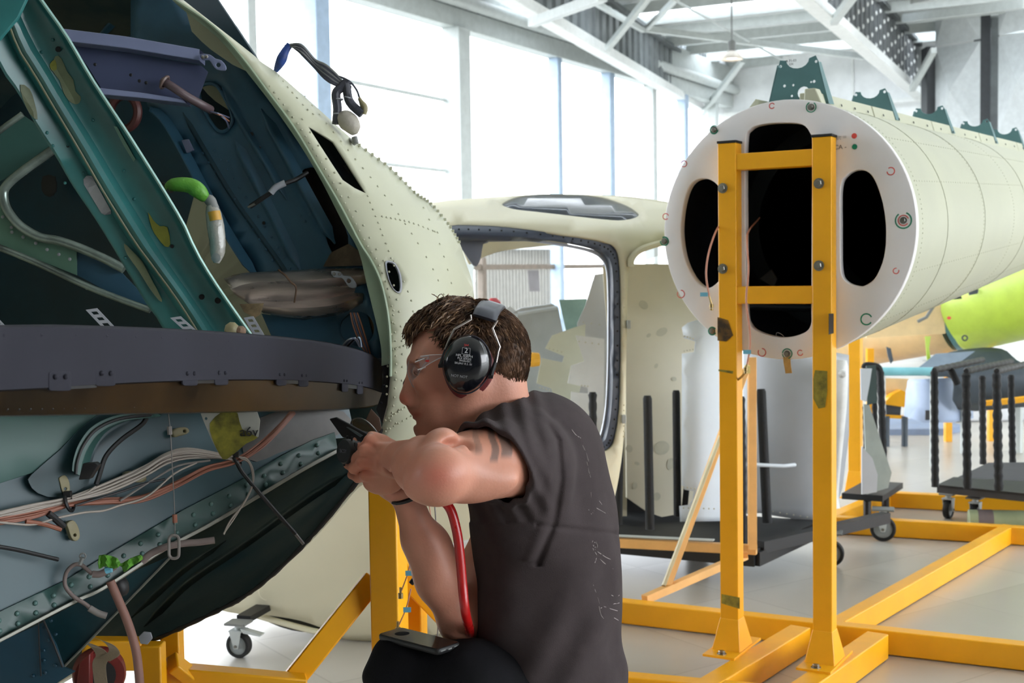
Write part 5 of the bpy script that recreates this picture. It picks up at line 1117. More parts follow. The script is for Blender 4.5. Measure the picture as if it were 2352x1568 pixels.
mb = MB(); ll = sp2(lip_l, 6); mb.loft([[LWo(.006)(x, y - 5), LWo(.028)(x, y - 4), LWo(.028)(x, y + 5), LWo(.0)(x, y + 6)] for x, y in ll]); obj('strip_lip', mb, mat('pale_edge', (124, 124, 114), rough=.35, metal=.3), fus, smooth=True, bevel=.001)  # lip paler than the rivet strip
mb = MB(); tq, lq = resamp(top_l, 30), resamp(lip_l, 30)
for i in range(1, 29):
    for t in ((.28,) if i % 1 else (.3, .68)):
        x, y = mixp(tq[i], lq[i], t + (.06 if i % 2 else 0)); mb.dome(LWo(.009)(x, y), -LW.n if LW.n.dot(CF) > 0 else LW.n, .0048, .0035, 8)
obj('strip_rivet', mb, mat('strip_rivet_paint', (80, 112, 108), rough=.35), fus, smooth=True, kind='stuff')
obj('front_lower_panel', sheet([(-420, 1640), (0, 1474), (100, 1428), (128, 1480), (146, 1532), (172, 1542), (120, 1575), (60, 1620), (-420, 1860)], [], lambda x, y: P(x, y, 2.35), 60), mat('blue_primer', (22, 66, 86), rough=.4, var=.1, scale=4), fus, solid=.005)
obj('dark_gusset', sheet([(96, 1428), (179, 1384), (284, 1322), (394, 1275), (275, 1400), (146, 1532), (124, 1480)], [], lambda x, y: P(x, y, 2.42), 60), mat('dark_teal_primer', (18, 58, 66), rough=.45, var=.15), fus, solid=.004)
mb = MB(); mb.tube([P(394, 1277, 2.415), P(275, 1400, 2.415), P(146, 1532, 2.415)], .0025, 6); obj('gusset_edge', mb, mat('pale_edge', (158, 158, 146)), fus, smooth=True)  # thin pale line along the gusset
mb = MB(); mb.tube([P(88, 1425, 2.345), P(91, 1500, 2.345), P(94, 1552, 2.345)], .0015, 5); mb.tube([P(100, 1424, 2.345), P(124, 1480, 2.345), P(144, 1532, 2.345)], .002, 5); obj('panel_seam', mb, M_blk, fus)
mb = MB()
for x, y in ((102, 1440), (112, 1470), (100, 1493), (101, 1516), (127, 1528), (104, 1544), (76, 1552), (128, 1456), (117, 1425)): mb.dome(P(x, y, 2.348), -CF, .0036, .002, 7)
obj('panel_rivet', mb, mat('blue_primer', (28, 84, 106)), fus, smooth=True, kind='stuff')
for pts, w_ in (([(330, 1440), (430, 1340), (560, 1250), (700, 1150), (800, 1085)], 10), ([(300, 1420), (420, 1310), (520, 1240)], 8)):
    bead('shell_stringer', pts, w_, M_shell, .10, .02)
flatplate('shell_bracket', [(318, 1462), (330, 1450), (346, 1452), (350, 1466), (338, 1480), (322, 1478)], 2.7, .004, M_tab)
mb = MB(); mb.tube([RM(.02)(268, 1470), RM(.02)(300, 1480), RM(.02)(330, 1476)], .008, 8); obj('seal_lump', mb, M_blk, fus, smooth=True)
# ---- wiring loom along the side panel
M_wh = mat('white_wire', (168, 158, 148), rough=.5); M_sal = mat('salmon_wire', (156, 98, 76), rough=.5); M_gw = mat('grey_wire', (124, 118, 114), rough=.5)
whp = [(-420, 1240), (-60, 1192), (0, 1180), (100, 1158), (185, 1138), (270, 1112), (350, 1076), (400, 1046), (450, 1036), (520, 1042), (556, 1050)]
sap = [(-420, 1262), (-60, 1204), (0, 1190), (100, 1172), (185, 1150), (260, 1144), (340, 1138), (420, 1105), (490, 1070), (556, 1052), (610, 1018), (655, 975), (684, 940)]
wl = thing('x', '', ''); bpy.data.objects.remove(wl)
first = None
for k in range(18):
    base, m_ = (whp, M_wh) if k < 11 else (sap, M_sal); j = (k if k < 11 else k - 11)
    ph = rnd.uniform(0, 6); pts = []
    for i, (x, y) in enumerate(base):
        sp = (2.0 if i in (4,) else 3.4 if i < 4 else 5.2 if 5 <= i <= 8 and k < 11 else 3.0) * (.55 if (k >= 11) else 1)
        off = (j - (5 if k < 11 else 3)) * sp * (.62 if k < 11 else 1.7) * .62 + rnd.uniform(-1.2, 1.2)
        pts.append(LWo(.05 + .006 * math.sin(ph + i))(x + off * .35, y + off))
    mb = MB(); mb.tube(smooth_path(pts, 6), .0021 + .0004 * (k % 3 == 0), 6)
    obj('loom_wire', mb, m_, fus, smooth=True)
for base, dyy, m_ in (([(-40, 1178), (60, 1190), (110, 1192), (160, 1178), (220, 1166), (262, 1162), (300, 1150), (360, 1130), (420, 1080), (470, 1055)], 0, M_wh), ([(300, 1140), (370, 1095), (430, 1062), (500, 1050)], 0, M_gw), ([(200, 1150), (300, 1120), (360, 1100), (400, 1092)], 0, M_blk)):
    mb = MB(); mb.tube(smooth_path([LWo(.062)(x, y) for x, y in base], 6), .002, 6); obj('loom_wire', mb, m_, fus, smooth=True)
def ring_tie(x, y, r__, ang, name='cable_tie'):
    c = LWo(.05)(x, y); mb = MB(); ax = (CR * math.cos(ang) - CU * math.sin(ang)); mb.torus(c, ax, r__, .0032, 20, 6); mb.box(c + CU * r__ * .9 - CF * r__ * .5, .012, .01, .01); return obj(name, mb, M_blk, fus, smooth=True)
ring_tie(182, 1144, .016, -.3); ring_tie(556, 1050, .012, -.6)
for pts, r__, m_ in (([(558, 1052), (570, 1075), (600, 1112), (650, 1170), (690, 1215)], .0042, M_blk), ([(686, 1210), (708, 1238)], .0035, M_gw), ([(562, 1042), (582, 1048), (595, 1072), (594, 1105), (572, 1150), (545, 1185), (530, 1216)], .0018, M_wh), ([(566, 1044), (588, 1060), (593, 1110), (560, 1170), (530, 1214)], .0016, M_wh),
                     ([(358, 955), (345, 972), (300, 1005), (268, 1040), (254, 1080), (246, 1104)], .0045, M_blk), ([(-40, 1232), (60, 1247), (162, 1271)], .0035, M_blk), ([(90, 1186), (130, 1192), (168, 1204)], .004, M_sal),
                     ([(245, 1108), (225, 1122), (192, 1134)], .0018, M_wh), ([(140, 1168), (155, 1180), (175, 1198)], .006, M_blk)):
    mb = MB(); mb.tube(smooth_path([LWo(.06)(x, y) for x, y in pts], 6), r__, 8); obj('cable', mb, m_, fus, smooth=True)
for cx_, cy_, an, sc in ((162, 1108, 1.3, 1.0), (322, 1092, .1, 1.15), (182, 1212, 1.2, 1.1), (425, 990, -.3, .9)):
    pts = [(-20, -7), (-8, -12), (8, -11), (20, -6), (22, 4), (12, 9), (-6, 8), (-18, 7)]; c_, s_ = math.cos(an), math.sin(an)
    pp = sp2([(cx_ + (a * c_ - b * s_) * sc, cy_ + (a * s_ + b * c_) * sc) for a, b in pts], 2, True)
    cl = obj('nylon_clamp', sheet(pp, [ell(cx_ + 10 * c_ * sc, cy_ + 10 * s_ * sc, 3.6, 3.6, 10)], LWo(.03), 40), M_nyl, fus, solid=.012, bevel=.002)
ht = lead('hanging_wire', [(386, 942, 2.25), (392, 1000, 2.25), (396, 1080, 2.25), (400, 1150, 2.25), (401, 1180, 2.25), (402, 1235, 2.25)], .0009, fus, M_gw)
for x, y in ((389, 988), (401, 1190)):
    mb = MB(); mb.tube([P(x, y - 9, 2.248), P(x + 1, y + 10, 2.248)], .0045, 8); obj('splice', mb, M_gw if y < 1000 else M_sal, ht, smooth=True)
# yellow plate with scribbles
yp = [(456, 936), (586, 934), (597, 965), (593, 1003), (566, 1016), (520, 1056), (506, 1048), (486, 1010), (468, 968)]
YP = lambda k: (lambda x, y: P(x, y, 2.25 - k))
ypl = obj('painted_plate', sheet(yp, [ell(473, 961, 3.5, 3.5, 10)], YP(0), 40), mat('pale_grey_plate', (150, 150, 142), rough=.5), fus, solid=.003)
obj('yellow_paint', sheet(sp2([(482, 972), (510, 945), (530, 938), (546, 950), (556, 985), (592, 1004), (566, 1018), (522, 1054), (506, 1046), (488, 1008)], 2, True), [], YP(.001), 30), mat('yellow_green_paint', (132, 126, 40), rough=.5, var=.25, scale=25), ypl, solid=.0006)
text('scribble', 'a6v', YP(.003)(572, 992), CR, CU, .024, M_blk, ypl)
# sleeve, spring clip, green tape and loose leads at the lip
for pts, r__, m_ in (([(326, 1290), (345, 1272), (380, 1256), (420, 1248), (455, 1245), (493, 1240)], .0062, mat('mauve_grey_sleeve', (120, 106, 102), rough=.5)), ([(212, 1318), (196, 1304), (184, 1296), (168, 1298), (152, 1316), (150, 1345), (170, 1370), (198, 1388), (210, 1400)], .0036, mat('mauve_grey_sleeve', (150, 134, 130))), ([(205, 1396), (226, 1408), (245, 1414)], .006, M_gw), ([(212, 1318), (230, 1318), (250, 1308), (265, 1300)], .006, mat('mauve_grey_sleeve', (150, 134, 130))), ([(253, 1334), (272, 1378), (290, 1420), (305, 1465), (315, 1510), (323, 1590)], .0078, mat('pink_tan_hose', (134, 96, 84), rough=.6))):
    mb = MB(); mb.tube(smooth_path([P(x, y, 2.14 + .0002 * x) for x, y in pts], 6), r__, 10); obj('loose_lead', mb, m_, fus, smooth=True)
mb = MB(); mb.tube([P(x, y, 2.19) for x, y in rrect(388, 1229, 411, 1282, 10, 5)], .0028, 7, close=True); obj('spring_clip', mb, M_gw, fus, smooth=True)
for pts in ([(228, 1276), (250, 1275), (268, 1282), (278, 1296), (262, 1306), (240, 1300), (228, 1306)], [(276, 1296), (300, 1282), (322, 1274), (328, 1284), (300, 1302), (285, 1314), (280, 1302)]):
    o_ = obj('green_tape', sheet(sp2(pts, 2, True), [], lambda x, y: P(x, y, 2.15 + .006 * math.sin(x * .25)), 8), mat('bright_green_tape', (112, 190, 66)), fus, smooth=True, solid=.0015)
mb = MB(); mb.tube([P(243, 1310, 2.16), P(256, 1306, 2.16)], .006, 8); obj('blue_sleeve', mb, M_bluetag, fus, smooth=True)
mb = MB(); mb.tube(smooth_path([P(262, 1325, 2.3), P(276, 1345, 2.3), P(280, 1368, 2.3)], 4), [.012, .014, .015, .016, .016, .015, .014, .012, .008], 12); obj('rubber_boot', mb, M_blk, fus, smooth=True)
mb = MB(); mb.tube([P(183, 1296, 2.15), P(190, 1280, 2.15)], .004, 6); mb.torus(P(190, 1277, 2.15), CF, .005, .0015, 12, 5); obj('small_clip', mb, M_steeld, fus)

# loom sticking out of the skin top, against the windows
hn = thing('wire_harness', 'dark cut wire harness with connectors standing up from the fuselage skin against the windows', 'wire harness', SK(640, 170))
def hs(name, pts, r__, m_, n=6, rs=None): mb = MB(); mb.tube(smooth_path([P(*p) for p in pts], n), rs or r__, 9); return obj(name, mb, m_, hn, smooth=True)
M_bw = mat('blue_wire_bundle', (44, 84, 170), rough=.5, var=.2, scale=30); M_dw = mat('dark_grey_loom', (70, 72, 84), rough=.5, var=.2, scale=40)
D = 2.86
hs('blue_bundle', [(634, 162, D + .02), (645, 140, D), (655, 118, D), (666, 102, D)], .011, M_bw, 5, [.006, .0075, .009, .010, .011, .0115, .012, .0115, .011, .010, .0095, .009, .0085, .008, .008, .008])
for k in range(9):
    o_ = (k - 4) * 1.8; p_ = rnd.uniform(-2, 2)
    hs('loom_strand', [(662 + o_, 104 - o_ * .3, D), (690, 112 + o_ * 1.3 + p_, D - .01), (722, 145 + o_ * 1.1, D), (748, 165 + o_ * 2.0 - p_, D - .005), (775, 185 + o_ * 1.5, D), (800 + o_, 200, D)], .0036, M_dw if k % 3 else M_steeld)
hs('taped_branch', [(800, 186, D), (785, 200, D), (772, 215, D), (775, 250, D), (773, 285, D)], .0105, M_dw)
hs('taped_branch', [(795, 190, D), (800, 225, D), (808, 240, D), (820, 252, D), (832, 262, D)], .0105, M_dw)
hs('lead_wire', [(770, 172, D), (800, 185, D), (818, 205, D), (826, 225, D)], .0025, M_dw)
hs('wrapped_plug', [(825, 225, D), (832, 238, D), (838, 248, D), (836, 262, D)], .006, M_nyl, 4, [.004, .0045, .005, .006, .007, .0078, .008, .0078, .0075, .0072, .007, .0065, .006])
hs('bagged_connector', [(780, 262, D), (795, 275, D), (808, 290, D), (815, 308, D)], .02, mat('beige_bag', (176, 170, 158), rough=.5, bump=.8, bscale=50), 4, [.010, .016, .019, .021, .022, .023, .023, .022, .021, .019, .017, .013, .008])
hs('end_fitting', [(814, 314, D), (818, 330, D)], .007, M_steeld, 3)
for x, y, a in ((775, 262, 0), (800, 225, .3), (778, 228, 0)):
    mb = MB(); mb.torus(P(x, y, D), CU + CR * a, .0095, .002, 14, 5); obj('lacing_tie', mb, M_tab, hn, smooth=True)
hs('mount_tag', [(814, 330, D), (806, 322, D + .03), (790, 318, D + .08)], .004, M_steeld, 3)
# ================================================================== smooth blended bodies: distance field -> one continuous skin
def _cap(p, a, b, ra, rb):
    ba = b - a; L2 = float(ba @ ba) + 1e-12; h = np.clip(((p - a) @ ba) / L2, 0, 1)
    return np.linalg.norm(p - a - h[..., None] * ba, axis=-1) - (ra + (rb - ra) * h)
def _ell(p, c, R, r):
    q = (p - c) @ R; k0 = np.linalg.norm(q / r, axis=-1); k1 = np.linalg.norm(q / (r * r), axis=-1)
    return k0 * (k0 - 1) / np.maximum(k1, 1e-9)
class Body:
    def __init__(s): s.p = []
    def cap(s, a, b, ra, rb=None, k=.015, op='u'): s.p.append(('c', (np.array(a, float), np.array(b, float), ra, ra if rb is None else rb), k, op)); return s
    def chain(s, pts, rs, k=.015):
        for i in range(len(pts) - 1): s.cap(pts[i], pts[i + 1], rs[i], rs[i + 1], k)
        return s
    def ell(s, c, r, ax=None, k=.015, op='u'):
        R = np.array([list(CR), list(CF), list(CU)]).T if ax is None else np.array([list(v) for v in ax]).T
        s.p.append(('e', (np.array(c, float), R, np.array(r, float)), k, op)); return s
    def d1(s, pr, P_): return _cap(P_, *pr[1]) if pr[0] == 'c' else _ell(P_, *pr[1])
    def ev(s, P_, prs=None):
        d = None
        for pr in (prs or s.p):
            e = s.d1(pr, P_); k = pr[2]
            if d is None: d = e if pr[3] == 'u' else np.full(P_.shape[:-1], .3); 
            if d is e: continue
            if pr[3] == 'u': h = np.maximum(k - np.abs(d - e), 0) / k; d = np.minimum(d, e) - h * h * k * .25
            else: h = np.maximum(k - np.abs(-e - d), 0) / k; d = np.maximum(d, -e) + h * h * k * .25
        return d
    def mesh(s, cell, disp=None, pad=.02, clip=None):
        lo = np.full(3, 1e9); hi = np.full(3, -1e9)
        for t, a, k, op in s.p:
            if op != 'u': continue
            if t == 'c':
                for q, r in ((a[0], a[2]), (a[1], a[3])): lo = np.minimum(lo, q - r); hi = np.maximum(hi, q + r)
            else: m = a[2].max(); lo = np.minimum(lo, a[0] - m); hi = np.maximum(hi, a[0] + m)
        lo -= pad; hi += pad; B = 14; bs = B * cell; nb = np.ceil((hi - lo) / bs).astype(int)
        n = nb * B + 1; F = np.full(n, .05, np.float32)
        g = np.stack(np.meshgrid(*[np.arange(B + 1) * cell] * 3, indexing='ij'), -1); rad = bs * .87
        cc = np.stack(np.meshgrid(*[np.arange(nb[i]) for i in range(3)], indexing='ij'), -1).reshape(-1, 3); cw = lo + (cc + .5) * bs
        dc = s.ev(cw); pds = np.stack([s.d1(pr, cw) for pr in s.p], 1)
        for bi in range(len(cc)):
            i, j, k = cc[bi] * B; v = dc[bi]
            if abs(v) > rad * 1.5 + .02:
                if v < 0: F[i:i + B + 1, j:j + B + 1, k:k + B + 1] = -.05
                continue
            keep = [pr for q, pr in enumerate(s.p) if pds[bi, q] < max(v, 0) + rad * 2.2 + pr[2]]
            P_ = lo + cc[bi] * bs + g
            e = s.ev(P_, keep) if keep and any(q[3] == 'u' for q in keep) else np.full(P_.shape[:-1], .05)
            if disp is not None: e = e + disp(P_)
            if clip is not None: e = np.maximum(e, clip(P_))
            F[i:i + B + 1, j:j + B + 1, k:k + B + 1] = e
        S = F < 0; c8 = [S[a:n[0] - 1 + a, b:n[1] - 1 + b, c:n[2] - 1 + c] for a in (0, 1) for b in (0, 1) for c in (0, 1)]
        sm = sum(c.astype(np.int8) for c in c8); act = (sm > 0) & (sm < 8); ids = -np.ones(act.shape, np.int32); A = np.argwhere(act); ids[act] = np.arange(len(A))
        acc = np.zeros((len(A), 3)); cnt = np.zeros(len(A)); off = [(a, b, c) for a in (0, 1) for b in (0, 1) for c in (0, 1)]
        for u in range(8):
            for w in range(u + 1, 8):
                ou, ow = np.array(off[u]), np.array(off[w])
                if abs(ou - ow).sum() != 1: continue
                fu = F[tuple((A + ou).T)]; fw = F[tuple((A + ow).T)]; m = (fu < 0) != (fw < 0); t = fu[m] / (fu[m] - fw[m])
                acc[m] += ou + t[:, None] * (ow - ou); cnt[m] += 1
        V_ = lo + (A + acc / cnt[:, None]) * cell; faces = []
        for ax in range(3):
            o1, o2 = [(1, 2), (2, 0), (0, 1)][ax]; sl0 = [slice(1, n[q] - 1) for q in range(3)]; sl0[ax] = slice(0, n[ax] - 1); sl1 = list(sl0); sl1[ax] = slice(1, n[ax])
            a_, b_ = S[tuple(sl0)], S[tuple(sl1)]; E = np.argwhere(a_ != b_); base = E + [0 if q == ax else 1 for q in range(3)]; flip = a_[tuple(E.T)]
            u1 = np.zeros(3, int); u1[o1] = 1; u2 = np.zeros(3, int); u2[o2] = 1
            q = np.stack([ids[tuple((base - u1 * i - u2 * j).T)] for i, j in ((1, 1), (0, 1), (0, 0), (1, 0))], 1)
            q[~flip] = q[~flip][:, ::-1]; faces.append(q)
        Fc = np.concatenate(faces); return V_, Fc[(Fc >= 0).all(1)]
def body_obj(name, VF, m, parent=None, colour=None, smooth_it=2, label=None):
    V_, Fc = VF; me = bpy.data.meshes.new(name); me.vertices.add(len(V_)); me.vertices.foreach_set('co', V_.astype(np.float32).ravel())
    me.loops.add(len(Fc) * 4); me.loops.foreach_set('vertex_index', Fc.astype(np.int32).ravel()); me.polygons.add(len(Fc)); me.polygons.foreach_set('loop_start', np.arange(0, len(Fc) * 4, 4, dtype=np.int32))
    me.update(calc_edges=True); me.validate(); me.shade_smooth()
    if colour is not None:
        col = np.ones((len(V_), 4), np.float32); col[:, :3] = colour(V_); at = me.color_attributes.new('Col', 'FLOAT_COLOR', 'POINT'); at.data.foreach_set('color', col.ravel())
    o = bpy.data.objects.new(name, me); C.objects.link(o); me.materials.append(m)
    if smooth_it: sm_ = o.modifiers.new('soften', 'SMOOTH'); sm_.iterations = smooth_it; sm_.factor = .5
    if parent is not None: attach(o, parent)
    if label: o['label'] = label
    return o
def tonp(v): return np.array([v[0], v[1], v[2]])
def toPX(V_):
    q = V_ - np.array(CO); d = q @ np.array(CF); return CX + FPX * (q @ np.array(CR)) / d, CY - FPX * (q @ np.array(CU)) / d, d
def vnoise(P_, f, seed=0):   # cheap smooth pseudo-noise from sines
    x, y, z = P_[..., 0] * f + seed, P_[..., 1] * f + seed * 1.7, P_[..., 2] * f - seed
    return (np.sin(x * 1.3 + 2.1 * np.sin(y * .9 + z * .6)) + np.sin(y * 1.7 + 1.7 * np.sin(z * 1.1 - x * .5)) + np.sin(z * 1.5 + 1.9 * np.sin(x * .8 + y * .7))) / 3
# ================================================================== the kneeling man
DH = 2.34
M_flesh = mat('skin', (214, 150, 126), rough=.44, var=.03, scale=14, spec=.5, bump=.12, bscale=220, sss=.12, vcol=True)
M_shirt = mat('charcoal_brown_cotton', (72, 64, 65), rough=.9, var=.06, scale=20, bump=.25, bscale=500, spec=.15)
M_trou = mat('black_trouser_cloth', (20, 20, 24), rough=.85, var=.2, scale=12, bump=.25, bscale=300, spec=.2)
M_hair = mat('brown_hair', (104, 76, 56), rough=.62, var=.18, scale=60, spec=.22, col2=(50, 36, 28))
def h(x, y, z=0.0): return tonp(P(x, y, DH) + CF * z)
def p3(x, y, d): return tonp(P(x, y, d))
man = thing('person', 'man in a charcoal t-shirt and ear defenders, kneeling and working into the open fuselage', 'person', Gd(1250, 2290, 0))
man.location = V((P(1250, 1500, 2.4).x, P(1250, 1500, 2.4).y, 0))
b = Body()
# head
b.ell(h(1086, 806), (.101, .076, .088), k=.02)
b.ell(h(1010, 812), (.049, .060, .062), k=.03)
b.ell(h(1012, 880), (.050, .054, .072), k=.03)
b.ell(h(1080, 880), (.055, .062, .05), k=.03)
b.ell(h(1022, 935), (.047, .048, .040), k=.025)
for s in (-1, 1):
    b.ell(h(997, 876, s * .042), (.034, .016, .02), k=.02)
    b.cap(h(948, 829, s * .006), h(965, 830, s * .046), .008, .009, k=.014)
    b.chain([h(979, 984, s * .014), h(1020, 968, s * .034), h(1072, 938, s * .052), h(1090, 890, s * .06)], [.017, .017, .018, .016], k=.03)
b.cap(h(951, 845), h(934, 903), .0075, .0095, k=.014)
b.cap(h(956, 860), h(946, 912), .011, .017, k=.014)
b.ell(h(930.5, 915), (.0100, .0105, .0100), k=.008)
for s in (-1, 1): b.ell(h(941, 919, s * .0125), (.0100, .0065, .0080), k=.006)
b.ell(h(977, 942), (.023, .028, .028), k=.016)
for s in (-1, 1):
    b.cap(h(948, 944.5, s * .003), h(963, 950, s * .021), .0048, .003, k=.004); b.cap(h(944, 936, s * .002), h(950, 941, s * .006), .004, .005, k=.008)
    b.cap(h(955.5, 959, s * .003), h(967, 957.5, s * .019), .0052, .0035, k=.004)
b.ell(h(974, 986), (.0150, .020, .0150), k=.012)
b.ell(h(955, 853, 0), (.006, .05, .009), k=.012, op='s')
for s in (-1, 1):
    b.ell(h(955, 850, s * .033), (.011, .013, .0085), k=.012, op='s')
    b.ell(h(966, 852, s * .031), (.0125, .0125, .0115), k=.004)
    b.cap(h(954, 852, s * .022), h(962, 856, s * .042), .0016, .0016, k=.003)
    b.cap(h(946, 952, 0), h(968, 955.5, s * .024), .0014, .0014, k=.003, op='s')
    b.ell(h(938, 927, s * .0075), (.0055, .0032, .0035), k=.003, op='s')
    b.ell(h(1080, 848, s * .076), (.018, .006, .028), k=.01)
b.ell(h(954, 969.5, 0), (.007, .018, .004), k=.008, op='s')
# neck and torso
b.chain([h(1105, 890), h(1135, 945, .012), h(1190, 1020, .04)], [.058, .057, .07], k=.04)
b.cap(h(1060, 930, -.035), h(1150, 1000, -.055), .014, .02, k=.03)
b.ell(p3(1160, 880, DH), (.032, .05, .05), k=.03)
YW = math.radians(16)
tf = V((-math.cos(YW), math.sin(YW), 0)); tl = V((-math.sin(YW), -math.cos(YW), 0)); TAX = (tf, tl, V((0, 0, 1)))     # forward, towards camera, up
b.ell(p3(1240, 1130, 2.42), (.10, .15, .15), TAX, k=.04)
b.ell(p3(1265, 1380, 2.42), (.105, .14, .2), TAX, k=.04)
b.ell(p3(1205, 1030, 2.40), (.055, .11, .05), TAX, k=.04)
# near arm, raised: shoulder - elbow - wrist
SH, EL, WR = p3(1212, 1068, 2.25), p3(1012, 1086, 2.03), p3(905, 1058, 2.215)
b.ell(SH, (.058, .055, .060), k=.03)
b.chain([SH, p3(1130, 1063, 2.145), EL], [.060, .056, .045], k=.02)
b.ell(p3(1085, 1100, 2.08), (.075, .036, .034), k=.03)          # triceps
b.ell(p3(1100, 1035, 2.12), (.065, .036, .032), k=.025)         # biceps
b.ell(p3(1006, 1092, 2.012), (.034, .028, .033), k=.02)         # elbow
b.ell(p3(985, 1120, 2.035), (.040, .032, .024), k=.025)
b.chain([EL, p3(965, 1074, 2.10), WR], [.045, .042, .029], k=.02)
b.ell(p3(1014, 1016, 2.07), (.028, .030, .022), k=.016)         # brachioradialis
b.chain([p3(1020, 1010, 2.07), p3(968, 1030, 2.12), p3(915, 1036, 2.19)], [.014, .016, .015], k=.018)
b.chain([p3(1040, 1050, 2.035), p3(985, 1055, 2.055), p3(930, 1058, 2.15)], [.010, .012, .010], k=.014)
b.ell(p3(1052, 1024, 2.045), (.026, .024, .011), k=.016, op='s'); b.cap(p3(1028, 1036, 2.03), p3(1062, 1022, 2.055), .005, .006, k=.012, op='s')
b.cap(p3(1000, 1052, 2.012), p3(1062, 1034, 2.04), .007, .009, k=.012)
b.cap(p3(900, 1075, 2.19), p3(950, 1090, 2.085), .008, .012, k=.02, op='s')
b.ell(p3(935, 1108, 2.12), (.03, .02, .014), k=.02, op='s')
# near hand
K = [p3(850, 1012, 2.225), p3(838, 1034, 2.215), p3(834, 1062, 2.215), p3(842, 1092, 2.225)]
b.ell(p3(882, 1062, 2.235), (.034, .022, .040), k=.02)
b.ell(p3(880, 1108, 2.25), (.036, .024, .022), k=.02)
for i, kk in enumerate(K):
    b.cap(p3(900, 1040 + i * 17, 2.222), kk, .0108, .0094, k=.005); b.ell(kk, (.0118, .0112, .0110), k=.004)
tips = [[(832, 1030, 2.245), (812, 1022, 2.275), (822, 1008, 2.29)], [(820, 1052, 2.235), (802, 1050, 2.265), (800, 1034, 2.29)], [(813, 1076, 2.235), (800, 1066, 2.27), (806, 1050, 2.29)], [(822, 1098, 2.245), (808, 1090, 2.275), (812, 1074, 2.295)]]
for i, t in enumerate(tips): b.chain([K[i]] + [p3(*q) for q in t], [[.0100, .0094, .0086, .0076], [.0104, .0098, .0088, .0078], [.0100, .0094, .0086, .0076], [.0088, .0082, .0076, .0066]][i], k=.0035)
b.chain([p3(903, 1030, 2.24), p3(878, 1014, 2.235), p3(862, 1006, 2.235), p3(853, 1000, 2.235)], [.0145, .0120, .0098, .0080], k=.006)
for q in ((868, 1022, 2.213), (872, 1048, 2.208), (875, 1075, 2.208)): b.cap(p3(*q), p3(q[0] + 28, q[1] + 2, q[2] + .004), .0040, .0032, k=.006)
# far arm, hand cupped underneath
W2, E2 = p3(930, 1128, 2.31), p3(1058, 1428, 2.36)
b.chain([W2, p3(968, 1240, 2.33), p3(1012, 1335, 2.35), E2], [.0255, .034, .041, .036], k=.02)
b.ell(p3(1000, 1290, 2.335), (.034, .034, .06), k=.03)
b.chain([E2, p3(1120, 1300, 2.48), p3(1190, 1090, 2.56)], [.040, .05, .055], k=.02)
b.ell(p3(1185, 1085, 2.56), (.06, .06, .06), k=.03)
b.ell(p3(903, 1112, 2.315), (.034, .020, .030), k=.02)
for i in range(4):
    a0 = p3(880 - i * 3, 1122 - i * 9, 2.30 + i * .012); b.chain([p3(915, 1118, 2.31), a0, p3(852 - i * 2, 1104 - i * 14, 2.30 + i * .008), p3(836, 1086 - i * 14, 2.31)], [.013, .0095, .0085, .0072], k=.004)
b.chain([p3(915, 1130, 2.29), p3(895, 1136, 2.275), p3(872, 1118, 2.268)], [.014, .0105, .008], k=.005)
def skincol(V_):
    x, y, d = toPX(V_); c = np.ones((len(V_), 3)); n_ = vnoise(V_, 38, 3)
    def blob(cx, cy, rx, ry, col, a, m=None):
        w = np.exp(-(((x - cx) / rx) ** 2 + ((y - cy) / ry) ** 2)) * a
        if m is not None: w = w * m
        c[:] = c * (1 - w[:, None]) + c * np.array(col) * w[:, None]
    arm = d < 2.2
    blob(1003, 1094, 46, 36, (.98, .68, .70), .9, arm)
    blob(935, 1060, 45, 60, (.90, .78, .72), .5, d < 2.28); blob(830, 1075, 34, 40, (.98, .72, .66), .9, d < 2.3); blob(845, 1015, 22, 18, (.98, .76, .70), .8, d < 2.3)
    face = (y < 1010) & (x < 1110) & (d > 2.2)
    blob(925, 915, 18, 16, (.95, .62, .58), .9, face); blob(1000, 885, 50, 40, (.92, .74, .70), .5, face)
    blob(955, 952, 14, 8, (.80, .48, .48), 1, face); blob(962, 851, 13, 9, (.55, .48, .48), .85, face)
    st = face & (y > 930); w = np.exp(-((x - 990) / 75.0) ** 2 - ((y - 985) / 38.0) ** 2) * st * (.55 + .25 * n_); c *= (1 - w[:, None] * np.array([.50, .55, .58]))
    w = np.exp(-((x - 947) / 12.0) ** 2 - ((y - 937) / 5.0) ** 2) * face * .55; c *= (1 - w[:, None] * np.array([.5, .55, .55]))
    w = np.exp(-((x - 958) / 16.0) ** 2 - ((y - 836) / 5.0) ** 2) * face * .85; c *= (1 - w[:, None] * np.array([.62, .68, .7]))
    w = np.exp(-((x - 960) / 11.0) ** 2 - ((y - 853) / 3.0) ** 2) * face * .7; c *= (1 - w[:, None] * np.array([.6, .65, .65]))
    # blue-grey tattoo bands on the upper arm
    xx = x + 4 * np.sin(y * .09) + 2.5 * n_
    for x0, x1, y0, y1, a in ((1087, 1104, 985, 1048, .55), (1122, 1140, 982, 1066, .9), (1144, 1172, 990, 1056, .9), (1101, 1114, 982, 1006, .4)):
        m = np.clip((xx - x0 + (y - 1000) * -.06) / 3, 0, 1) * np.clip((x1 - xx + (y - 1000) * .10) / 3, 0, 1) * np.clip((y1 - y) / 14, 0, 1) * np.clip((y - y0 + 8) / 8, 0, 1) * (d < 2.25) * a
        c[:] = c * (1 - m[:, None]) + np.array([.30, .42, .50]) * m[:, None]
    return c
flesh = body_obj('body', b.mesh(.0026), M_flesh, man, skincol, 2)
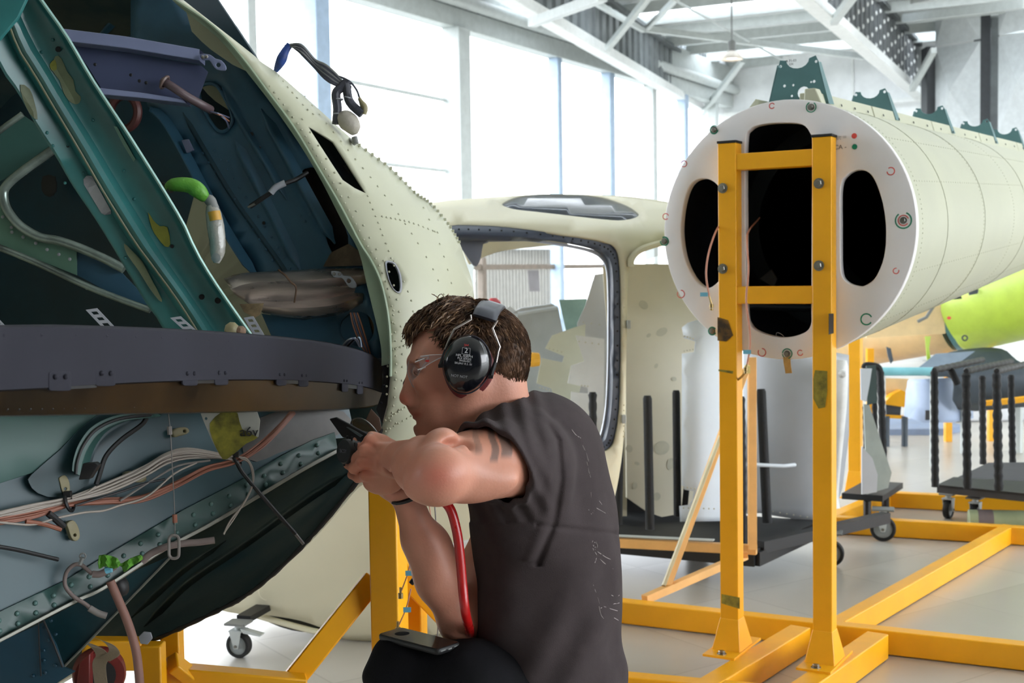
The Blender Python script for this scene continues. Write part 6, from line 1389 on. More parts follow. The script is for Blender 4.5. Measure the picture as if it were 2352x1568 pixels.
# nails and wristband
for q, r_ in (((853, 999, 2.226), .0052), ((836, 1086, 2.30), .0045)):
    mb = MB(); mb.lathe([(r_, 0), (r_ * .8, .0012), (.0005, .0018)], P(*q), -CF + CU * .5, 12); obj('fingernail', mb, mat('nail', (232, 190, 176), rough=.3), flesh, smooth=True)
mb = MB(); mb.torus(P(934, 1140, 2.312), P(968, 1240, 2.33) - P(930, 1128, 2.31), .0265, .0045, 26, 6); obj('wristband', mb, M_blk, man, smooth=True)

# t-shirt: hollow shell with sleeves
t = Body()
t.ell(p3(1238, 1128, 2.42), (.128, .188, .185), TAX, k=.05)
t.ell(p3(1266, 1290, 2.42), (.132, .165, .18), TAX, k=.06)
t.ell(p3(1262, 1440, 2.42), (.134, .168, .18), TAX, k=.06)
t.ell(p3(1268, 1590, 2.42), (.138, .172, .13), TAX, k=.06)
t.ell(p3(1220, 1020, 2.40), (.085, .145, .074), TAX, k=.06)
t.ell(p3(1275, 1050, 2.38), (.06, .12, .07), TAX, k=.06)
t.ell(p3(1180, 975, 2.32), (.055, .08, .045), k=.05)
t.ell(p3(1150, 1000, 2.25), (.055, .06, .045), k=.05)
t.ell(p3(1205, 1060, 2.24), (.068, .07, .078), k=.04)
t.chain([p3(1212, 1066, 2.25), p3(1110, 1064, 2.11)], [.078, .0735], k=.03)
t.chain([p3(1190, 1090, 2.56), p3(1140, 1200, 2.52)], [.076, .074], k=.03)      # far sleeve
t.ell(p3(1215, 1180, 2.27), (.06, .05, .075), k=.05)
ARMAX = (EL - SH) / np.linalg.norm(EL - SH)
def shirt_disp(P_):
    x, y, d = toPX(P_); w = np.zeros(P_.shape[:-1])
    # armhole fold, sleeve drapes, long soft folds
    cx = np.interp(y, [915, 960, 1010, 1100, 1200, 1290], [1190, 1250, 1280, 1288, 1272, 1235]); w += .0075 * np.exp(-((x - cx) / 9.0) ** 2) * (d < 2.42) * (y < 1300) * np.clip((y - 950) / 60, 0, 1)
    w -= np.clip((y - 950) / 60, 0, 1) * .004 * np.exp(-((x - cx + 22) / 14.0) ** 2) * (d < 2.42) * (y < 1290)
    g = np.clip((1290 - x) / 80, 0, 1) * (y < 1200); w += .0028 * np.sin((x * .9 - y * .42 + 14 * np.sin(y * .02)) * .155 + 2.5 * vnoise(P_, 9)) * g
    w += .0045 * vnoise(P_ * np.array([1, 1, .45]), 26, 5) * np.clip((y - 1050) / 100, 0, 1)
    w += .0035 * np.sin((x + .35 * y) * .05 + 3 * vnoise(P_, 8, 2)) * np.clip((y - 1250) / 100, 0, 1)
    w += .004 * np.exp(-((y - 1213 - (x - 1300) * .12) / 6.0) ** 2) * (x > 1230) * (d < 2.45)
    return w
_a, _b2, _c2 = p3(1066, 984, 2.115), p3(1176, 1070, 2.118), p3(1120, 1162, 2.20); _e = p3(1060, 1040, 2.24)
HEMC = (_a + _b2 + _c2) / 3; HEMN = np.cross(_b2 - _a, _c2 - _a); HEMN /= np.linalg.norm(HEMN); HEMN = HEMN if HEMN @ ARMAX > 0 else -HEMN
print('HEM', HEMN, ARMAX)
def shirt_clip(P_):
    arm = (P_ - HEMC) @ HEMN                       # cut the near sleeve
    n2 = np.array(P(1140, 1200, 2.52) - P(1190, 1090, 2.56)); n2 /= np.linalg.norm(n2); a2 = (P_ - p3(1150, 1180, 2.525)) @ n2
    arm = np.where(np.linalg.norm(P_ - p3(1120, 1070, 2.12), axis=-1) < .16, arm, -1); a2 = np.where(np.linalg.norm(P_ - p3(1130, 1220, 2.52), axis=-1) < .12, a2, -1)
    inner = -(t.ev(P_) + shirt_disp(P_) + .011)                      # hollow inside
    lo_ = (.44 - P_[..., 2])                                          # hem
    nk = h(1130, 918, .005); ax = np.array([.55, .16, -.80]); ax /= np.linalg.norm(ax)
    nc = h(1146, 944, 0); nn_ = -.53 * tonp(CR) + .85 * tonp(CU); q = P_ - nc; zl = q @ tonp(CF); neck = np.where((np.abs(zl) < .135), q @ nn_ - .35 * np.maximum(0, np.abs(zl) - .05), -1); neck = np.where(np.linalg.norm(q, axis=-1) < .2, neck, -1)
    return np.maximum.reduce([arm, a2, lo_, inner, neck])
body_obj('t_shirt', t.mesh(.0030, shirt_disp, clip=shirt_clip), M_shirt, man, None, 2)
# collar rib and sleeve hem stitching
def shirt_surf(x, y, d0=2.0, d1=2.6):
    ds = np.linspace(d0, d1, 160); pts = np.stack([tonp(P(x, y, d)) for d in ds]); v = t.ev(pts) + shirt_disp(pts); i = np.argmax(v < 0); return V(pts[i]) if (v < 0).any() else None
M_print = mat('pale_shirt_print', (164, 154, 152), rough=.9)
def decal(pts, r_=.0009):
    q = []
    for x, y in sp2(pts, 4):
        s_ = shirt_surf(x, y)
        if s_ is not None: q.append(s_ - CF * .0012)
    if len(q) > 2: mb = MB(); mb.tube(q, r_, 4); obj('printed_line', mb, M_print, man, kind='stuff')
for pts in ([(1362, 1342), (1372, 1370), (1380, 1400)], [(1370, 1386), (1395, 1395), (1418, 1402)], [(1376, 1392), (1380, 1410), (1386, 1420)], [(1374, 1398), (1400, 1388), (1422, 1384)], [(1362, 1240), (1358, 1250), (1364, 1262), (1372, 1254), (1368, 1242)], [(1362, 1262), (1370, 1275), (1366, 1292)], [(1372, 1266), (1390, 1278), (1402, 1284)], [(1374, 1280), (1392, 1296), (1408, 1306)], [(1357, 1130), (1358, 1150), (1362, 1168)], [(1352, 1170), (1358, 1180), (1364, 1172)], [(1368, 1165), (1380, 1172), (1390, 1178)], [(1376, 1150), (1382, 1158)], [(1312, 985), (1322, 998), (1334, 1006)], [(1338, 1022), (1346, 1040), (1352, 1060)], [(1404, 1366), (1414, 1370), (1422, 1366)], [(1365, 1244), (1369, 1250), (1366, 1257), (1362, 1251)], [(1410, 1418), (1420, 1424)], [(1348, 1060), (1352, 1080), (1356, 1096)]): decal(pts)

# trousers: near thigh raised, far knee on the floor
tr_ = Body(); HN = np.array([.06, 2.32, .50]) ; hipc = p3(1275, 1610, 2.42); zh = hipc[2]
KN = tonp(Gd(934, 1548, .615)); hn = p3(1235, 1620, 2.34)
tr_.ell(p3(1268, 1640, 2.42), (.13, .165, .13), TAX, k=.05)
tr_.chain([hn, p3(1070, 1586, 2.28), KN], [.098, .084, .064], k=.04)
tr_.ell(KN + np.array([-.01, -.0, .0]), (.062, .058, .062), k=.03)
ank = np.array([KN[0] + .03, KN[1] + .05, .13]); tr_.chain([KN, (KN + ank) / 2 + np.array([.02, 0, 0]), ank], [.064, .060, .048], k=.03)
hf = hipc + np.array([-.02, .1, -.03]); kf = np.array([hipc[0] - .20, hipc[1] + .17, .068]); tr_.chain([hf, (hf + kf) / 2, kf], [.10, .088, .066], k=.04)
af = kf + np.array([.42, .03, -.005]); tr_.chain([kf, (kf + af) / 2 + np.array([0, 0, .01]), af], [.064, .060, .046], k=.03)
def tdisp(P_): return .0035 * vnoise(P_, 22, 9) + .003 * np.sin(P_[..., 2] * 90 + 3 * vnoise(P_, 9)) * (P_[..., 0] < KN[0] + .12)
body_obj('trousers', tr_.mesh(.006, tdisp), M_trou, man, None, 2)
def shoe(ank, dir_, nm='boot', toe=0.0):
    s_ = Body(); d = np.array(dir_, float); d /= np.linalg.norm(d); AXs = (V(d), V((-d[1], d[0], 0)), V((0, 0, 1)))
    a = np.array(ank); f = a.copy(); f[2] = .05
    s_.cap(a, f + d * 0, .050, .05, k=.03); s_.ell(f + d * .07, (.13, .046, .045), AXs, k=.03); s_.ell(f + d * .14 + np.array([0, 0, -.005]), (.06, .048, .036), AXs, k=.03)
    o = body_obj(nm, s_.mesh(.006, clip=lambda P_: .004 - P_[..., 2]), mat('black_boot_leather', (26, 24, 24), rough=.5), man, None, 1); return o
shoe(ank + np.array([0, 0, -.03]), (-1, .25, 0))
s2_ = Body(); s2_.chain([af, af + np.array([.06, 0, .01]), af + np.array([.075, .0, -.02])], [.046, .042, .03], k=.02); s2_.ell(af + np.array([.055, .0, .0]), (.045, .042, .062), k=.03)
body_obj('boot', s2_.mesh(.006, clip=lambda P_: .004 - P_[..., 2]), mat('black_boot_leather', (26, 24, 24)), man, None, 1)
# ---- hair: a cap and combed locks
hc = Body(); hc.ell(h(1086, 804), (.1055, .0785, .0915), k=.02); hc.ell(h(1020, 770), (.052, .060, .036), k=.03); hc.ell(h(1045, 742), (.06, .05, .025), k=.03); hc.ell(h(1162, 860), (.034, .052, .048), k=.03)
def hairclip(P_):
    x, y, d = toPX(P_); z = (P_ - tonp(CO)) @ tonp(CF) - DH
    front = np.interp(x, [950, 962, 985, 1012, 1022, 1034, 1060, 1100, 1128, 1150, 1180, 1205], [778, 766, 754, 752, 790, 812, 832, 862, 885, 896, 903, 905]); fr2 = np.where(np.abs(z) < .045, np.interp(x, [950, 962, 985, 1012, 1022], [778, 766, 754, 752, 756]), front)
    lim = np.where(x < 1022, np.where(np.abs(z) < .05, fr2, front - 10), front)
    return (y - lim) * .0008
def hdisp(P_): return .0012 * vnoise(P_, 120, 4) + .0012 * vnoise(P_, 60, 1) - .0005
hair = body_obj('hair', hc.mesh(.003, hdisp, clip=hairclip), M_hair, man, None, 1)
def surf_pt(o, d_):   # march from outside to the cap
    lo_, hi_ = .05, .16
    for _ in range(18):
        m = (lo_ + hi_) / 2
        if hc.ev((o + d_ * m)[None])[0] < 0: lo_ = m
        else: hi_ = m
    return o + d_ * lo_
rs = random.Random(3); O_ = h(1080, 812); cr, cf, cu = tonp(CR), tonp(CF), tonp(CU)
mb = MB(); mbt = MB(); nloc = 0
vv = []; 
while nloc < 5200:
    a = rs.uniform(-math.pi, math.pi); el = rs.uniform(-.62, 1.5); d_ = cr * math.cos(a) * math.cos(el) + cf * math.sin(a) * math.cos(el) + cu * math.sin(el)
    if d_ @ cf > .75: continue
    q = surf_pt(O_, d_)
    if hairclip(q[None])[0] > -.001: continue
    x, y, _d = toPX(q[None]); x, y = x[0], y[0]
    top = max(0, min(1, (800 - y) / 60)) * max(.12, min(1, (1112 - x) / 50)); L = (.013 + .026 * top) * rs.uniform(.7, 1.25); front = max(0, (1010 - x) / 60) * (top > .2)
    sweep = (-cr * (.7 if x < 1090 else -.25) + cf * rs.uniform(-.3, .3) - cu * (.15 + .8 * (1 - top))) ; sweep = sweep / np.linalg.norm(sweep)
    n_ = d_; tdir = sweep - n_ * (sweep @ n_); tdir = tdir / (np.linalg.norm(tdir) + 1e-6); side = np.cross(n_, tdir)
    lift = .05 + .16 * top; ph = rs.uniform(0, 6.28); curl = (.0012 + .0045 * top); fr = rs.uniform(1.2, 2.4)
    pts = []
    for i in range(7):
        t = i / 6; g = toPX(q[None]); wob = curl * math.sin(ph + fr * t * 3.1) ; pts.append(q + tdir * L * t * (1 - .15 * t) + n_ * (lift * L * math.sin(min(1, t * 1.15) * math.pi * .62) + .0004 + curl * .45 * math.cos(ph + fr * t * 3.1)) + side * wob * (t + .2) - cu * 0)
    # keep locks outside the cap
    pts = [p + d_ * max(0, -float(hc.ev(p[None])[0]) + .0006) for p in pts]
    r0 = .00105 + .0005 * top
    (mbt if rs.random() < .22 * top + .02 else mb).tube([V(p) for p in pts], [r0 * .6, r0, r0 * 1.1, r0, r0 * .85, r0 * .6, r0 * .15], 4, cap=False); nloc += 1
obj('lock', mb, M_hair, hair, smooth=True, kind='stuff', angle=80)
obj('lock', mbt, mat('light_brown_hair', (150, 116, 84), rough=.4, spec=.5), hair, smooth=True, kind='stuff', angle=80)  # lighter brown locks, more of them on top
# loose curls at the forehead and crown
mb = MB()
for pts in ([(985, 752), (975, 738), (978, 722), (992, 712), (1004, 716), (1006, 728)], [(990, 745), (984, 730), (990, 716), (1002, 710)], [(1012, 712), (1004, 702), (1006, 690), (1014, 684), (1020, 692)], [(1020, 706), (1012, 698), (1000, 688), (992, 684)], [(1060, 700), (1068, 690), (1076, 684)], [(1052, 702), (1062, 692), (1080, 690), (1090, 698)], [(1070, 700), (1080, 693), (1096, 700), (1104, 706)], [(1030, 704), (1024, 694), (1030, 684)]):
    mb.tube([P(x, y - 9, DH - .02 + .01 * math.sin(x)) for x, y in sp2(pts, 5)], .0009, 4)
obj('flyaway_curl', mb, mat('light_brown_hair', (150, 116, 84)), hair, smooth=True, kind='stuff')
# eyebrow
mb = MB()
mb.tube([V(h(x_, y_, -.033 - .0125)) for x_, y_ in sp2([(955, 853), (959, 858), (966, 860), (972, 857)], 4)], .0007, 5)
for i in range(260):
    t = rs.random(); x = 950 + 28 * t; y = 829 - 4 * math.sin(t * 2.2) + rs.uniform(-2, 2); o = P(x, y, 2.2); z = None
    q0 = np.stack([tonp(P(x, y, 2.2 + k * .002)) for k in range(80)]); vvv = b.ev(q0); i_ = np.argmax(vvv < 0)
    if not (vvv < 0).any(): continue
    p_ = V(q0[i_]); mb.tube([p_ + CF * .001, p_ - CF * .0012 + CR * .003 + CU * .001, p_ - CF * .0006 + CR * .006 - CU * .0004], [.0009, .0007, .0002], 3)
obj('eyebrow', mb, M_hair, man, kind='stuff')

# ---- ear defenders
M_cup = mat('glossy_black_cup', (20, 22, 28), rough=.18, coat=.6, spec=.6); M_red = mat('dark_red_cushion', (120, 40, 40), rough=.45); M_wire = mat('steel_wire', (196, 186, 180), rough=.25, metal=.9); M_pad = mat('grey_black_headband_pad', (62, 64, 74), rough=.35)
ed = thing('ear_defenders', 'black ear defenders with wire headband and dark red cushions on the man\'s head', 'ear defenders', P(1075, 835, 2.25))
rot = math.radians(-10)
def cup(sgn):
    cz = sgn * .088; c0 = V(h(1075, 834, cz)); ux_ = CR * math.cos(rot) + CU * math.sin(rot); uy_ = CU * math.cos(rot) - CR * math.sin(rot); w = CF * sgn
    def ringc(rx, ry, off, dx=0, dy=0, n=40):
        o = []
        for k in range(n):
            a = 2 * math.pi * k / n; ca, sa = math.cos(a), math.sin(a); e = 1.0 - .10 * max(0, -sa)  # slightly egg shaped, narrower below
            o.append(c0 + ux_ * (rx * ca * e + dx) + uy_ * (ry * sa + dy) + w * off)
        return o
    mb = MB(); mb.loft([ringc(.0415, .0505, -.012), ringc(.0425, .052, .0), ringc(.042, .0515, .010), ringc(.0395, .049, .018), ringc(.033, .042, .0245), ringc(.022, .029, .028), ringc(.008, .011, .0292)]); cp = obj('cup', mb, M_cup, ed, smooth=True, angle=60)
    mb = MB(); mb.loft([ringc(.0405, .050, -.008, .004, -.006), ringc(.0455, .0545, -.011, .005, -.008), ringc(.0460, .055, -.019, .0055, -.009), ringc(.040, .050, -.024, .005, -.008)]); obj('cushion', mb, M_red, ed, smooth=True)
    mb = MB(); mb.tube(ringc(.0432, .0527, -.004, .0008, -.001), .0012, 6, close=True); obj('cup_rim', mb, M_pad, cp, smooth=True)
    for pts, dz in (((1085, 725), (1086, 735), (1048, 757), (1036, 782), (1028, 802)), 0), (((1144, 737), (1133, 755), (1149, 796), (1145, 808), (1141, 830)), 0):
        mb = MB(); mb.tube([V(h(x, y, sgn * (.086 + .004 * i / 4))) for i, (x, y) in enumerate(pts)], .0021, 8); obj('headband_wire', mb, M_wire, ed, smooth=True, angle=70)
    for (x0, y0, x1, y1) in ((1037, 782, 1018, 838), (1146, 808, 1129, 862)):
        mb = MB(); mb.tube([V(h(x0, y0, sgn * .083)), V(h((x0 + x1) / 2, (y0 + y1) / 2, sgn * .089)), V(h(x1, y1, sgn * .088))], [.0028, .0036, .0042], 8); mb.box(V(h(x1, y1, sgn * .088)), .008, .008, .006); obj('wire_sleeve', mb, M_blk, ed, smooth=True)
    return cp, c0, ux_, uy_
cp, c0, ux_, uy_ = cup(-1); cup(1)
mb = MB(); mb.box(V(h(1137, 848, -.085)), .003, .004, .014); obj('red_mark', mb, mat('orange_red_mark', (210, 84, 60)), ed)
# padded band over the crown
rg = []
for x, y, z in ((1115, 733, -.086), (1119, 720, -.074), (1125, 709, -.052), (1130, 702, -.026), (1134, 699, 0), (1137, 702, .026), (1140, 709, .052), (1142, 722, .074), (1143, 736, .086)):
    c = V(h(x, y, z)); wv = (V(h(1142, 738, 0)) - V(h(1090, 722, 0))).normalized(); n_ = (c - V(h(1115, 800, 0))); n_ = (n_ - wv * n_.dot(wv)).normalized()
    rg.append([c + wv * a + n_ * o for a, o in ((-.0215, -.003), (-.0225, .0005), (-.020, .004), (-.010, .0052), (.010, .0052), (.020, .004), (.0225, .0005), (.0215, -.003), (0, -.004))])
mb = MB(); mb.loft(rg); obj('headband_pad', mb, M_pad, ed, smooth=True, angle=70)
# printed marks on the cup
M_wp = mat('white_print', (206, 206, 210), rough=.6); ff = CF * -1
def onc(x, y): q = V(h(x, y, -.1190)); e = ((x - 1075) / 52.0) ** 2 + ((y - 834) / 64.0) ** 2; return q + CF * (.0135 * min(1, e) ** 1.3)
for s_, x, y, sz in (('HPL ASEPH', 1072, 815.5, .0062), ('PLX SERIES', 1072, 821.5, .0052), ('89/686/EEC', 1074, 827, .0044), ('SKUNY R.S. 01', 1070, 832.5, .005), ('NOT NOT', 1061, 860, .0062)):
    text('printed_text', s_, onc(x, y), CR - CU * .12, CU + CR * .12, sz, M_wp if y < 850 else mat('grey_print', (150, 150, 156)), cp, ext=.0003)
text('printed_text', '2', onc(1076, 804), CR - CU * .08, CU, .013, M_wp, cp, ext=.0003)
mb = MB()
for a_, b_ in (((1068, 797), (1067, 811)), ((1085, 799), (1084, 813)), ((1068, 797), (1073, 797.5)), ((1080, 798.5), (1085, 799)), ((1067, 811), (1084, 813))): mb.tube([onc(*a_), onc(*b_)], .00035, 4)
obj('printed_box', mb, M_wp, cp)
text('printed_text', '3M', onc(1076, 793), CR - CU * .08, CU, .007, mat('red_print', (210, 50, 50)), cp, ext=.0003)

# ---- safety glasses
M_lens = mat('clear_polycarbonate', (236, 228, 232), rough=.04, alpha=.13, spec=1.0, coat=.5); M_edge = mat('frosted_lens_edge', (210, 206, 212), rough=.15, alpha=.75, spec=1)
gs = thing('safety_glasses', 'clear wraparound safety glasses on the man\'s face', 'glasses', P(960, 850, 2.28))
for sgn in (-1, 1):
    def gz(x, y): return V(h(x, y, sgn * .074 * math.sqrt(max(.001, min(1, (x - 934) / 72.0)))))
    lens = sp2([(937.5, 842), (941, 830), (950, 822), (972, 819), (990, 817), (984, 830), (972, 846), (969, 852), (962, 868), (955, 887), (947, 878), (940, 862), (937, 850)], 3, True)
    mbs = sheet(lens, [], gz, 6); obj('lens', mbs, M_lens, gs, smooth=True, solid=.0016)
    mb = MB(); mb.tube([gz(x, y) for x, y in lens], .0008, 6, close=True); obj('lens_edge', mb, M_edge, gs, smooth=True)
    tp_ = [(966, 820), (990, 815), (1021, 813), (1020, 818), (1002, 828), (985, 836), (972, 846), (970, 834)]
    obj('temple', sheet(sp2(tp_, 2, True), [], lambda x, y: V(h(x, y, sgn * (.070 + .010 * (x - 966) / 55))), 8), M_lens, gs, smooth=True, solid=.002)
    mb = MB(); mb.tube([V(h(x, y, sgn * (.071 + .010 * (x - 966) / 55))) for x, y in sp2([(960, 830), (975, 824), (981, 822)], 4)], .0011, 6); mb.tube([V(h(x, y, sgn * (.072))) for x, y in sp2([(966, 847), (978, 843), (984, 841)], 4)], .0011, 6); mb.tube([V(h(x, y, sgn * (.071 + .010 * (x - 966) / 55))) for x, y in sp2([(972, 817), (995, 814), (1021, 813)], 4)], .0007, 6); mb.tube([V(h(x, y, sgn * (.071 + .010 * (x - 966) / 55))) for x, y in sp2([(972, 848), (985, 838), (1002, 828), (1020, 819)], 4)], .0007, 6); obj('bright_moulding', mb, mat('bright_plastic_moulding', (240, 236, 240), rough=.1, spec=1), gs, smooth=True)
mb = MB(); mb.box(V(h(988, 827, -.0785)), .0066, .001, .0035); obj('red_logo', mb, mat('red_print', (210, 50, 50)), gs)
mb = MB(); mb.tube([P(934, 866, 2.46), P(931, 880, 2.46), P(928, 896, 2.46)], [.002, .005, .002], 10); tb2 = tag(obj('black_grommet', mb, M_blk, smooth=True), 'thin black grommet on the fuselage skin just beyond the man\'s nose', 'grommet'); 

# ---- pneumatic tool in his hands, mirror and hose
M_tg = mat('grey_tool_body', (112, 114, 120), rough=.35, metal=.3)
tool = thing('air_drill', 'grey and black cylindrical air tool gripped in the man\'s fists', 'power tool', P(800, 1035, 2.27))
ta, tb3 = P(790, 1036, 2.245), P(872, 1040, 2.30); td = (tb3 - ta).normalized()
mb = MB(); mb.lathe([(.004, -.001), (.0205, -.001), (.0222, .002), (.0222, .016), (.0205, .018)], ta, td, 28); mb2 = obj('end_cap', mb, M_blk, tool, smooth=True, angle=40)
mb = MB(); mb.lathe([(.0195, .016), (.0195, .075), (.017, .085)], ta, td, 28); obj('barrel', mb, M_tg, tool, smooth=True, angle=40)
for k in range(10):
    a = k * math.pi / 5; x_ = td.orthogonal().normalized(); y_ = td.cross(x_); mb = MB(); mb.box(ta + td * .009 + (x_ * math.cos(a) + y_ * math.sin(a)) * .0222, .003, .003, .012); obj('cap_rib', mb, M_blk, mb2)
text('embossed_text', 'BCSY', ta - td * .0016 + CR * 0, (td.cross(CU)).normalized() * -1 if (td.cross(CU)).dot(CR) < 0 else td.cross(CU), CU, .009, M_tg, mb2, ext=.0004)
sn = thing('pry_bar', 'long black flat pry tool poking into the dark corner beside the grey air tool', 'hand tool', P(800, 985, 2.3))
mb = MB(); mb.prism([P(756, 962, 2.36), P(772, 958, 2.36), P(852, 1000, 2.25), P(862, 1012, 2.24), P(846, 1018, 2.24), P(786, 1004, 2.32)], CF * .012); obj('shaft', mb, M_blk, sn, bevel=.002)
mb = MB(); mb.prism([P(772, 964, 2.355), P(780, 966, 2.355), P(834, 1000, 2.262), P(828, 1004, 2.262)], CF * -.002); obj('blade_edge', mb, mat('dull_blade', (110, 120, 120), rough=.3, metal=.6), sn)
mr = thing('inspection_mirror', 'small oval wire-handled mirror held above the air tool', 'mirror', P(830, 975, 2.32))
mb = MB(); mb.tube([P(x, y, 2.34 - (x - 806) * .0012) for x, y in sp2([(807, 978), (810, 964), (824, 960), (842, 967), (858, 982), (868, 998), (850, 994), (826, 988)], 4, True)], .0014, 6, close=True); obj('mirror_rim', mb, M_bolt, mr, smooth=True)
obj('mirror_glass', sheet(sp2([(807, 978), (810, 964), (824, 960), (842, 967), (858, 982), (868, 998), (850, 994), (826, 988)], 3, True), [], lambda x, y: P(x, y, 2.34 - (x - 806) * .0012), 20), mat('amber_mirror', (120, 104, 72), rough=.08, alpha=.55, spec=1), mr, solid=.001)
flp = flatplate('brown_tab', [(838, 968), (852, 938), (872, 960), (876, 985), (862, 1000)], 2.60, .002, mat('brown_tab_paint', (110, 84, 70), rough=.5))
hs_ = thing('air_hose', 'red air hose hanging from behind the man\'s elbow down along his chest', 'hose', P(1060, 1400, 2.3))
mb = MB(); mb.tube(smooth_path([P(880, 1062, 2.32), P(940, 1110, 2.26), P(1000, 1140, 2.24), P(1032, 1165, 2.235), P(1048, 1215, 2.235), P(1056, 1270, 2.235), P(1062, 1340, 2.235), P(1068, 1400, 2.235), P(1077, 1440, 2.29), P(1086, 1468, 2.40), P(1120, 1520, 2.65), P(1150, 1600, 2.8), Gd(1180, 1700, .05), Gd(1330, 1700, .012), Gd(1500, 1690, .012)], 8), .0088, 14); obj('hose_tube', mb, mat('red_rubber_hose', (196, 28, 28), rough=.28, spec=.6), hs_, smooth=True)

# ---- phone on the thigh
ph = thing('mobile_phone', 'black mobile phone lying screen up on the man\'s black-trousered knee', 'phone', Gd(965, 1463, .70))
zz = .690
c4 = [Gd(864, 1456, zz), Gd(1003, 1491, zz), Gd(1063, 1475, zz), Gd(922, 1439, zz)]
cen = sum(c4, V()) / 4; ex = ((c4[1] - c4[0]) + (c4[2] - c4[3])).normalized(); ey = UZ.cross(ex)
lx, ly = ((c4[1] - c4[0]).length + (c4[2] - c4[3]).length) / 2, min(.075, (c4[3] - c4[0]).length * .97)
def rr3(lx, ly, r, z): return [cen + ex * x + ey * y + UZ * z for x, y in rrect(-lx / 2, -ly / 2, lx / 2, ly / 2, r, 5)]
mb = MB(); mb.loft([rr3(lx - .004, ly - .004, .009, -.011), rr3(lx, ly, .010, -.008), rr3(lx, ly, .010, -.002), rr3(lx - .003, ly - .003, .009, .0)]); obj('phone_case', mb, M_blk, ph, smooth=True, angle=50)
mb = MB(); mb.loft([rr3(lx - .006, ly - .006, .008, -.0005), rr3(lx - .006, ly - .006, .008, .0004)]); obj('screen', mb, mat('dark_glass_screen', (12, 13, 16), rough=.1, spec=.5), ph)
mb = MB(); q = cen + ex * (lx / 2) - UZ * .005; mb.box(q, .0012, .009, .0028, (ex, ey, UZ)); obj('charging_port', mb, M_steeld, ph)
for k in (-1, 1): mb = MB(); mb.box(cen + ex * lx * .42 - ey * 0 + ey * k * ly * .28 - UZ * .004 + ex * (lx * .08), .001, .012, .002, (ex, ey, UZ)); obj('speaker_slot', mb, M_steeld, ph)

# ================================================================== yellow stand under the open fuselage
fs = thing('fuselage_stand', 'yellow square-tube stand with slanting braces behind the man, under the open fuselage', 'stand', Gd(885, 1560, 0))
SD = 3.15
def yb(name, x0, y0, d0, x1, y1, d1, w, hh, up=None): mb = MB(); mb.beam(P(x0, y0, d0), P(x1, y1, d1), w, hh, up or V((0, 1, 0))); return obj(name, mb, M_yel, fs, bevel=.004)
def zpost(x0, x1, ytop, d, dpth, name='upright', tilt=0.0):
    a, b_ = P(x0, ytop, d), P(x1, ytop, d); c = (a + b_) / 2; w = (b_ - a).length; ax_ = V((math.cos(tilt), -math.sin(tilt), 0)); ay_ = V((math.sin(tilt), math.cos(tilt), 0))
    mb = MB(); mb.box((c.x, c.y + dpth / 2, a.z / 2), w, dpth, a.z, (ax_, ay_, UZ)); return obj(name, mb, M_yel, fs, bevel=.004), c
p1, c1 = zpost(850, 920, 1085, SD, .07, tilt=.30)
zpost(925, 968, 1085, SD + .16, .05, tilt=.3)
yb('top_rail', 855, 1060, SD, 1010, 960, SD + .7, .07, .07, UZ)
yb('brace', 858, 1330, SD + .12, 640, 1602, SD - .0, .055, .06)
yb('brace', 915, 1300, SD + .12, 1110, 1500, SD + .12, .055, .055)
yb('base_rail', 320, 1548, 3.02, 700, 1580, 3.12, .06, .06, UZ)
zpost(306, 368, 1485, 2.92, .05); zpost(366, 410, 1440, 3.05, .05)
yb('corner_gusset', 395, 1520, 3.0, 440, 1555, 3.05, .03, .05)
yb('base_rail', 830, 1600, SD, 1300, 1660, SD, .06, .06, UZ)
yb('base_rail', 320, 1500, 2.95, 190, 1500, 2.9, .05, .07, UZ)
for x0, y0, x1, y1, dd_ in ((948, 1262, 920, 1362, 2.95), (944, 1352, 914, 1440, 2.95)):
    cb = lead('hanging_lead', [(x0, y0, dd_), ((x0 + x1) / 2 + 4, (y0 + y1) / 2, dd_), (x1, y1, dd_)], .0016, fs, M_coax)
    mb = MB(); q = P(x1, y1, dd_); mb.tube([q + UZ * .014, q], .003, 8); mb.tube([q, q - UZ * .012], .006, 10); obj('connector', mb, M_brass, cb, smooth=True)
    mb = MB(); mb.box(P((x0 + x1) / 2 + 6, (y0 + y1) / 2 + 4, dd_ - .003), .018, .001, .012); obj('wire_tag', mb, M_bluetag, cb)
mb = MB(); mb.tube([P(960, 1318, 2.95), P(950, 1332, 2.95)], .005, 8); mb.tube([P(951, 1331, 2.95), P(944, 1340, 2.95)], .0065, 8); obj('black_plug', mb, M_blk, fs, smooth=True)
lead('hanging_lead', [(985, 1150, 3.0), (992, 1230, 3.0), (975, 1290, 3.0), (955, 1345, 3.0)], .0016, fs, M_coax); lead('hanging_lead', [(998, 1150, 3.0), (1003, 1240, 3.0), (1006, 1420, 3.0), (1004, 1470, 3.0)], .0016, fs, M_gw)
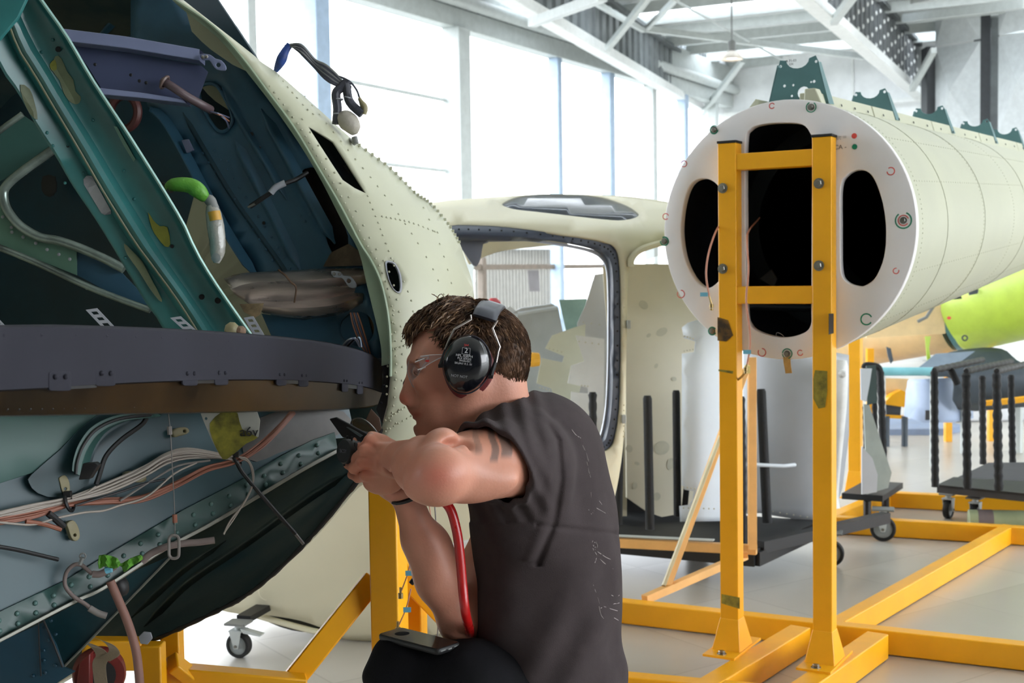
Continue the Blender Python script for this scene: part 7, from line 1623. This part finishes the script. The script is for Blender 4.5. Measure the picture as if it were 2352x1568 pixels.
# white railing pieces glimpsed between arm and shirt
wr_ = thing('white_rail', 'two white rails glimpsed between the forearm and the shirt', 'rail', P(1050, 1260, 4.2))
for y in (1250, 1290):
    mb = MB(); mb.tube([P(1000, y + 12, 4.2), P(1180, y - 22, 4.2)], .013, 10); obj('rail_bar', mb, M_white, wr_, smooth=True)
for x in (1120, 1175):
    q = P(x, 1235, 4.21); mb = MB(); mb.tube([q, V((q.x, q.y, 0))], .013, 8); obj('rail_leg', mb, M_white, wr_, smooth=True)
# red wheel with a beige strap at the bottom left
rw_ = thing('red_hoist_wheel', 'dark red wheel with a beige webbing strap under the lower left of the fuselage', 'wheel', P(225, 1560, 2.75))
o = P(228, 1545, 2.75)
mb = MB(); mb.lathe([(.03, -.02), (.052, -.022), (.056, -.012), (.056, .012), (.052, .022), (.03, .02)], o, V((.35, -1, 0)), 36); obj('wheel_rim', mb, mat('dark_red_paint', (126, 40, 36), rough=.4), rw_, smooth=True, angle=40)
mb = MB(); mb.lathe([(.034, -.026), (.034, .026)], o, V((.35, -1, 0)), 24); obj('hub', mb, M_blk, rw_, smooth=True, angle=40)
mb = MB(); mb.prism([P(170, 1600, 2.70), P(182, 1520, 2.70), P(206, 1500, 2.70), P(206, 1600, 2.70)], CF * .03); obj('red_bracket', mb, mat('dark_red_paint', (126, 40, 36)), rw_, bevel=.003)
mb = MB(); pp = smooth_path([P(196, 1478, 2.62), P(222, 1490, 2.6), P(236, 1510, 2.62), P(228, 1535, 2.64), P(240, 1620, 2.66)], 5); mb.loft([[q - CR * .014 + CU * .006, q + CR * .014 + CU * .0, q + CR * .014 - CF * .002, q - CR * .014 + CU * .006 - CF * .002] for q in pp]); obj('strap', mb, mat('beige_webbing', (150, 134, 112), rough=.8, bump=.4, bscale=200), rw_, smooth=True)
mb = MB(); pp = smooth_path([P(222, 1468, 2.6), P(250, 1480, 2.6), P(262, 1500, 2.6), P(240, 1516, 2.62)], 5); mb.loft([[q - CR * .010 + CU * .006, q + CR * .012 - CU * .002, q + CR * .012 - CF * .002 - CU * .002, q - CR * .010 + CU * .006 - CF * .002] for q in pp]); obj('strap', mb, mat('beige_webbing', (150, 134, 112)), rw_, smooth=True)
mb = MB(); q = P(228, 1590, 2.78); mb.box(V((q.x, q.y, q.z / 2 - .0)), .06, .06, q.z); obj('support_post', mb, mat('dark_red_paint', (126, 40, 36)), rw_)
